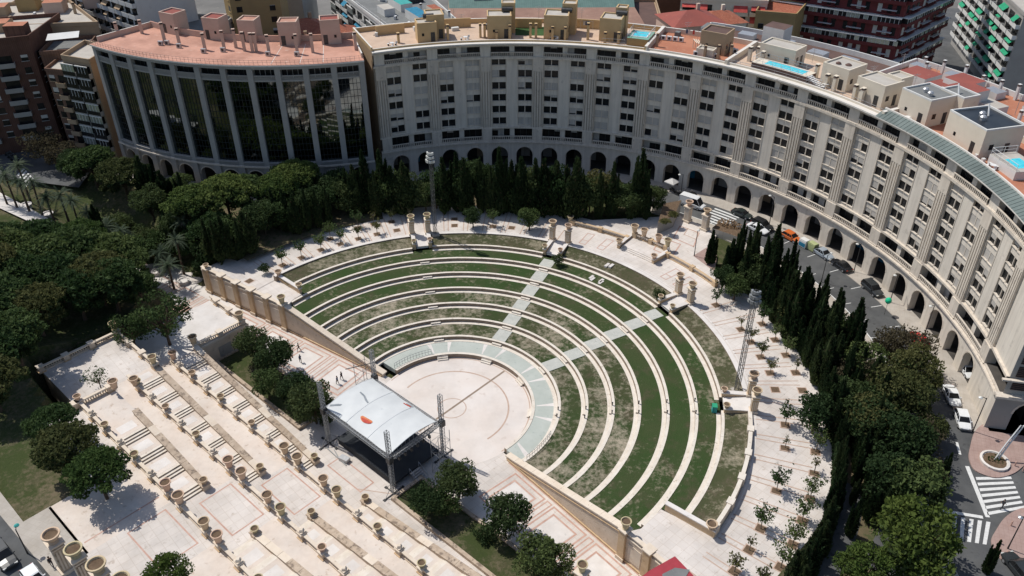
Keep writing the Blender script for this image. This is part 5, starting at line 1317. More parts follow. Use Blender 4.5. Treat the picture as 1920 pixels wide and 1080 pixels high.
hip_house('red tiled house behind the fifth salmon stair room', -42, 205, -.2, 12, 9, 17.6, 2.2)
hip_house('old red tiled house at the top edge left of the white-framed building', -54, 219, .5, 11, 9, 19, 2.4)
hip_house('small red tiled house behind the gap between salmon roof and yellow stair rooms', -33, 200, .1, 10, 8, 19.5, 2.)
hip_house('rust tiled roof at the top edge behind the third salmon stair room', -46, 216, .1, 10, 8, 18.8, 2.2)
hip_house('rust tiled house behind the first yellow stair room', -13, 201, .3, 9, 8, 20.5, 2.)
mb = MB(); mb.prism([(-51,201),(-45,202.4),(-46,206.5),(-52,205)], 22, 26.8, 'plaster_white', 'teal_sheet'); tag(mb.build('shed', None, (-48,204,22)), 'small white rooftop shed with a teal sheet roof among the tiled houses', 'shed')
t, o = apartment('white framed building with rows of windows and blue and teal awnings', [(-52,250),(-27.5,203),(-12,211),(-30,258)], 21, 'plaster_white', 'roof_grey', {-150:'gaagaagaag'}, seed=12, awn='awning_blue')
add_rooms(t, o, [(-24,218,26.6,2.2,-1.05,9,3.4,'plaster_white','awning_blue'),(-30,230,26.6,2.,-1.05,9,3.4,'plaster_white','teal_sheet'),(-18,213,26.6,2.4,-1.05,8,4,'plaster_white','roof_grey'),(-36,240,26.6,2.4,-1.05,8,5,'plaster_white','roof_grey'),(-27,236,26.6,1.4,-1.05,5,4,'roof_black','roof_black'),(-20,224,26.6,1.6,-1.05,6,2.4,'plaster_cream','roof_tile'),(-33,224,26.6,1.9,-1.05,5,3,'plaster_white','roof_pale')]); roof_clutter(t, o, [(-22,210),(-26,214),(-30,219),(-24,226),(-34,234),(-28,242),(-16,219),(-38,246)], 26.6, 'plaster_white', 5)
railing(t, o, [(-28,204.5),(-31.5,211),(-35,217.5),(-38.5,224),(-42,230.5)], 26.6, 1.6, 'metal_white')
t, o = apartment('wide building with a green corrugated roof over brown walls, behind the yellow stair rooms', [(-16,214),(40,214),(42,248),(-18,248)], 17.2, 'plaster_tan', 'roof_brown', seed=13)
mb = MB(); mb.face([(-17,233,25.4),(34,233.5,25.4),(36,258,27.2),(-19,258,27.2)], 'roof_green'); mb.face([(-17,233,25.4),(34,233.5,25.4),(37,206,22.9),(-15,206,22.9)], 'roof_clay'); mb.build('sheet_roof', t, o)
for i, (x, y) in enumerate(((-8,240),(6,242),(20,241))): mb = MB(); mb.obb(x, y, 25.4, 26.6, .1, 5, 2, 'metal_light'); mb.build('skylight', t, o)
for x in (-9, 9.5, 15): mb = MB(); mb.face([(x,211,23.2),(x+3,211,23.2),(x+3,211,28.2),(x,211,27.6)], 'plaster_cream'); mb.build('gable_wall', t, o)
hip_house('house with a wide dark red hipped roof behind the red-roofed section of the curved block', 44, 207, .25, 13, 11, 24.5, 2.2, 'plaster_pink', 'roof_red')
hip_house('house with an orange hipped roof right of the dark red hipped roof', 52, 214, .25, 12, 10, 22.5, 2., 'plaster_cream', 'roof_tile')
# lower wing behind the curved block
def wing(lo, hi, d0, d1, z, label, m, roofm):
    o = (*polk((lo+hi)/2, RF+d1), STREET); t = thing('annexe', label, 'building', o)
    mb = MB(); mb.arc(polk, lo, hi, RF+d0, RF+d1, STREET, z, m, roofm); mb.build('wall', t, o)
    mb = MB(); mb.arc(polk, lo, hi, RF+d1-.3, RF+d1, z, z+1., 'plaster_white'); mb.arc(polk, lo, lo+.2, RF+d0, RF+d1, z, z+1., 'plaster_white'); mb.arc(polk, hi-.2, hi, RF+d0, RF+d1, z, z+1., 'plaster_white'); mb.build('parapet', t, o)
    return t, o
t, o = wing(36.5, 62, 14.7, 25.5, 33.4, 'brown flat-roofed rear wing with white skylight boxes behind the turquoise pool', 'plaster_white', 'roof_brown')
for a, d, w in ((56,21,3.4),(45.5,19,3.6),(41.5,19.5,3.6),(50.5,21,3.)):
    x, y = polk(a, RF+d); mb = MB(); mb.obb(x, y, 33.4, 34.6, rad(a), 2.6, w, 'plaster_white', 'metal_light'); mb.build('skylight', t, o)
x, y = polk(51.4, RF+18.4); mb = MB(); mb.obb(x, y, 33.4, 38.2, rad(50), 4.2, 4.6, 'plaster_white', 'roof_brown'); mb.build('roof_room', t, o)
x, y = polk(60.2, RF+17.4); mb = MB(); mb.obb(x, y, 33.4, 36.0, rad(58), 3.8, 4.2, 'plaster_white', 'roof_grey'); mb.build('roof_room', t, o)
railing(t, o, [polk(62-i*2.5, RF+14.9) for i in range(11)], 33.4, 1.3, 'metal_light')
t, o = wing(2, 36.3, 14.7, 30, 33.8, 'terracotta-roofed rear wing with white rooftop volumes and aerials at the right', 'plaster_white', 'roof_terracotta')
for a, d, lx, ly, h, r in ((31.6,19,5.2,5.6,2.6,'roof_red'),(28.2,18.2,4,4,2.2,'roof_red'),(27,21.5,5,5,3.2,'roof_red'),(24.6,17,6.2,5,3.6,'roof_red'),(22.6,20,3.2,5.4,1.6,'roof_pale'),(25.2,26.5,2.6,3,1.3,'metal_light'),(30.5,27,2.6,3,1.3,'metal_light'),(16.8,27.5,3.6,3.2,1.2,'metal_light'),(19.6,25.5,2.6,3.4,1.5,'metal_light'),(34.4,26,2.4,3.2,1.3,'metal_light'),(14,22,7,6,.5,'roof_red')):
    x, y = polk(a, RF+d); mb = MB(); mb.obb(x, y, 33.8, 33.8+h, rad(a), lx, ly, 'plaster_white', r); mb.build('roof_room', t, o)
for i, (a, d) in enumerate(((34.8,28.6),(32.6,28.8),(30,28.9),(27.8,28.9),(25.6,28.8),(23.6,28.8),(21.4,28.8),(18.4,28.6),(33,24),(19,21),(17,24))):
    x, y = polk(a, RF+d); chimney(t, o, x, y, 1.8+.4*(i % 3), .55, 'plaster_white', rad(a), 33.8)
mb = MB()
for a, d in ((35.6,23),(31,22.4),(20.6,23),(16.4,24.6)): p = rp(a, d, 33.8); mb.beam(p, (p[0],p[1],37.4), .07, .07, 'metal_light'); mb.beam((p[0]-.7,p[1],37.1), (p[0]+.7,p[1]+.2,37.1), .05, .05, 'metal_light'); mb.beam((p[0]-.5,p[1],36.7), (p[0]+.5,p[1]+.2,36.7), .05, .05, 'metal_light')
mb.build('aerial', t, o)
mb = MB(); mb.arc(polk, 2.2, 13.5, RF+26, RF+29.6, 34.8, 35.0, 'metal_light'); mb.build('pergola', t, o)
# red-brown block with glazed balconies
t, o = apartment('red-brown block with long glazed balcony strips and white edges at the top right', [(70,243),(103.5,222.5),(125,243),(92,268)], 36, 'brick_red', 'roof_brown', {-120:'zzzzz', -45:'zzz'}, seed=14)
t, o = apartment('yellow and cream building with red and pink awnings left of the red-brown block', [(47,236),(70,232),(74,247),(52,254)], 21, 'plaster_cream', 'roof_tile', {-100:'aawaa'}, seed=15, awn='awning_red', trim='plaster_cream')
t, o = apartment('orange tile-topped yellow building with tall columns next to the red-brown block', [(66,228),(76,225),(82,236),(71,240)], 19.5, 'plaster_ochre', 'roof_tile', {-110:'w.w'}, seed=16, trim='plaster_yellow')
t, o = apartment('white block with green balcony awnings, rising out of the top right corner', [(139,262),(129.6,213),(147,209.5),(156.4,258.6)], 23, 'facade_grey', 'roof_pale', {169:'aaaaaaaaa'}, seed=17, awn='awning_green', floor=2.75)
# roofs glimpsed right at the top edge
for i, (x, y, w, l, h, m, r, lab) in enumerate(((-140,225,20,22,24,'plaster_tan','roof_pale','tan block at the far top left corner'),(12,266,26,20,19,'brick_brown','roof_tile','brown block behind the green corrugated roof'),(-66,246,16,18,22,'facade_grey','roof_grey','grey block behind the ochre tower'),
        (56,268,24,18,20,'brick_dark','roof_brown','dark block behind the yellow building with red awnings'),(186,262,30,26,20,'plaster_tan','roof_pale','low pale block in the top right corner'))):
    apartment(lab+', only a sliver in view', [(x-w/2,y-l/2),(x+w/2,y-l/2),(x+w/2,y+l/2),(x-w/2,y+l/2)], h, m, r, seed=20+i)

# ================================================================== TREES (each kind built once or twice, then copied)
def leafquad(mb, k, c, s, rng, up=.3, el=1.5):
    d = Vector((rng.gauss(0,1), rng.gauss(0,1), rng.gauss(0,1)+up)).normalized(); e = Vector((rng.gauss(0,1), rng.gauss(0,1), rng.gauss(0,.6)))
    a = d.cross(e)
    if a.length < .05: return
    a.normalize(); b = a.cross(d).normalized(); a = a*(s*el*.5); b = b*(s*.5)
    n = len(mb.v); mb.v += [tuple(c-a), tuple(c-b*.8), tuple(c+a), tuple(c+b*.8)]; mb.f.append((n,n+1,n+2,n+3)); mb.m.append(k)
def crown(t, m, clumps, per, leaf, rng, shell=.55, flat=1., dark=None, name='crown'):
    mb = MB(); k = mb.mi(m); kd = mb.mi(dark or m)
    for (c, r) in clumps:
        c = Vector(c)
        for _ in range(int(per*r*r)):
            d = Vector((rng.gauss(0,1), rng.gauss(0,1), rng.gauss(0,1))).normalized()
            p = c + Vector((d.x*r, d.y*r, d.z*r*flat))*(shell+(1-shell)*rng.random()**.5)
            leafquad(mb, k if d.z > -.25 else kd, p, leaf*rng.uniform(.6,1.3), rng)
    return mb.build(name, t, fix=False)
def limbs(t, pts_list, m='bark', name='trunk'):
    mb = MB()
    for pts, rads in pts_list: mb.tube(pts, rads, m, 6)
    return mb.build(name, t, fix=False)
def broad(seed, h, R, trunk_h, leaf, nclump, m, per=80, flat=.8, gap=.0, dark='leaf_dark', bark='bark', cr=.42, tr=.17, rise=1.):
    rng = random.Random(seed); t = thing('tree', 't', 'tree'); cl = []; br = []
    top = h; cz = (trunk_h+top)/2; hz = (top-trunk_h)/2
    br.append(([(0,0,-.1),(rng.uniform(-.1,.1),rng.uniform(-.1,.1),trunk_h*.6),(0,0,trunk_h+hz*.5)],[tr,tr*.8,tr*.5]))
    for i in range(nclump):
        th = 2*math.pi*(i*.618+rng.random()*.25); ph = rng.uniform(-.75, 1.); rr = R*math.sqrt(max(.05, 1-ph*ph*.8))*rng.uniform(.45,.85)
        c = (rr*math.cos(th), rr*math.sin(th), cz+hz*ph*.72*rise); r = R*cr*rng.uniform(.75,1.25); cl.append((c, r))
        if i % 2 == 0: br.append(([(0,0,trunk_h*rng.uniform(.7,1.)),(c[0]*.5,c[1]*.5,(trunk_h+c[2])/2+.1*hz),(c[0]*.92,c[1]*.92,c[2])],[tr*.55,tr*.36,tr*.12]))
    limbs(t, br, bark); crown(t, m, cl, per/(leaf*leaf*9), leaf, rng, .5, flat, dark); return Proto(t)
def cypress(seed, h, R, m='leaf_cypress', loose=0.):
    """a bundle of upright spires of uneven height, so that the outline is ragged and no two sides match"""
    rng = random.Random(seed); t = thing('cypress_tree', 't', 'tree'); limbs(t, [([(0,0,-.1),(0,0,h*.5)],[.16,.08])])
    mb = MB(); k = mb.mi(m); kd = mb.mi('leaf_dark'); kb = mb.mi('leaf_brown')
    spires = [(rng.uniform(-.05,.05)*R, rng.uniform(-.05,.05)*R, h, R*.74, rng.uniform(-.03,.03), rng.uniform(-.03,.03))]
    for i in range(5 + (seed % 3)):
        a = i*2.1+rng.uniform(-.5,.5); d = R*rng.uniform(.30,.55); spires.append((d*math.cos(a), d*math.sin(a), h*rng.uniform(.45,.86), R*rng.uniform(.36,.56), .05*math.cos(a), .05*math.sin(a)))
    prof = lambda s: (min(1, (s/.14)**.7) if s < .14 else (1-((s-.14)/.86)**1.5))
    for (sx, sy, sh, sr, lx, ly) in spires:
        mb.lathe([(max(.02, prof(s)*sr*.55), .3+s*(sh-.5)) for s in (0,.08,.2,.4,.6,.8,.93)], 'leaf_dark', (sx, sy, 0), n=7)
        for _ in range(int(190*sh*sr**.8*.62)):
            s = rng.random()**.85; th = rng.uniform(0, 6.283); r = prof(s)*sr*(.62+.5*rng.random()+(.35*loose*rng.random())); tuft = math.sin(th*3+s*19)*.13*sr
            p = Vector((sx+lx*s*sh+(r+tuft)*math.cos(th), sy+ly*s*sh+(r+tuft)*math.sin(th), .2+s*(sh-.25)+rng.uniform(-.1,.2)))
            d = Vector((math.cos(th)*.5+rng.gauss(0,.15), math.sin(th)*.5+rng.gauss(0,.15), 1)).normalized(); e = Vector((rng.gauss(0,1), rng.gauss(0,1), rng.gauss(0,.4)))
            b = d.cross(e)
            if b.length < .1: continue
            b.normalize(); a = d*(.26*rng.uniform(.6,1.5)); b = b*(.11*rng.uniform(.7,1.4)); q = len(mb.v)
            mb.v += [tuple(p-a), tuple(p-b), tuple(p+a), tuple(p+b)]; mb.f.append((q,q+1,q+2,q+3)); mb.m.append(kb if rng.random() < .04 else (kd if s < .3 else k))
    mb.build('crown', t, fix=False); return Proto(t)
def palm(seed, h, fr=2.7):
    rng = random.Random(seed); t = thing('palm_tree', 't', 'palm tree')
    bx = rng.uniform(-.4,.4); limbs(t, [([(0,0,-.1),(bx*.3,0,h*.4),(bx,0,h)],[.27,.2,.17])], 'bark')
    mb = MB(); k = mb.mi('leaf_palm')
    for i in range(36):
        th = i*2.399; el = rng.uniform(-.35, 1.15); L = fr*rng.uniform(.85,1.1); pts = []
        for s in range(7):
            x = s/6*L; z = math.sin(el)*x - (.13+.06*(1-el))*x*x; rr = math.cos(el)*x; pts.append(Vector((bx+rr*math.cos(th), rr*math.sin(th), h+z)))
        sd = Vector((-math.sin(th), math.cos(th), 0))
        for s in range(1, 7):
            p, q = pts[s-1], pts[s]; w = .42*(1-abs(s-2.8)/5)
            for j in range(2):
                c = p+(q-p)*(j/2)
                for sg in (-1, 1):
                    e = c+(q-p)*.9+sd*sg*w+Vector((0,0,-.22*w)); n = len(mb.v); mb.v += [tuple(c), tuple(c+(q-p)*.42), tuple(e)]; mb.f.append((n,n+1,n+2)); mb.m.append(k)
    mb.build('fronds', t, fix=False)
    mb = MB(); k = mb.mi('bark_pale')
    for i in range(14):   # skirt of dead fronds
        th = i*2.399; a = Vector((bx+.15*math.cos(th), .15*math.sin(th), h-.05)); b = a+Vector((.75*math.cos(th), .75*math.sin(th), -1.1)); sd = Vector((-math.sin(th), math.cos(th), 0))*.16
        n = len(mb.v); mb.v += [tuple(a-sd), tuple(a+sd), tuple(b)]; mb.f.append((n,n+1,n+2)); mb.m.append(k)
    mb.build('dead_fronds', t, fix=False); return Proto(t)
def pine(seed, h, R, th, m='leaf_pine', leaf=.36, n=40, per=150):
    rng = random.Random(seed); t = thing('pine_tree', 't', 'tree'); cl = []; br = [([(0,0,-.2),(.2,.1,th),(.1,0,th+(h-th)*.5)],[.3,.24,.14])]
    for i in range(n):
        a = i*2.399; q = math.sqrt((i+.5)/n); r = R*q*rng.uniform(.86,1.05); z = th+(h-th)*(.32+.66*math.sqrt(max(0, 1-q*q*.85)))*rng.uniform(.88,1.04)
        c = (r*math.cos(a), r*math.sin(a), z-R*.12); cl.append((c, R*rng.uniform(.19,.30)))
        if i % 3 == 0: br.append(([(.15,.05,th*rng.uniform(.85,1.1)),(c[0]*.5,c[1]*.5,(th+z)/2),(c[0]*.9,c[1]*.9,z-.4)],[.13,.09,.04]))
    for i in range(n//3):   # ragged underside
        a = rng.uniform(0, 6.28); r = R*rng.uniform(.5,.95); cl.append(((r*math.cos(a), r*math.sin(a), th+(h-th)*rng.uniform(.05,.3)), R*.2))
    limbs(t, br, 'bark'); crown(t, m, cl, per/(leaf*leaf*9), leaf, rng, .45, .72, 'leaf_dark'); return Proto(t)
def sapling(seed, h, R, nleaf, m='leaf_broad', leaf=.2):
    rng = random.Random(seed); t = thing('young_tree', 't', 'tree'); br = [([(0,0,-.05),(.04,.02,h*.45),(.0,0,h*.85)],[.06,.05,.02])]; mb = MB(); k = mb.mi(m)
    for i in range(9):
        a = i*2.4; r = R*rng.uniform(.5,1.); z = h*rng.uniform(.55,1.); br.append(([(0,0,h*.42),(r*.5*math.cos(a),r*.5*math.sin(a),(h*.42+z)/2+.15),(r*math.cos(a),r*math.sin(a),z)],[.03,.022,.01]))
        for _ in range(nleaf//9):
            f = rng.random()**.6; p = Vector((r*f*math.cos(a), r*f*math.sin(a), h*.45+(z-h*.45)*f)) + Vector((rng.gauss(0,.22), rng.gauss(0,.22), rng.gauss(0,.2)))*R*.8
            leafquad(mb, k, p, leaf*rng.uniform(.6,1.4), rng, .6)
    limbs(t, br, 'bark_pale'); mb.build('crown', t, fix=False); return Proto(t)
CYP = [cypress(1, 10, 1.2), cypress(2, 9, 1.35), cypress(3, 11, 1.05), cypress(4, 8, 1.6, loose=.8), cypress(5, 9.5, 1.5, loose=.4), cypress(6, 10.5, 1.15)]
def put_cyp(p, h, label, group=None, z=5.5, i=None, fat=1.):
    i = R_.randrange(6) if i is None else i; base = (10,9,11,8,9.5,10.5)[i]; s = h/base
    CYP[i].place((*p, z), R_.uniform(0, 6.28), label, 'tree', group, (s*fat, s*fat, s))
# ---- dense belt of cypresses between promenade and street, right side
n1 = 0
for i in range(31):
    a = 29.5 - i*2.36
    r = 57.0 + R_.uniform(-.5,.5) + (1.0 if a > 18 else 0); h = R_.choice([6.2,7.,7.8,8.6,9.6,10.4])*R_.uniform(.94,1.05)
    if a < -14: r = 57.8; h *= .78
    put_cyp(pol(a, r), h, 'dark cypress in the front line of the right belt, %s from its far end' % ordn(i+1), 'cypress belt along the right promenade', fat=R_.uniform(.85,1.25)); n1 += 1
for i in range(20):
    a = 28.5 - i*2.1
    if a > 24: r = 60.5
    else: r = 60.0
    put_cyp(pol(a+R_.uniform(-.5,.5), r+R_.uniform(-.7,.7)), R_.choice([7.,8.4,9.6,11.,12.2]), 'tall dark cypress in the second line of the right belt, %s from its far end' % ordn(i+1), 'second line of the cypress belt', fat=R_.uniform(.85,1.2))
for i in range(13):
    a = 24 - i*2.35
    put_cyp(pol(a+R_.uniform(-.6,.6), 63.4+R_.uniform(-.8,.8)-(1.4 if a>10 else 0)), R_.uniform(7.5,11.), 'dark cypress in the back line of the right belt, %s from its far end' % ordn(i+1), 'back line of the cypress belt')
put_cyp((37.47,133.35), 7.4, 'single neat dark cypress standing on red paving at the forecourt edge', z=6.0, i=1, fat=1.0)
for i, (px, py, h) in enumerate(((1382,502,9.8),(1362,530,9.2),(1408,520,9.2),(1440,522,11.2),(1425,545,10.8),(1470,555,11.3),(1390,548,8.9),(1532,610,9.9),(1555,645,10.2),(1585,690,12.8))):
    put_cyp(survey(px,py,5.5), h, ['tall cypress rising in front of the white car by the crossing','cypress just left of the tall one by the white car','cypress below the white parked car','tallest cypress, against the street lamp by the orange car','cypress below the tallest one near the orange car','cypress in front of the pale bins','cypress at the top of the right promenade by the first lamp mast','pointed cypress in front of the silver car','pointed cypress in front of the black saloon','pointed cypress in front of the dark off-roader'][i], fat=1.05)
for i, (px, py, h) in enumerate(((1755,925,7.),(1742,975,6.5),(1590,1010,7.),(1845,1080,6.))):
    put_cyp(survey(px,py,5.6), h, ['cypress at the corner by the upper crossing','slim cypress leaning over the lower crossing','cypress beside the dark park path','small pointed cypress at the bottom edge near the traffic island'][i], i=0)
# ---- far belt in front of the shaded block
for i, (px, py, h) in enumerate(((655,395,8.5),(672,400,8.),(690,398,9.),(708,404,8.),(722,396,9.5),(741,398,9.),(760,400,8.5),(836,398,8.),(858,396,13.5),(876,402,8.5),(904,398,12.5),(922,404,8.),(940,402,9.5),(958,398,9.),(976,402,8.5),(1006,402,12.8),(1022,404,9.),(1040,402,12.),(1058,408,9.),(1076,410,9.),(1092,406,8.8),(1122,412,8.),(1145,410,8.),(1199,408,15.),(1186,414,9.5),(1210,416,9.))):
    h = h if h > 11.5 else h*(1.2+.4*((i*7) % 5)/4)
    put_cyp(survey(px,py,5.5), h, 'very tall thin cypress in front of the sunlit corner arch' if h == 15. else 'dark cypress in the far belt below the shaded block, %s from the left' % ordn(i+1), None if h == 15. else 'far cypress belt', fat=.95 if h > 12 else 1.0)
for i, (px, py, h) in enumerate(((282,372,10.5),(300,380,9.),(318,385,8.5),(350,392,9.),(520,425,9.),(540,432,9.5),(558,436,9.),(580,430,9.5),(600,426,9.),(618,420,8.5),(470,470,9.),(455,480,8.5),(430,482,9.5),(412,486,9.),(395,480,8.5),(190,440,7.5))):
    put_cyp(survey(px,py,5.4), h, ['tall cypress in front of the first arches of the glass block','cypress right of the tall one by the glass block','cypress below the third arch of the glass block','cypress below the fifth arch of the glass block'][i] if i < 4 else ('lone pointed cypress among the palms at the left' if i == 15 else 'dark cypress behind the left wall and promenade, %s from the right' % ordn((i-4 if i < 10 else 25-i))), None if i < 4 or i == 15 else 'cypresses left of the promenade', fat=1.15)
# ---- broadleaf kinds
DARKT = [broad(31, 6.4, 2.9, 1.4, .27, 26, 'leaf_dark'), broad(32, 6., 2.6, 1.2, .27, 22, 'leaf_broad')]
ROUND = [broad(33, 4.6, 1.9, 1.3, .22, 20, 'leaf_broad', cr=.45), broad(34, 5.2, 2.1, 1.3, .22, 20, 'leaf_dark', cr=.45)]
AIRY = [broad(35, 7.6, 4.6, 2., .25, 40, 'leaf_broad', per=30, cr=.22, flat=.6, bark='bark', tr=.24)]
OLIVE = [broad(36, 8., 3.7, 1.8, .30, 34, 'leaf_olive', per=70, cr=.34), broad(37, 7.5, 3.6, 1.8, .28, 34, 'leaf_brown', per=28, cr=.32, dark='leaf_brown')]
SMALL = [broad(38, 3.6, 2.0, 1.1, .2, 20, 'leaf_broad', per=20, cr=.3, tr=.09)]
PINE = [pine(41, 9.5, 4.6, 4.), pine(42, 8.5, 4.0, 3.4, 'leaf_broad'), pine(43, 9., 4.4, 3.2, 'leaf_olive')]
BRIGHT = [broad(44, 8.5, 4.6, 1.5, .32, 60, 'leaf_bright', per=90, cr=.25, flat=.85, dark='leaf_broad')]
BUSH = [broad(45, 1.7, 1.2, .1, .2, 14, 'leaf_dark', cr=.5, tr=.05), broad(46, 1.5, 1.1, .1, .2, 14, 'leaf_olive', cr=.5, tr=.05)]
SAP = [sapling(51, 3.3, 1.15, 330), sapling(52, 3.0, .95, 220, 'leaf_olive'), sapling(53, 3.5, 1.2, 420), sapling(54, 2.7, .7, 70, 'leaf_olive')]
def put(P, p, z, label, cat='tree', group=None, s=1., sz=None): return P.place((*p, z), R_.uniform(0, 6.28), label, cat, group, (s, s, sz or s))
for i, (px, py, k, s, l) in enumerate(((518,700,0,1.1,'dark rounded tree, middle of the three in the left garden bed'),(482,672,0,1.0,'dark rounded tree of the left garden bed nearest the tree terrace wall'),(505,745,1,.95,'dark tree at the front of the left garden bed'),(560,765,0,1.0,'dark tree of the left garden bed closest to the canopy tower'),(592,790,0,1.15,'large dark tree beside the left tower of the stage canopy'),
        (800,965,0,.85,'dark tree in the shade at the right end of the stage'),(858,932,0,.98,'tallest dark tree right of the stage deck'),(835,968,1,.82,'dark tree in front of the tallest one right of the stage'),(945,1005,0,1.05,'dark round tree standing alone in the middle of the right garden bed'),(1000,1080,1,1.1,'dark tree at the bottom edge in the right garden bed'),(1040,1085,1,.9,'dark shrub-like tree at the right end of the right garden bed'))):
    put(DARKT[k], survey(px,py,.3), .25, l, group='trees of the garden beds', s=s)
put(BUSH[0], (-3.84,73.98), .3, 'low shrub in the grass of the right garden bed', 'shrub'); put(BUSH[0], (-29.24,96.55), .3, 'low shrub at the near corner of the left garden bed', 'shrub', s=.9)
put(AIRY[0], (-57.72,111.19), 4.4, 'wide open-branched tree shading the tree terrace at the left', s=1.3); put(AIRY[0], (-62.59,109.41), 5., 'open-branched tree at the edge of the dark park, left of the terrace tree', s=.95)
put(SMALL[0], (-62.30,96.14), 8.0, 'small loose tree in a square pit on the upper left terrace', s=1.05)
put(BRIGHT[0], (-38.41,58.64), 10.2, 'bright bushy tree cut off by the bottom edge, among the upper paving', s=.62)
put(BRIGHT[0], (47.65,64.71), 5.5, 'big bright green round-headed tree at the lower right, between the path and the crossing', s=1.25); put(BRIGHT[0], (41.54,62.05), 5.4, 'bright green tree at the bottom edge, left of the big round-headed one', s=.8)
# promenade trees in square pits
pits = MB()
def pit(p, z, an):
    pits.obb(*p, z-.1, z+.02, an, 1.5, 1.5, 'stripe_brown'); pits.obb(*p, z-.1, z+.03, an, 1.2, 1.2, 'soil')
farp = [(529,487,2),(565,474,0),(602,461,2),(639,452,0),(673,444,1),(708,437,1),(925,425,0),(672,424,0),(702,418,3),(735,415,1),(770,413,3),(620,442,0)]
for i, (px, py, k) in enumerate(farp):
    p = survey(px,py,5.45); a = math.degrees(math.atan2(p[1]-CY, p[0]-CX)); z = prom(a); pit(p, z, rad(a))
    put(SAP[k], p, z, 'young tree on the far promenade, %s' % (['first from the left in the front row','second from the left in the front row, tall','third from the left in the front row, bushy','fourth from the left in the front row','fifth from the left in the front row, thin','sixth from the left in the front row, thin','left of the big round tree by the second gate','behind the fifth of the front row','thin, behind the sixth of the front row','thin, left of the far left gate','bare, directly behind the far left gate','half hidden at the cypress edge, left end'][i]), group='young trees on the far promenade', s=1.15)
for px, py in ((745,431),(853,423),(853,411),(960,428),(1452,735),(1503,737),(466,516),(890,412)):
    p = survey(px,py,5.45); a = math.degrees(math.atan2(p[1]-CY, p[0]-CX)); pit(p, prom(a), rad(a))
put(ROUND[1], (-7.88,148.00), 5.5, 'dark round tree on the far promenade between the first and second gates', s=.85); put(ROUND[0], (3.53,146.79), 5.5, 'broad green tree on the far promenade left of the second gate', s=1.15)
put(BUSH[0], (-46.73,132.56), 5.2, 'small round shrub in a pit at the left end of the promenade', 'shrub', s=.8)
for i, (px, py, k, s) in enumerate(((1342,577,0,1.1),(1388,623,3,1.2),(1428,613,2,1.2),(1407,647,1,1.1),(1452,643,0,1.),(1425,675,1,1.2),(1472,672,2,1.1),(1442,705,1,1.),(1490,705,3,1.2),(1470,802,2,1.2),(1470,842,3,.9),(1527,850,0,1.3),(1525,887,3,1.2),(1455,917,2,1.2),(1425,987,2,1.25),(1503,973,0,1.25),(1518,932,0,1.2),(1403,1027,3,1.1),(1375,1067,1,1.15),(1462,1060,0,1.25),(1485,1017,2,1.2),(1425,1090,1,1.1))):
    p = survey(px,py,5.3); a = math.degrees(math.atan2(p[1]-CY, p[0]-CX)); z = prom(a); pit(p, z, rad(a))
    put(SAP[k], p, z, 'young tree in a square pit on the right promenade, %s down from the right balustrade' % ordn(i+1), group='young trees on the right promenade', s=s)
struct('tree_pits', pits)
put(ROUND[0], (39.54,122.03), 5.5, 'round green tree in front of the cypress belt at the top of the right promenade', s=1.15); put(ROUND[1], (37.96,125.03), 5.5, 'dark green tree between the right balustrade and the cypress belt'); put(ROUND[1], (43.60,88.52), 5.4, 'dark spreading tree at the edge of the cypress belt by the right gate', s=1.3)
put(BUSH[0], (8.79,135.35), 5.2, 'small round potted shrub between the pillars of the second gate', 'shrub', s=.85); put(BUSH[0], (26.52,123.37), 5.2, 'round dark shrub by the flank wall of the third gate', 'shrub', s=.95)
mb = MB(); p = (8.80,135.51); mb.lathe([(.5,0),(.62,.75),(.68,.8),(.68,.9)], 'paving_white', (*p, 5.0)); tag(mb.build('flower_pot', None, (*p, 5.0)), 'pale round pot holding the shrub between the pillars of the second gate', 'pot')
for px, py, k, s, l in ((1250,420,1,1.1,'bushy grass spilling over the box planter, left half'),(1262,408,1,1.,'bushy grass on the box planter, right half'),):
    put(BUSH[k], survey(px,py,8.6), 8.55, l, 'shrub', s=s, sz=.6)
# straw-coloured round bush in its own planter by the street
p = (43.67,145.71); mb = MB(); mb.obb(*(43.32,144.04), 5.5, 7.2, rad(-38), 6.0, 3.2, 'sidewalk', 'soil'); tag(mb.build('planter', None, (*p, 5.6)), 'low pale planter wall holding the straw-brown bush by the street', 'planter')
t = thing('shrub', 'domed straw-brown dry bush in the planter by the zebra crossing', 'shrub', (*p, 7.2)); crown(t, 'straw', [((0,0,.3),1.5),((1.1,-.6,.25),1.2),((-1.,.6,.2),1.25)], 70, .3, random.Random(5), .6, .62, 'straw')
# ---- street trees, right
for px, py, P, s, z, l in ((1688,700,OLIVE[1],1.15,5.5,'brownish sparse tree hiding the street beside the green balloon'),(1660,690,OLIVE[1],1.0,5.5,'brown-leaved tree left of the sparse one by the balloon'),(1700,745,OLIVE[0],1.05,5.6,'olive green street tree in front of the last arches'),(1688,795,OLIVE[0],1.05,5.6,'olive street tree left of the white parked cars'),(1660,790,OLIVE[0],1.1,5.6,'olive tree between the cypress belt and the street, below the brown trees'),(1732,838,OLIVE[0],.66,5.6,'yellow-green tree shading the road near the white parked cars'),(1700,865,OLIVE[1],1.,5.6,'greyish half-bare tree above the crossing'),(1670,880,DARKT[0],1.3,5.6,'dark tree behind the greyish bare one'),(1630,850,DARKT[0],1.3,5.5,'dark tree at the bend of the park path'),(1695,960,DARKT[1],1.4,5.6,'dark tree above the big round-headed tree'),(1720,920,OLIVE[1],.8,5.6,'brown bush-like tree beside the road verge'),(1650,950,DARKT[0],1.2,5.6,'dark tree right of the park path')):
    put(P, survey(px,py,5.6), z, l, s=s)
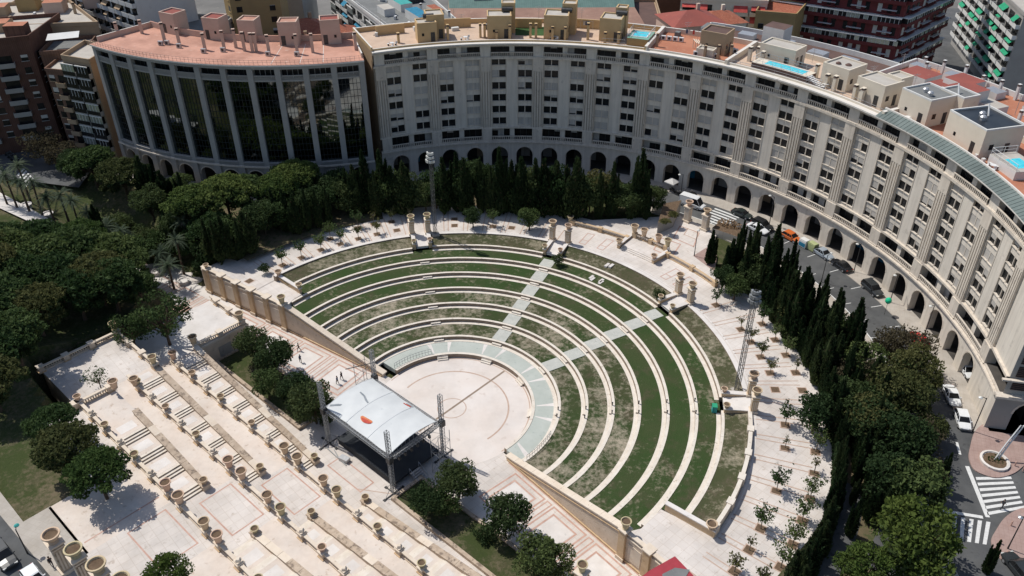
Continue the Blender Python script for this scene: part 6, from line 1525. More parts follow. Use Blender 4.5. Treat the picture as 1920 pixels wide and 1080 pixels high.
for i, (a, r, s_) in enumerate(((25,58.6,.95),(19.5,61.6,1.1),(13,58.6,.9),(8,62.,1.1),(2.5,59,1.),(-4,61.5,1.2),(-9.5,59.4,1.1),(22,63.,1.),(-13,61.8,1.2),(-1.,63.6,1.15))):
    put((DARKT, ROUND, OLIVE)[i % 3][i % 2], pol(a, r), 5.5, 'rounded tree mixed among the cypresses of the right belt, %s from the far end' % ordn(sorted((25,19.5,13,8,2.5,-4,-9.5,22,-13,-1.), reverse=True).index(a)+1), group='rounded trees in the right belt', s=s_*(.85 if i % 3 == 2 else 1.1))
for i in range(22):
    a = -5.5-i*1.0; put_cyp(pol(a, 58.9+(i*1.7) % 5.2), (6.4,8.2,7.3,9.4,5.8)[i % 5]*(1. if a > -18 else .8), 'dark cypress in the lower part of the right belt, %s below the right gate' % ordn(i+1), 'lower part of the cypress belt', fat=(.9,1.2,1.05)[i % 3])
for i, (px, py, h) in enumerate(((1650,872,7.5),(1672,905,8.),(1690,868,6.8),(1640,930,7.),(1662,955,6.6),(1700,920,7.4),(1722,890,6.2),(1630,985,6.))):
    put_cyp(survey(px,py,5.5), h, 'dark cypress between the park path and the road, %s from the far end' % ordn(i+1), 'cypresses between the park path and the road', fat=1.2)
# ---- between the far belt and the arcade
for px, py, P, s, l in ((1128,395,OLIVE[0],1.1,'pale olive tree in front of the shaded block, left of the very tall cypress'),(1155,405,DARKT[1],1.2,'green tree below the pale olive one in the far belt'),(1180,410,DARKT[0],1.2,'dark tree at the foot of the very tall cypress'),(1068,398,DARKT[1],1.1,'green tree in the far belt behind the second gate'),(935,392,DARKT[1],1.1,'green tree in the middle of the far belt'),(800,395,DARKT[0],1.1,'dark tree beside the far lamp mast'),(700,380,DARKT[1],1.1,'green tree at the corner between the two curved buildings'),(640,385,DARKT[0],1.3,'dark tree in front of the right end of the glass block'),(1225,400,DARKT[0],.9,'dark leafy tree against the box planter')):
    put(P, survey(px,py,5.5), 5.5, l, s=s)
# ---- pines and palms of the park at the left
for px, py, z, k, s, l in ((560,385,5.5,0,1.1,'broad yellow-green pine in front of the glass block, right one'),(528,402,5.5,0,1.0,'broad yellow-green pine in front of the glass block, left one'),(375,425,5.2,0,1.15,'yellow-green pine crown beside the dark cypresses, leftmost of the lit three'),(438,420,5.2,0,1.15,'yellow-green pine crown beside the dark cypresses, middle of the lit three'),(470,405,5.3,1,1.1,'green pine crown behind the lit three'),(405,455,5.0,1,1.1,'lower pine crown in front of the lit three'),
        (185,345,5.4,1,1.2,'dark green pine at the left end of the glass block'),(240,365,5.4,2,1.1,'olive-tinted pine in front of the first arches of the glass block'),(100,522,5.,1,1.15,'dense dark pine in the left wood, upper middle'),(40,528,5.,1,1.15,'dense dark pine at the left edge, upper one'),(165,540,4.8,1,1.2,'dense dark pine in the left wood, centre'),(225,540,4.6,1,1.15,'dense dark pine at the right side of the left wood, near the walk'),(110,560,5.2,1,1.25,'dense dark pine in the left wood, below the centre'),(40,555,5.2,1,1.25,'dense dark pine at the left edge, middle one'),(240,500,4.2,1,1.0,'dark pine crown closest to the plaza walk'),
        (30,650,6.5,1,1.2,'dark pine at the left edge beside the round lit one'),(95,655,6.,2,1.0,'rounded lit pine crown at the left, above the terrace balustrade'),(20,730,8.,1,1.1,'dark pine at the left edge, below the round lit one'),(5,775,9.,2,1.0,'olive-brown pine at the left edge above the grass slope'),(118,838,9.6,1,.78,'green pine crown on the grass slope, leftmost of three'),(140,885,10.,2,.85,'olive pine crown on the grass slope, middle of three'),(200,932,10.2,0,.78,'dark-shadowed pine crown on the grass slope, nearest the paving'),(165,610,6.,1,1.1,'dark pine filling the shadow above the upper left terrace')):
    p = survey(px, py, z); put(PINE[k], p, ground_h(*p)-.05, l, s=s)
PALM = [palm(61, 7.2), palm(62, 8.6), palm(63, 6.2, 3.0)]
for i, (px, py, z, k) in enumerate(((22,395,5.,0),(40,400,5.,1),(62,405,5.,0),(85,410,5.,1),(105,415,5.,2),(130,410,5.,0),(150,420,4.8,1),(172,418,4.8,0),(205,440,4.8,2),(232,455,4.6,1),(255,462,4.6,2),(300,470,4.6,2),(318,505,4.,2),(335,470,5.,1),(12,370,5.3,0),(60,375,5.3,1),(250,520,4.,2),(350,440,5.2,0))):
    p = survey(px, py, z); put(PALM[k], p, ground_h(*p)-.05, 'feathery grey-green palm in the left park, %s from the left' % ordn(sorted([22,40,62,85,105,130,150,172,205,232,255,300,318,335,12,60.5,250,350]).index(px if (px, py) != (60,375) else 60.5)+1), 'palm tree', 'palms of the left park', R_.uniform(.9,1.1))
for px, py, z, P, s, l in ((95,305,5.4,OLIVE[1],1.3,'rusty brown leafless-looking tree below the dark brick tower'),(125,320,5.4,OLIVE[1],1.1,'brown tree right of the rusty one below the brick tower'),(155,335,5.4,DARKT[0],1.2,'dark tree at the foot of the narrow brown building'),(345,370,5.4,DARKT[1],1.,'green tree under the middle arches of the glass block'),(290,410,5.,DARKT[0],1.2,'dark leafy tree between the palms and the glass block')):
    put(P, survey(px,py,z), z, l, s=s)
for i, (px, py, z, k, s) in enumerate(((230,600,5.,1,1.15),(255,555,4.,1,1.),(205,590,5.,2,1.1),(130,590,5.5,1,1.2),(70,600,5.5,1,1.2),(15,600,5.5,2,1.2),(160,660,7.,1,1.1),(50,700,8.,1,1.1),(275,590,4.5,1,.8),(8,570,5.,2,1.15),(172,505,4.8,0,.95),(190,640,7.,1,.95))):
    p = survey(px, py, z); put(PINE[k], p, ground_h(*p)-.05, 'dark dense tree in the left wood, %s' % ['right, near the terraces','right, beside the walk','right of centre','low centre','left of centre','far left','lowest, by the balustrade','low left','rightmost, by the tree terrace','far left, upper','upper right, under the palms','by the upper left terrace'][i], group='mass of the left wood', s=s)
for i, (px, py, s) in enumerate(((270,440,1.),(300,450,1.1),(340,430,1.1),(365,455,1.1),(390,475,1.),(330,415,1.1),(500,440,1.1),(530,432,1.1),(225,420,1.),(180,425,.9),(420,470,1.1),(445,458,1.1),(585,415,1.1),(615,405,1.1),(655,400,1.1),(680,392,1.1))):
    p = survey(px, py, 5.); put(DARKT[i % 2], p, ground_h(*p)-.05, 'dark leafy tree in the belt between the glass block and the left promenade, %s' % ordn(i+1), group='dark trees below the glass block', s=s*1.1)
for i, (px, py, s) in enumerate(((760,392,1.1),(820,390,1.1),(880,390,1.1),(965,392,1.1),(1000,395,1.1),(1045,398,1.1),(1105,402,1.1),(730,392,1.1),(905,388,1.))):
    p = survey(px, py, 5.5); put(DARKT[i % 2], p, 5.5, 'dark leafy tree between the far cypresses and the shaded arcade, %s' % ordn(i+1), group='dark trees below the shaded block', s=s*1.1, sz=s*(1.2+.4*(i % 3)/2))
# round stone planters along the park walk
for i, (px, py) in enumerate(((295,504),(344,522),(58,398),(95,408))):
    p = survey(px, py, .6 if i < 2 else 4.); z = 0. if i < 2 else ground_h(*p); mb = MB(); mb.lathe([(.9,-.3),(.95,.55),(1.15,.62),(1.15,.8),(.9,.82),(.85,.6)], 'paving_white', (*p, z), 14)
    tag(mb.build('round_planter', None, (*p, z)), ['round white stone planter by the end of the left wall, farther one','round white stone planter by the end of the left wall, nearer one','round white planter on the far park walk, left one','round white planter on the far park walk, right one'][i], 'planter')
mb = MB(); q = [(-74.47,142.92), (-51.63,125.97), (-50.46,127.16), (-71.73,143.74)]
mb.face([(*p, .03) for p in q], 'paving_white'); struct('walk_edge', mb)
# hedge in front of the lower cypresses
t = thing('hedge', 'long dark clipped hedge between the right promenade and the shaded park path', 'hedge', (*pol(-28,57.3),5.5)); rng = random.Random(9)
mb = MB(); k = mb.mi('leaf_cypress'); o = pol(-28,57.3)
for _ in range(5200):
    a = rng.uniform(-44,-13); s = rng.random(); w = rng.uniform(-1,1); r = 57.9+w*.95*(1-.35*s); x, y = pol(a, r); leafquad(mb, k, Vector((x-o[0], y-o[1], s*2.6)), .34*rng.uniform(.7,1.3), rng, 1.)
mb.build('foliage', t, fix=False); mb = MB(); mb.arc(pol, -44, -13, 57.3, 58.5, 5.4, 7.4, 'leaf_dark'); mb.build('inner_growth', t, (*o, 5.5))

# ================================================================== STAGE
def S(u, v, z): x, y = uvp(u, v); return (x, y, z)
o = S(-.6,-13,0); t = thing('stage', 'open-air stage with a white arched membrane canopy on lattice towers and a black deck', 'stage', o)
# black deck on legs
mb = MB(); mb.prism([uvp(-7.2,-17.3), uvp(6.2,-17.3), uvp(6.2,-8.6), uvp(-7.2,-8.6)], .9, 1.25, 'stage_deck'); mb.build('deck', t, o)
mb = MB()
for u in (-7,-2.6,1.8,6):
    for v in (-17.1,-13,-8.8): mb.beam(S(u,v,-.02), S(u,v,.9), .1, .1, 'metal_dark')
mb.prism([uvp(-7.1,-17.2), uvp(6.1,-17.2), uvp(6.1,-17.15), uvp(-7.1,-17.15)], 0, .9, 'stage_deck'); mb.build('deck_support', t, o)
# membrane: barrel vault, arched across v, sagging a little between its bows
mb = MB(); k = mb.mi('membrane'); NU, NV = 28, 18; base = len(mb.v)
def zc(u, v):
    s = (v+17.7)/8.9; z = 7.2+.72*math.sin(math.pi*min(1, max(0, s)))**.85
    b = ((u+8.1)/14.3)*3 % 1; return z - .13*math.sin(math.pi*b) + .02*math.sin(u*2.1+v*1.3)
for i in range(NU+1):
    for j in range(NV+1):
        u = -8.1+14.3*i/NU; v = -17.7+8.9*j/NV; mb.v.append(S(u, v, zc(u, v)))
for i in range(NU):
    for j in range(NV): p = base+i*(NV+1)+j; mb.f.append((p, p+NV+1, p+NV+2, p+1)); mb.m.append(k)
mb.build('canopy', t, o, smooth=True, fix=False)
mb = MB()
for u in (-8.1, -3.35, 1.45, 6.2):
    pts = [S(u, -17.75+9*j/12, zc(u, -17.7+8.9*j/12)-.03) for j in range(13)]; mb.tube(pts, .055, 'membrane_seam', 5)
    mb.beam(S(u,-17.75,6.9), S(u,-8.75,6.9), .09, .09, 'lattice_steel')
    for j in range(1, 12): mb.beam(S(u,-17.7+8.9*j/12,6.9), S(u,-17.7+8.9*j/12,zc(u,-17.7+8.9*j/12)-.07), .05, .05, 'lattice_steel')
mb.build('bow', t, o)
def truss(p, q, w, m='lattice_steel', n=None, mb=None, chord=.07, br=.045):
    """square lattice beam"""
    p = Vector(p); q = Vector(q); d = (q-p).normalized(); up = Vector((0,0,1)) if abs(d.z) < .9 else Vector((UX[0],UX[1],0)); a = d.cross(up).normalized()*w/2; b = a.cross(d).normalized()*w/2; L = (q-p).length; n = n or max(2, int(L/(w*1.3)))
    cs = (-a-b, a-b, a+b, -a+b)
    for c in cs: mb.beam(p+c, q+c, chord, chord, m)
    for i in range(n):
        s = p+d*(L*i/n); e = p+d*(L*(i+1)/n)
        for j in range(4): mb.beam(s+cs[j], e+cs[(j+1) % 4], br, br, m); mb.beam(e+cs[j], e+cs[(j+1) % 4], br, br, m)
mb = MB()
for v in (-17.9, -8.6): truss(S(-8.1,v,6.75), S(6.3,v,6.75), .45, mb=mb)
for u in (-8.3, 6.5): truss(S(u,-17.9,6.75), S(u,-8.6,6.75), .45, mb=mb)
mb.build('roof_truss', t, o)
for u, v, nm in ((-8.2,-18.1,0),(6.7,-18.1,0),(6.7,-8.2,0),(-8.4,-8.2,0)):
    mb = MB(); truss(S(u,v,.2), S(u,v,12.2), .5, mb=mb); mb.build('tower', t, o)
    mb = MB()
    for a, l in ((-42.5,1.7),(47.5,1.7),(137.5,1.7),(227.5,1.7)):
        d = vec(a); x, y, z = S(u,v,.12); mb.beam((x,y,.12), (x+d[0]*l,y+d[1]*l,.08), .14, .12, 'metal_dark'); mb.beam((x,y,2.2), (x+d[0]*l*.9,y+d[1]*l*.9,.15), .06, .06, 'lattice_steel'); mb.obb(x+d[0]*l,y+d[1]*l,0,.1,rad(a),.4,.4,'metal_dark')
    mb.build('tower_foot', t, o)
    mb = MB(); mb.obb(*uvp(u,v), 6.3, 7.3, rad(-42.5), .8, .8, 'metal_dark'); mb.build('sleeve_block', t, o)
# marks on the membrane
def onroof(pts, m, name, dz=.05):
    mb = MB(); n = len(pts)//2
    for i in range(n-1): mb.face([S(*pts[j], zc(*pts[j])+dz) for j in (i, i+1, 2*n-2-i, 2*n-1-i)], m)
    mb.build(name, t, o, fix=False)
def blob(cu, cv, lu, lv, tilt, m, name, dz=.06, n=14, hook=.35):
    """curved leaf-like patch"""
    A = []; B = []
    for i in range(n+1):
        s = -1+2*i/n; w = lv*math.sqrt(max(0, 1-s*s)); y = hook*(s*s)*lv*1.6; c, q = math.cos(tilt), math.sin(tilt)
        for L_, d in ((A, w), (B, -w*.55)): x_, y_ = s*lu, y+d; L_.append((cu+c*x_-q*y_, cv+q*x_+c*y_))
    onroof(A+B[::-1], m, name, dz)
blob(-1.2, -15.9, 1.15, .55, 0.12, 'emblem_orange', 'emblem_rim', .05); blob(-1.05, -15.95, .95, .36, 0.12, 'emblem_red', 'emblem', .075)
onroof([(-6.4,-12.4),(-5.3,-12.5),(-4.4,-12.9),(-3.6,-13.2),(-3.6,-13.45),(-4.4,-13.25),(-5.3,-12.8),(-6.4,-12.65)], 'membrane_mark', 'lettering_stroke')
onroof([(-7.9,-17.0),(-7.0,-16.2),(-6.5,-15.9),(-6.6,-16.3),(-7.0,-16.6),(-7.8,-17.3)], 'membrane_mark', 'emblem_stroke')
onroof([(-.2,-9.35),(.6,-9.25),(1.3,-9.2),(1.3,-9.4),(.6,-9.5),(-.2,-9.5)], 'emblem_red', 'emblem_edge'); onroof([(.1,-9.05),(.7,-9.0),(1.4,-8.95),(1.4,-9.1),(.7,-9.2),(.1,-9.2)], 'membrane_mark', 'emblem_line')
# light rigging hanging under the right and left edge
mb = MB()
for u in (5.6,): 
    mb.beam(S(u,-17,6.0), S(u,-9.5,6.0), .1, .1, 'lattice_steel'); mb.beam(S(u+.7,-17,5.9), S(u+.7,-9.5,5.9), .08, .08, 'lattice_steel')
    for i in range(12): mb.beam(S(u-.1,-16.8+i*.62,6.0), S(u+.9,-16.8+i*.62,5.95), .07, .07, 'metal_white')
mb.build('lighting_rig', t, o)
mb = MB()
for i in range(6): x, y, z = S(6.4,-16.2+i*1.15,5.5); mb.obb(x, y, 5.25, 5.75, rad(-42.5), .35, .3, 'metal_dark')
mb.build('spotlights', t, o)
# scaffold frames at both ends
def scaffold(lab, us, vs, h, name='scaffold'):
    o2 = S(us[0], vs[0], 0); s = thing(name, lab, 'scaffold', o2); mb = MB()
    for u in us:
        for v in vs: mb.tube([S(u,v,0), S(u,v,h)], .045, 'lattice_steel', 5)
    mb.build('uprights', s, o2); mb = MB(); z = .3
    while z < h:
        for u in us: mb.tube([S(u,vs[0],z), S(u,vs[-1],z)], .03, 'lattice_steel', 5)
        for v in vs: mb.tube([S(us[0],v,z), S(us[-1],v,z)], .03, 'lattice_steel', 5)
        z += 2.
    mb.build('ledgers', s, o2); mb = MB(); z = .3; f = 0
    while z+2 <= h+.2:
        for u in us: mb.tube([S(u,vs[f % 2 and -1],z), S(u,vs[0 if f % 2 else -1],z+2)] if f % 2 == 0 else [S(u,vs[-1],z), S(u,vs[0],z+2)], .026, 'lattice_steel', 5)
        z += 2; f += 1
    mb.build('braces', s, o2)
scaffold('tall tube scaffold tower with zigzag braces at the right end of the stage', (7.9,9.6), (-11.6,-9.4), 8.2)
scaffold('tube scaffold frame at the far left corner of the stage canopy', (-11.6,-9.2), (-9.6,-7.4), 9.)
mb = MB(); q = S(-9.6,-9.5,8.2); mb.beam(S(-11.5,-11.2,8.6), S(-9.2,-6.6,8.6), .09, .09, 'metal_dark'); tag(mb.build('scaffold_pole', None, S(-10.4,-8.9,8.6)), 'dark pole laid across the top of the left scaffold frame', 'pole')
t2 = thing('stage_stairs', 'grey metal steps and landing leading up to the right end of the stage deck', 'steps', S(7.2,-13.5,0)); mb = MB()
for i in range(6): mb.prism([uvp(6.3+i*.3,-14.6), uvp(6.65+i*.3,-14.6), uvp(6.65+i*.3,-12.8), uvp(6.3+i*.3,-12.8)], 1.02-i*.19, 1.08-i*.19, 'metal_light')
mb.build('treads', t2, S(7.2,-13.5,0)); mb = MB()
for v in (-14.6,-12.8): mb.beam(S(6.3,v,2.1), S(8.2,v,.95), .06, .06, 'metal_light'); mb.beam(S(6.3,v,1.0), S(6.3,v,2.1), .06, .06, 'metal_light'); mb.beam(S(8.2,v,0), S(8.2,v,.95), .06, .06, 'metal_light')
mb.build('handrail', t2, S(7.2,-13.5,0))
# things lying left of the canopy
t2 = thing('counterweight_frame', 'small steel frame with a pale box standing by the front left tower', 'frame', S(-4.6,-18.9,0)); mb = MB(); mb.beam(S(-8,-19.,.12), S(-2.6,-19.3,.12), .12, .12, 'lattice_steel'); mb.beam(S(-6.4,-18.6,.3), S(-4.2,-19.3,.3), .1, .1, 'lattice_steel'); mb.build('beam', t2, S(-4.6,-18.9,0)); mb = MB(); mb.obb(*uvp(-3.6,-18.8), .0, .7, rad(-30), 1.5, .9, 'metal_light'); mb.build('box', t2, S(-4.6,-18.9,0))
for v, lab, us in ((-6.9,'steel railing on the left end of the raised orchestra walk, far side',None),):
    t2 = thing('railing', lab, 'railing', (*pol(128,14.6), ZO)); mb = MB()
    for r in (13.7,):
        for i in range(14):
            a = 138-i*2.3; mb.beam((*pol(a,r),ZO), (*pol(a,r),ZO+1.0), .05, .05, 'lattice_steel')
            if i < 13:
                for z in (.5, 1.0): mb.beam((*pol(a,r),ZO+z), (*pol(a-2.3,r),ZO+z), .05, .05, 'lattice_steel')
    mb.build('posts_and_rails', t2, (*pol(128,14.6), ZO))
t2 = thing('railing', 'thin steel railing along the outer edge of the orchestra walk, right side', 'railing', (*pol(-33,17), ZO)); mb = MB()
for i in range(12):
    a = -26-i*1.9; mb.beam((*pol(a,17.3),1.3), (*pol(a,17.3),2.3), .05, .05, 'lattice_steel')
    if i < 11:
        for z in (1.8, 2.3): mb.beam((*pol(a,17.3),z), (*pol(a-1.9,17.3),z), .045, .045, 'lattice_steel')
mb.build('posts_and_rails', t2, (*pol(-33,17), ZO))
for i, (r, a) in enumerate([(RR[k]-.4, b) for k in range(1, 7) for b in (-5.2,-9.4)]):   # little dark bollard lights on the benches
    mb = MB(); k = i//2+1; z = ZR.get(k, 1.36)+.06; mb.lathe([(.09,0),(.09,.5),(.13,.52),(.13,.6)], 'metal_dark', (*pol(a*(1 if k > 2 else 1.3), r), z), 8)
    tag(mb.build('bollard', None, (*pol(a, r), z)), 'small black bollard on the %s bench row above the stage, %s one' % (ordn(k), 'far' if i % 2 == 0 else 'near'), 'bollard', 'bollards on the right-hand steps')
# white crosses of paving slabs in the grass and a teal bin
t2 = thing('stepping_slabs', 'pale stepping slabs set crosswise into the grass left of the third gate', 'slabs', (*pol(49,41.5),5.05)); mb = MB()
for a, r, dz in ((50.6,43.9,.32),(49.6,44.2,.35),(51.6,39.8,0),(50.9,39.4,0),(48.6,40.,0),(48.2,39.5,0)): mb.obb(*pol(a, r), 4.3+(.6 if r > 42 else 0), 4.46+(.66 if r > 42 else 0)+dz, rad(a), 1.3, .55, 'paving_white')
mb.build('slab', t2, (*pol(49,41.5),5.05))
p = survey(1338,768,5.); mb = MB(); mb.obb(*p, 4.4, 5.5, rad(-6), .7, .9, 'teal_sheet'); mb.obb(*p, 5.503, 5.6, rad(-6), .76, .96, 'awning_green'); tag(mb.build('bin', None, (*p, 4.4)), 'small teal bin on the grass beside the right gate of the seating', 'bin')
# ================================================================== FLOODLIGHT MASTS
def mast(lab, p, z, h, w, heads):
    o = (*p, z); m_ = thing('floodlight_mast', lab, 'mast', o); mb = MB(); truss((*p, z), (*p, z+h), w, 'lattice_dark', mb=mb, n=int(h/1.1), chord=.075, br=.04); mb.build('lattice', m_, o)
    mb = MB(); mb.obb(*p, z-.1, z+.3, .3, 1.5, 1.5, 'sidewalk'); mb.build('base', m_, o)
    for k in range(3):
        for j in range(4):
            a = rad(190+j*40); x, y = p[0]+math.cos(a)*(.55+.15*k), p[1]+math.sin(a)*(.55+.15*k); mb = MB(); mb.obb(x, y, z+h-.3-k*.75, z+h+.2-k*.75, a, .3, .5, heads); mb.build('floodlight', m_, o)
mast('tall lattice floodlight mast with a cluster of pale lamps behind the far left gate', (-15.40,145.31), 5.5, 18., .52, 'lamp_glass')
mast('tall lattice floodlight mast standing at the top of the grass by the right gate', (34.86,98.24), 5.0, 19., .6, 'lattice_steel')
# ================================================================== STREET FURNITURE
def street_lamp(lab, p, z, h, arm, an, head='lamp_glass'):
    o = (*p, z); l = thing('street_lamp', lab, 'street lamp', o, 0, 'street lamps'); mb = MB(); mb.tube([(*p,z-.1),(*p,z+1),(*p,z+h)], [.11,.08,.06], 'metal_dark', 8); mb.tube([(*p,z+h-.2),(p[0]+arm*math.cos(an)*.6,p[1]+arm*math.sin(an)*.6,z+h+.15),(p[0]+arm*math.cos(an),p[1]+arm*math.sin(an),z+h+.1)], [.05,.05,.04], 'metal_dark', 6); mb.build('pole', l, o)
    mb = MB(); q = (p[0]+arm*math.cos(an), p[1]+arm*math.sin(an), z+h-.05); mb.lathe([(.12,0),(.3,.08),(.3,.16),(.1,.3)], head, q, 10); mb.build('lamp_head', l, o)
for px, py, h, an, l in ((1443,425,6.5,160,'street lamp in front of the arches above the orange car'),(1601,514,6.2,200,'street lamp on the pavement by the black saloon'),(1668,572,6,210,'pale double-armed lamp by the arch beside the dark off-roader'),(1733,632,6,205,'street lamp half hidden behind the olive trees'),(1822,815,6.5,180,'dark street lamp at the corner of the block by the white cars'),(1277,372,5.5,200,'street lamp by the white parasol'),(1540,532,5.8,30,'street lamp on the inner pavement beside the silver car')):
    street_lamp(l, survey(px,py,5.7), 5.7, h, .9, rad(an))
street_lamp('slim lamp post on the forecourt beside the red paving', (35.02,136.09), 6.05, 5.6, .15, 0)
street_lamp('leaning dark lamp post with a pale head on the traffic island', (61.87,67.81), 5.75, 6.0, .6, rad(200), 'metal_light'); street_lamp('lamp post on the lower pavement beside the two pedestrians, lower left', (-57.38,64.04), 10.4, 4.2, .5, rad(100), 'teal_sheet')
for i, (px, py) in enumerate(((1915,890),(1918,965),(1892,992),(1870,1025),(1882,1048),(1900,880))):
    p = survey(px,py,5.75); mb = MB(); mb.lathe([(.09,0),(.09,.75),(.12,.78),(.05,.9)], 'stripe_red', (*p, 5.74), 8); tag(mb.build('bollard', None, (*p, 5.74)), 'short red-brown bollard on the %s, %s' % ('corner pavement' if i in (0,5) else 'traffic island', ['right-hand one','topmost','second from the top','third from the top','lowest','left-hand one'][i]), 'bollard', 'red-brown street bollards')
# sculpture: white ring planter with a bent pale mast
p = (67.21,82.53); o = (*p, 5.75); t2 = thing('sculpture', 'leaning pale mast-like sculpture rising from a round white planter at the street corner', 'sculpture', o)
mb = MB(); mb.lathe([(1.9,-.2),(1.95,.35),(1.65,.42),(1.55,.2)], 'paving_white', o, 18); mb.build('planter', t2, o); mb = MB(); mb.lathe([(1.5,0),(1.5,.25)], 'soil', (o[0],o[1],o[2]+.02), 16); mb.build('soil', t2, o)
mb = MB()
for d in (-.22, .22): mb.tube([(p[0]+.3+d,p[1]+.2,5.9),(p[0]+1.2+d,p[1]+.6,8.4),(p[0]+2.6+d,p[1]+1.2,11.5)], [.14,.12,.09], 'metal_white', 6)
for i in range(7): s = i/6; x, y, z = p[0]+.3+2.3*s, p[1]+.2+1.0*s, 6.2+5.2*s; mb.beam((x-.24,y,z), (x+.24,y,z), .07, .07, 'metal_light')
mb.build('mast', t2, o); crown(t2, 'leaf_dark', [((.2,.2,.6),.6),((-.5,.1,.5),.5),((.5,-.3,.5),.5)], 60, .25, random.Random(4), name='plants')
# parasol, cafe things
p = (34.97,163.56); o = (*p, 5.7); t2 = thing('parasol', 'white square parasol open in front of the sunlit arches', 'parasol', o); mb = MB(); mb.tube([(*p,5.6),(*p,8.6)], .05, 'metal_white', 6); mb.build('pole', t2, o)
mb = MB(); q = [(p[0]+1.75*math.cos(rad(a)), p[1]+1.75*math.sin(rad(a)), 7.9) for a in (0,90,180,270)]
for i in range(4): mb.face([q[i], q[(i+1) % 4], (*p, 8.65)], 'cloth_white'); mb.face([q[i], q[(i+1) % 4], (*q[(i+1) % 4][:2], 7.7), (*q[i][:2], 7.7)], 'cloth_white')
mb.build('canopy', t2, o)
# bins
for i, (px, py, m, l) in enumerate(((1507,466,'awning_blue','blue-fronted pale recycling container at the kerb, left of the yellow-green one'),(1523,473,'container_green','yellow-green recycling container at the kerb between the orange and silver cars'))):
    p = survey(px,py,5.6); a = math.atan2(p[1]-KY, p[0]-KX); o = (*p, 5.6); t2 = thing('recycling_container', l, 'container', o, 0, 'recycling containers'); mb = MB(); mb.obb(*p, 5.75, 7.1, a, 1.3, 1.7, m if i else 'plaster_white'); mb.build('body', t2, o); mb = MB(); mb.obb(*p, 7.103, 7.3, a, 1.15, 1.6, 'container_green' if i else 'plaster_white'); mb.build('lid', t2, o)
    mb = MB(); c, s = math.cos(a), math.sin(a); mb.obb(p[0]-c*.66, p[1]-s*.66, 5.9, 6.7, a, .03, 1.5, 'awning_blue' if not i else 'container_green'); mb.build('front_panel', t2, o)
p = (64.47,116.87); mb = MB(); mb.lathe([(.05,0),(.3,.1),(.5,.35),(.55,.6),(.5,.85),(.3,1.1),(.05,1.2)], 'balloon_green', (*survey(1664,574,8.),8.), 14); mb.tube([(*survey(1664,574,8.),5.6),(*survey(1664,574,8.),8.05)], .03, 'metal_dark', 5); tag(mb.build('traffic_light', None, (*survey(1664,574,8.),5.6)), 'bright green round lamp globe on a pole above the brown street tree', 'lamp')
# red canopy roof at the bottom edge
o = S(44,-9,3); t2 = thing('kiosk', 'kiosk with a worn red flat roof and dark sheet at the bottom edge', 'kiosk', o)
q = [(16.30,63.61), (19.76,65.71), (21.70,62.66), (18.65,59.39), (14.67,62.26)]
mb = MB(); mb.prism([q[0],q[1],q[2],q[3],q[4]][::-1], 6.9, 7.2, 'roof_red_worn'); mb.build('roof', t2, o); c = Vector((sum(a[0] for a in q)/5, sum(a[1] for a in q)/5)); mb = MB(); mb.prism([tuple(c+(Vector(a)-c)*.85) for a in q][::-1], 4.2, 6.9, 'plaster_cream'); mb.build('wall', t2, o)
mb = MB(); qq = [(17.81,63.09), (19.49,64.01), (21.23,63.71), (20.54,62.66), (17.79,62.05)]; mb.face([(*a, 7.26) for a in qq], 'roof_grey'); mb.build('sheet', t2, o)
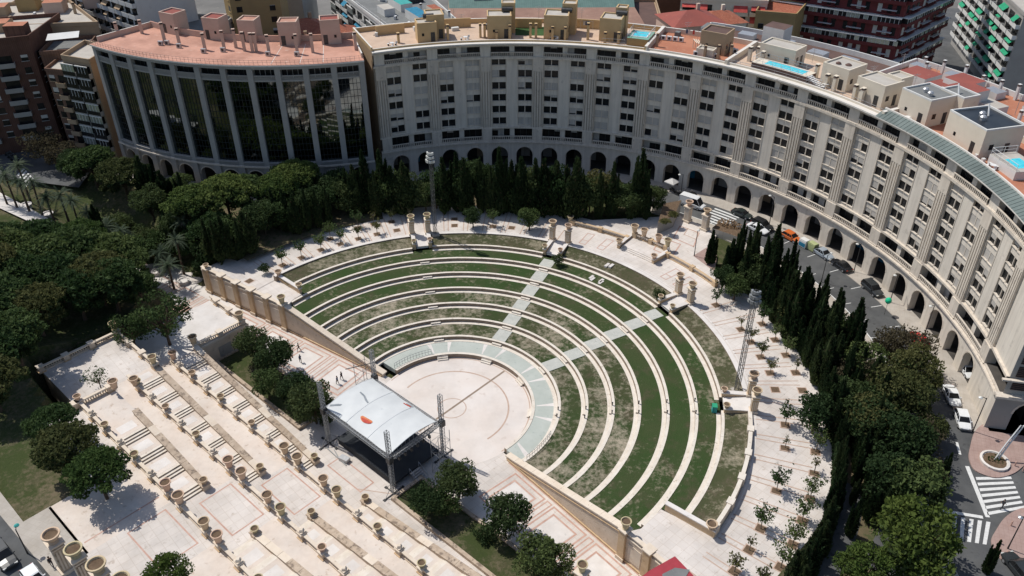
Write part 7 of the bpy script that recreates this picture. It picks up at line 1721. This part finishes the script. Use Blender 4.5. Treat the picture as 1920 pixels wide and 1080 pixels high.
# ================================================================== VEHICLES
def make_car(name, L=4.3, W=1.78, Hh=1.45, kind='hatch'):
    t = thing(name, 'c', 'car'); l = L/2; w = W/2
    # body: cross-sections from tail to nose (x, half width, bottom, waist)
    secs = [(-l,.80,.42,.80),(-l+.12,.92,.30,.92),(-l*.62,1.0,.22,.95),(-l*.15,1.0,.22,.93),(l*.35,1.0,.22,.90),(l*.72,.98,.24,.78),(l-.12,.88,.32,.66),(l,.74,.42,.56)]
    if kind == 'suv': secs = [(x, hw, b+.06, wz+.14) for x, hw, b, wz in secs]
    if kind == 'van': secs = [(-l,.96,.35,1.15),(-l+.1,1,.3,1.2),(-l*.5,1,.26,1.2),(0,1,.26,1.2),(l*.45,1,.26,1.16),(l*.74,.98,.28,1.0),(l-.12,.9,.34,.84),(l,.8,.44,.70)]
    mb = MB(); k = mb.mi('car_white'); rings = []
    for x, hw, b, wz in secs:
        y = hw*w; pts = [(x,-y*.9,b),(x,-y,b+.12),(x,-y,wz-.12),(x,-y*.9,wz),(x,0,wz+.035),(x,y*.9,wz),(x,y,wz-.12),(x,y,b+.12),(x,y*.9,b)]
        rings.append(len(mb.v)); mb.v += pts
    for a, b in zip(rings, rings[1:]):
        for j in range(8): mb.f.append((a+j, b+j, b+j+1, a+j+1)); mb.m.append(k)
        mb.f.append((a+8, b+8, b, a)); mb.m.append(k)
    mb.f.append(tuple(rings[0]+j for j in range(9))); mb.m.append(k); mb.f.append(tuple(rings[-1]+j for j in reversed(range(9)))); mb.m.append(k)
    mb.build('body', t, smooth=False)
    # cabin: roof shell on pillars, dark glass between
    if kind == 'van': c = [(-l+.05,1.15,.97),(-l+.12,Hh-.06,.88),(-l+.5,Hh,.86),(l*.38,Hh-.03,.86),(l*.46,Hh-.12,.84),(l*.76,1.02,.9)]
    elif kind == 'suv': c = [(-l+.12,1.06,.95),(-l+.38,Hh-.08,.80),(-l+.8,Hh,.78),(l*.05,Hh-.02,.78),(l*.14,Hh-.08,.77),(l*.46,1.02,.92)]
    elif kind == 'saloon': c = [(-l*.72,.93,.93),(-l*.40,Hh-.1,.76),(-l*.25,Hh,.74),(l*.06,Hh-.02,.74),(l*.14,Hh-.08,.73),(l*.44,.9,.92)]
    else: c = [(-l+.18,.93,.93),(-l+.55,Hh-.1,.78),(-l+.9,Hh,.76),(l*.06,Hh-.02,.76),(l*.14,Hh-.08,.75),(l*.46,.9,.92)]
    base = [(x, hw*w) for x, z, hw in c]
    wz = c[0][1]; zb = lambda x: wz + (c[-1][1]-wz)*((x-c[0][0])/(c[-1][0]-c[0][0]))
    mb = MB(); mg = MB()
    n = len(c)
    for i in range(n-1):
        (x0,z0,h0),(x1,z1,h1) = c[i], c[i+1]; y0, y1 = h0*w, h1*w
        glassy = i in (0, n-2) or (i == 1 and False)
        (mg if glassy else mb).face([(x0,-y0,z0),(x1,-y1,z1),(x1,y1,z1),(x0,y0,z0)], 'pane' if glassy else 'car_white')
        for s in (-1, 1):
            b0, b1 = .93*w, .93*w
            (mg).face([(x0,s*b0,zb(x0)-.02),(x1,s*b1,zb(x1)-.02),(x1,s*y1,z1),(x0,s*y0,z0)], 'pane')
    for s in (-1, 1):                                      # roof rails and pillars in body colour
        for i in range(n-1):
            (x0,z0,h0),(x1,z1,h1) = c[i], c[i+1]; mb.beam((x0,s*h0*w,z0-.01), (x1,s*h1*w,z1-.01), .08, .06, 'car_white')
        for x in ((-l*.25, l*.02) if kind != 'van' else (-l*.45, l*.1)): mb.beam((x,s*.935*w,zb(x)), (x-.05,s*.79*w,Hh-.06), .09, .05, 'car_white')
        if kind == 'van': mb.face([(c[1][0],s*.985*w,1.1),(l*.12,s*.985*w,1.1),(l*.12,s*.89*w,Hh-.1),(c[1][0],s*.9*w,Hh-.1)], 'car_white')
    mb.build('roof', t, fix=False); mg.build('windows', t, fix=False)
    for x in (-l*.60, l*.62):
        for s in (-1, 1):
            mb = MB(); r = .33; mb.tube([(x,s*(w-.2),r),(x,s*(w+.01),r)], r, 'tyre', 14); wl = mb.build('wheel', t, fix=False)
            mb = MB(); mb.tube([(x,s*(w+.005),r),(x,s*(w+.03),r)], .2, 'metal_light', 10); mb.build('rim', wl, fix=False)
    for s in (-1, 1):
        mb = MB(); z = secs[-2][3]-.02; mb.obb(l-.12, s*w*.66, z-.12, z+.03, s*-.25, .22, .36, 'lamp_glass'); mb.build('headlight', t)
        mb = MB(); z = secs[1][3]-.05; mb.obb(-l+.06, s*w*.72, z-.16, z, 0, .12, .3, 'emblem_red'); mb.build('tail_light', t)
        mb = MB(); mb.obb(l*.36, s*(w+.08), zb(l*.3)-.02, zb(l*.3)+.14, 0, .12, .2, 'car_white'); mb.build('mirror', t)
    return t
cars = {k: Proto(make_car('car' if k != 'van' else 'delivery_van', *a)) for k, a in dict(hatch=(4.2,1.78,1.46,'hatch'), saloon=(4.6,1.82,1.42,'saloon'), suv=(4.7,1.9,1.74,'suv'), van=(5.6,2.0,2.45,'van')).items()}
_paint = {}
def park(kind, p, an, colour, label, group='cars parked along the street', z=STREET, cat='car'):
    o = cars[kind].place((*p, z+.01), an, label, cat, group)
    for ch in o.children:
        if ch.name.split('.')[0] in ('body', 'roof', 'mirror'):
            key = (ch.data.name.split('|')[0], colour)
            if key not in _paint:
                me = ch.data.copy(); me.name = ch.name.split('.')[0]
                for i, m in enumerate(me.materials):
                    if m.name.startswith('car_'): me.materials[i] = MATS['car_'+colour]
                _paint[key] = me
            ch.data = _paint[key]
def tang(p, flip=0): return math.atan2(p[1]-KY, p[0]-KX) - math.pi/2 + flip*math.pi
for kind, px, py, colr, l in (('saloon',1392,406,'darkgreen','dark green saloon parked nearest the zebra crossing'),('suv',1430,428,'black','black car parked behind the moving white one'),('hatch',1484,450,'orange','orange car with a dark roof parked by the arches'),('saloon',1543,481,'silver','silver-blue car parked right of the recycling containers'),('saloon',1577,504,'black','black saloon parked right of the silver car'),('suv',1635,549,'dark','dark off-roader parked by the arch, above the brown street tree'),('hatch',1721,644,'red','red car half hidden behind the olive street trees'),('hatch',1812,702,'white','white car partly hidden by branches beside the last arches'),('saloon',1782,750,'white','white saloon parked in front of the last arches, farther of two'),('hatch',1802,795,'white','white car parked at the street corner, nearer of two')):
    p = survey(px,py,5.9); park(kind, p, tang(p, R_.random() < .3), colr, l)
p = (49.64,146.09); park('saloon', p, tang(p), 'white', 'white saloon driving along the street beside the black parked car', None)
p = (38.26,156.37); park('van', p, tang(p), 'white', 'white delivery van waiting at the zebra crossing', None, cat='van')
park('hatch', (-54.60,60.12), rad(-42), 'white', 'white car on the lower street, cut off by the bottom edge', None, L3-.13); park('suv', (-59.71,63.26), rad(-42), 'dark', 'dark car at the left edge of the lower street', None, L3-.13); park('suv', (61.47,64.54), rad(100), 'dark', 'dark car in the bottom right corner, cut off', None)
# lettering-like blue band on the van's side
# ---- motorcycles
def make_moto():
    t = thing('motorcycle', 'm', 'motorcycle'); mb = MB()
    mb.tube([(-.5,0,.62),(-.2,0,.78),(.2,0,.82),(.45,0,.9)], [.12,.17,.18,.1], 'metal_dark', 8); mb.tube([(.45,0,.95),(.68,0,.32)], .05, 'metal_light', 6); mb.tube([(-.35,0,.5),(-.68,0,.32)], .06, 'metal_light', 6); mb.obb(0,0,.3,.62,0,.5,.3,'metal_dark'); mb.build('frame', t)
    for x in (-.68,.68): mb = MB(); mb.tube([(x,-.06,.31),(x,.06,.31)], .31, 'tyre', 12); mb.build('wheel', t)
    mb = MB(); mb.tube([(.42,-.36,1.02),(.46,0,1.04),(.42,.36,1.02)], .025, 'metal_light', 5); mb.build('handlebar', t); mb = MB(); mb.obb(-.28,0,.8,.9,0,.7,.28,'cloth_dark'); mb.build('seat', t); return Proto(t)
moto = make_moto()
for i, (px, py) in enumerate(((1262,362),(1270,367),(1278,369),(1300,368),(1239,358))):
    moto.place((*survey(px,py,5.7), 5.74), rad(120+i*7), 'dark motorcycle on the pavement near the white parasol, %s from the left' % ordn([2,3,4,5,1][i]), 'motorcycle', 'motorcycles by the parasol')
for i in range(8):
    p = survey(4+i*5.2, 271+i*4.4, 5.7); moto.place((*p, STREET+.03), rad(30+R_.uniform(-8,8)), 'dark motorcycle in the row on the far left side street, %s from the left' % ordn(i+1), 'motorcycle', 'motorcycles on the left side street')
# ================================================================== PEOPLE (one continuous skin each, posed walking or standing)
def make_person(top, legs, stride=.32, arm=.25, carry=False):
    verts = [(0,0,.95),(0,0,1.12),(0,0,1.36),(0,0,1.50),(.015,0,1.60),(.02,0,1.71)]; r = [.135,.125,.15,.06,.085,.075]; e = [(0,1),(1,2),(2,3),(3,4),(4,5)]
    def chain(start, pts):
        prev = start
        for p, rr in pts: verts.append(p); r.append(rr); e.append((prev, len(verts)-1)); prev = len(verts)-1
    for s, f in ((1, 1), (-1, -1)):
        st = stride*f; chain(0, [((.02*f,.09*s,.86),.105),((st*.55+.06,.095*s,.48),.068),((st*.8 - (.1 if f < 0 else 0),.095*s,.09),.045),((st*.8+.16-(.1 if f < 0 else 0),.1*s,.035),.035)])
        ar = -arm*f; chain(2, [((0,.17*s,1.40),.062),((ar*.4-.02,.215*s,1.14),.045),((ar*.9+.06,.215*s,.92),.034),((ar*.9+.10,.21*s,.84),.034),((ar*.9+.12,.205*s,.77),.016)])
    me = bpy.data.meshes.new('person'); me.from_pydata(verts, e, []); o = bpy.data.objects.new('person_tmp', me); col.objects.link(o)
    m = o.modifiers.new('s', 'SKIN'); m.use_smooth_shade = True
    for i, sv in enumerate(me.skin_vertices[0].data): sv.radius = (r[i], r[i]*(1.25 if i in (0,1,2) else 1.)); sv.use_root = (i == 0)
    o.modifiers.new('u', 'SUBSURF').levels = 1
    dg = bpy.context.evaluated_depsgraph_get(); dg.update(); nm = bpy.data.meshes.new_from_object(o.evaluated_get(dg)); bpy.data.objects.remove(o); nm.materials.clear()
    for n in ('skin', top, legs, 'hair'): nm.materials.append(MATS[n])
    for p in nm.polygons:
        z = p.center.z; y = abs(p.center.y); x = p.center.x
        p.material_index = 2 if z < .95 and y < .19 else (1 if z < 1.47 and z > 1.0 and not (y > .2 and z < 1.16) else 0)
        if z < .06: p.material_index = 3
        if z > 1.69 or (z > 1.56 and x < -.02): p.material_index = 3
    b = thing('person', 'p', 'person'); k = bpy.data.objects.new('body', nm); col.objects.link(k); k.parent = b
    mb = MB(); mb.lathe([(.10,1.62),(.108,1.69),(.09,1.76),(.04,1.79)], 'hair', (-.012,0,0), 10); mb.build('hair', b, smooth=True); return Proto(b)
PP = [make_person('cloth_dark','cloth_dark'), make_person('cloth_blue','cloth_dark', .2), make_person('cloth_white','cloth_blue', .3)]
for px, py, z, k, an, l in ((480,638,0,0,150,'person in dark clothes walking on the plaza, farthest one'),(560,655,0,0,200,'person in dark clothes on the plaza near the left wall, upper of two'),(563,677,0,1,120,'person in blue and dark clothes on the plaza, below the one by the left wall'),(640,710,0,0,140,'person in dark clothes left of the stage canopy, right-hand of a pair'),(632,718,0,1,150,'person in blue and dark clothes left of the stage canopy, left-hand of a pair'),(1874,960,5.61,0,20,'person in black walking on the zebra crossing'),(95,1056,10.4,0,130,'person in dark clothes on the lower pavement near the entrance pillars'),(566,880,4.4,2,-40,'person in a white top by the tall urns of the lowest stair balustrade'),(1253,478,6.05,2,60,'person in a white top on the forecourt behind the cream urns')):
    PP[k].place((*survey(px,py,z), z+.005), rad(an), l, 'person')
# ================================================================== LIGHT, SKY, CAMERA
el, az = rad(58), (-.866, .5)
w = bpy.data.worlds.new('World'); sc.world = w; w.use_nodes = True
bg = w.node_tree.nodes['Background']; sky = w.node_tree.nodes.new('ShaderNodeTexSky'); sky.sky_type = 'NISHITA'; sky.sun_disc = False
sky.sun_elevation = el; sky.sun_rotation = math.atan2(az[0], az[1]); sky.altitude = 50; sky.air_density = 1.; sky.dust_density = 1.2
w.node_tree.links.new(sky.outputs['Color'], bg.inputs['Color']); bg.inputs['Strength'].default_value = .108
sd = bpy.data.lights.new('Sun', 'SUN'); sd.energy = 3.8; sd.angle = rad(.53); sd.color = (1., .96, .895)
so = bpy.data.objects.new('Sun', sd); col.objects.link(so)
so.rotation_euler = Vector((-az[0]*math.cos(el), -az[1]*math.cos(el), -math.sin(el))).to_track_quat('-Z', 'Y').to_euler(); so.location = (-60, 140, 120)
cd = bpy.data.cameras.new('Camera'); cam = bpy.data.objects.new('Camera', cd); col.objects.link(cam)
cam.location = (0, 0, 92); T = math.atan(1570/2290)
cam.matrix_world = Matrix.Translation((0,0,92)) @ Matrix.Rotation(math.pi/2 - T, 4, 'X') @ Matrix.Rotation(rad(-.2)*1, 4, 'Z')
cd.sensor_fit = 'HORIZONTAL'; cd.sensor_width = 36; cd.lens = 36*1570/1920; cd.clip_start = .5; cd.clip_end = 9000
sc.camera = cam
sc.render.engine = 'CYCLES'; sc.cycles.max_bounces = 6; sc.cycles.diffuse_bounces = 3; sc.cycles.glossy_bounces = 3; sc.cycles.transparent_max_bounces = 4
sc.view_settings.view_transform = 'Standard'; sc.view_settings.look = 'None'; sc.view_settings.exposure = 0; sc.view_settings.gamma = 1
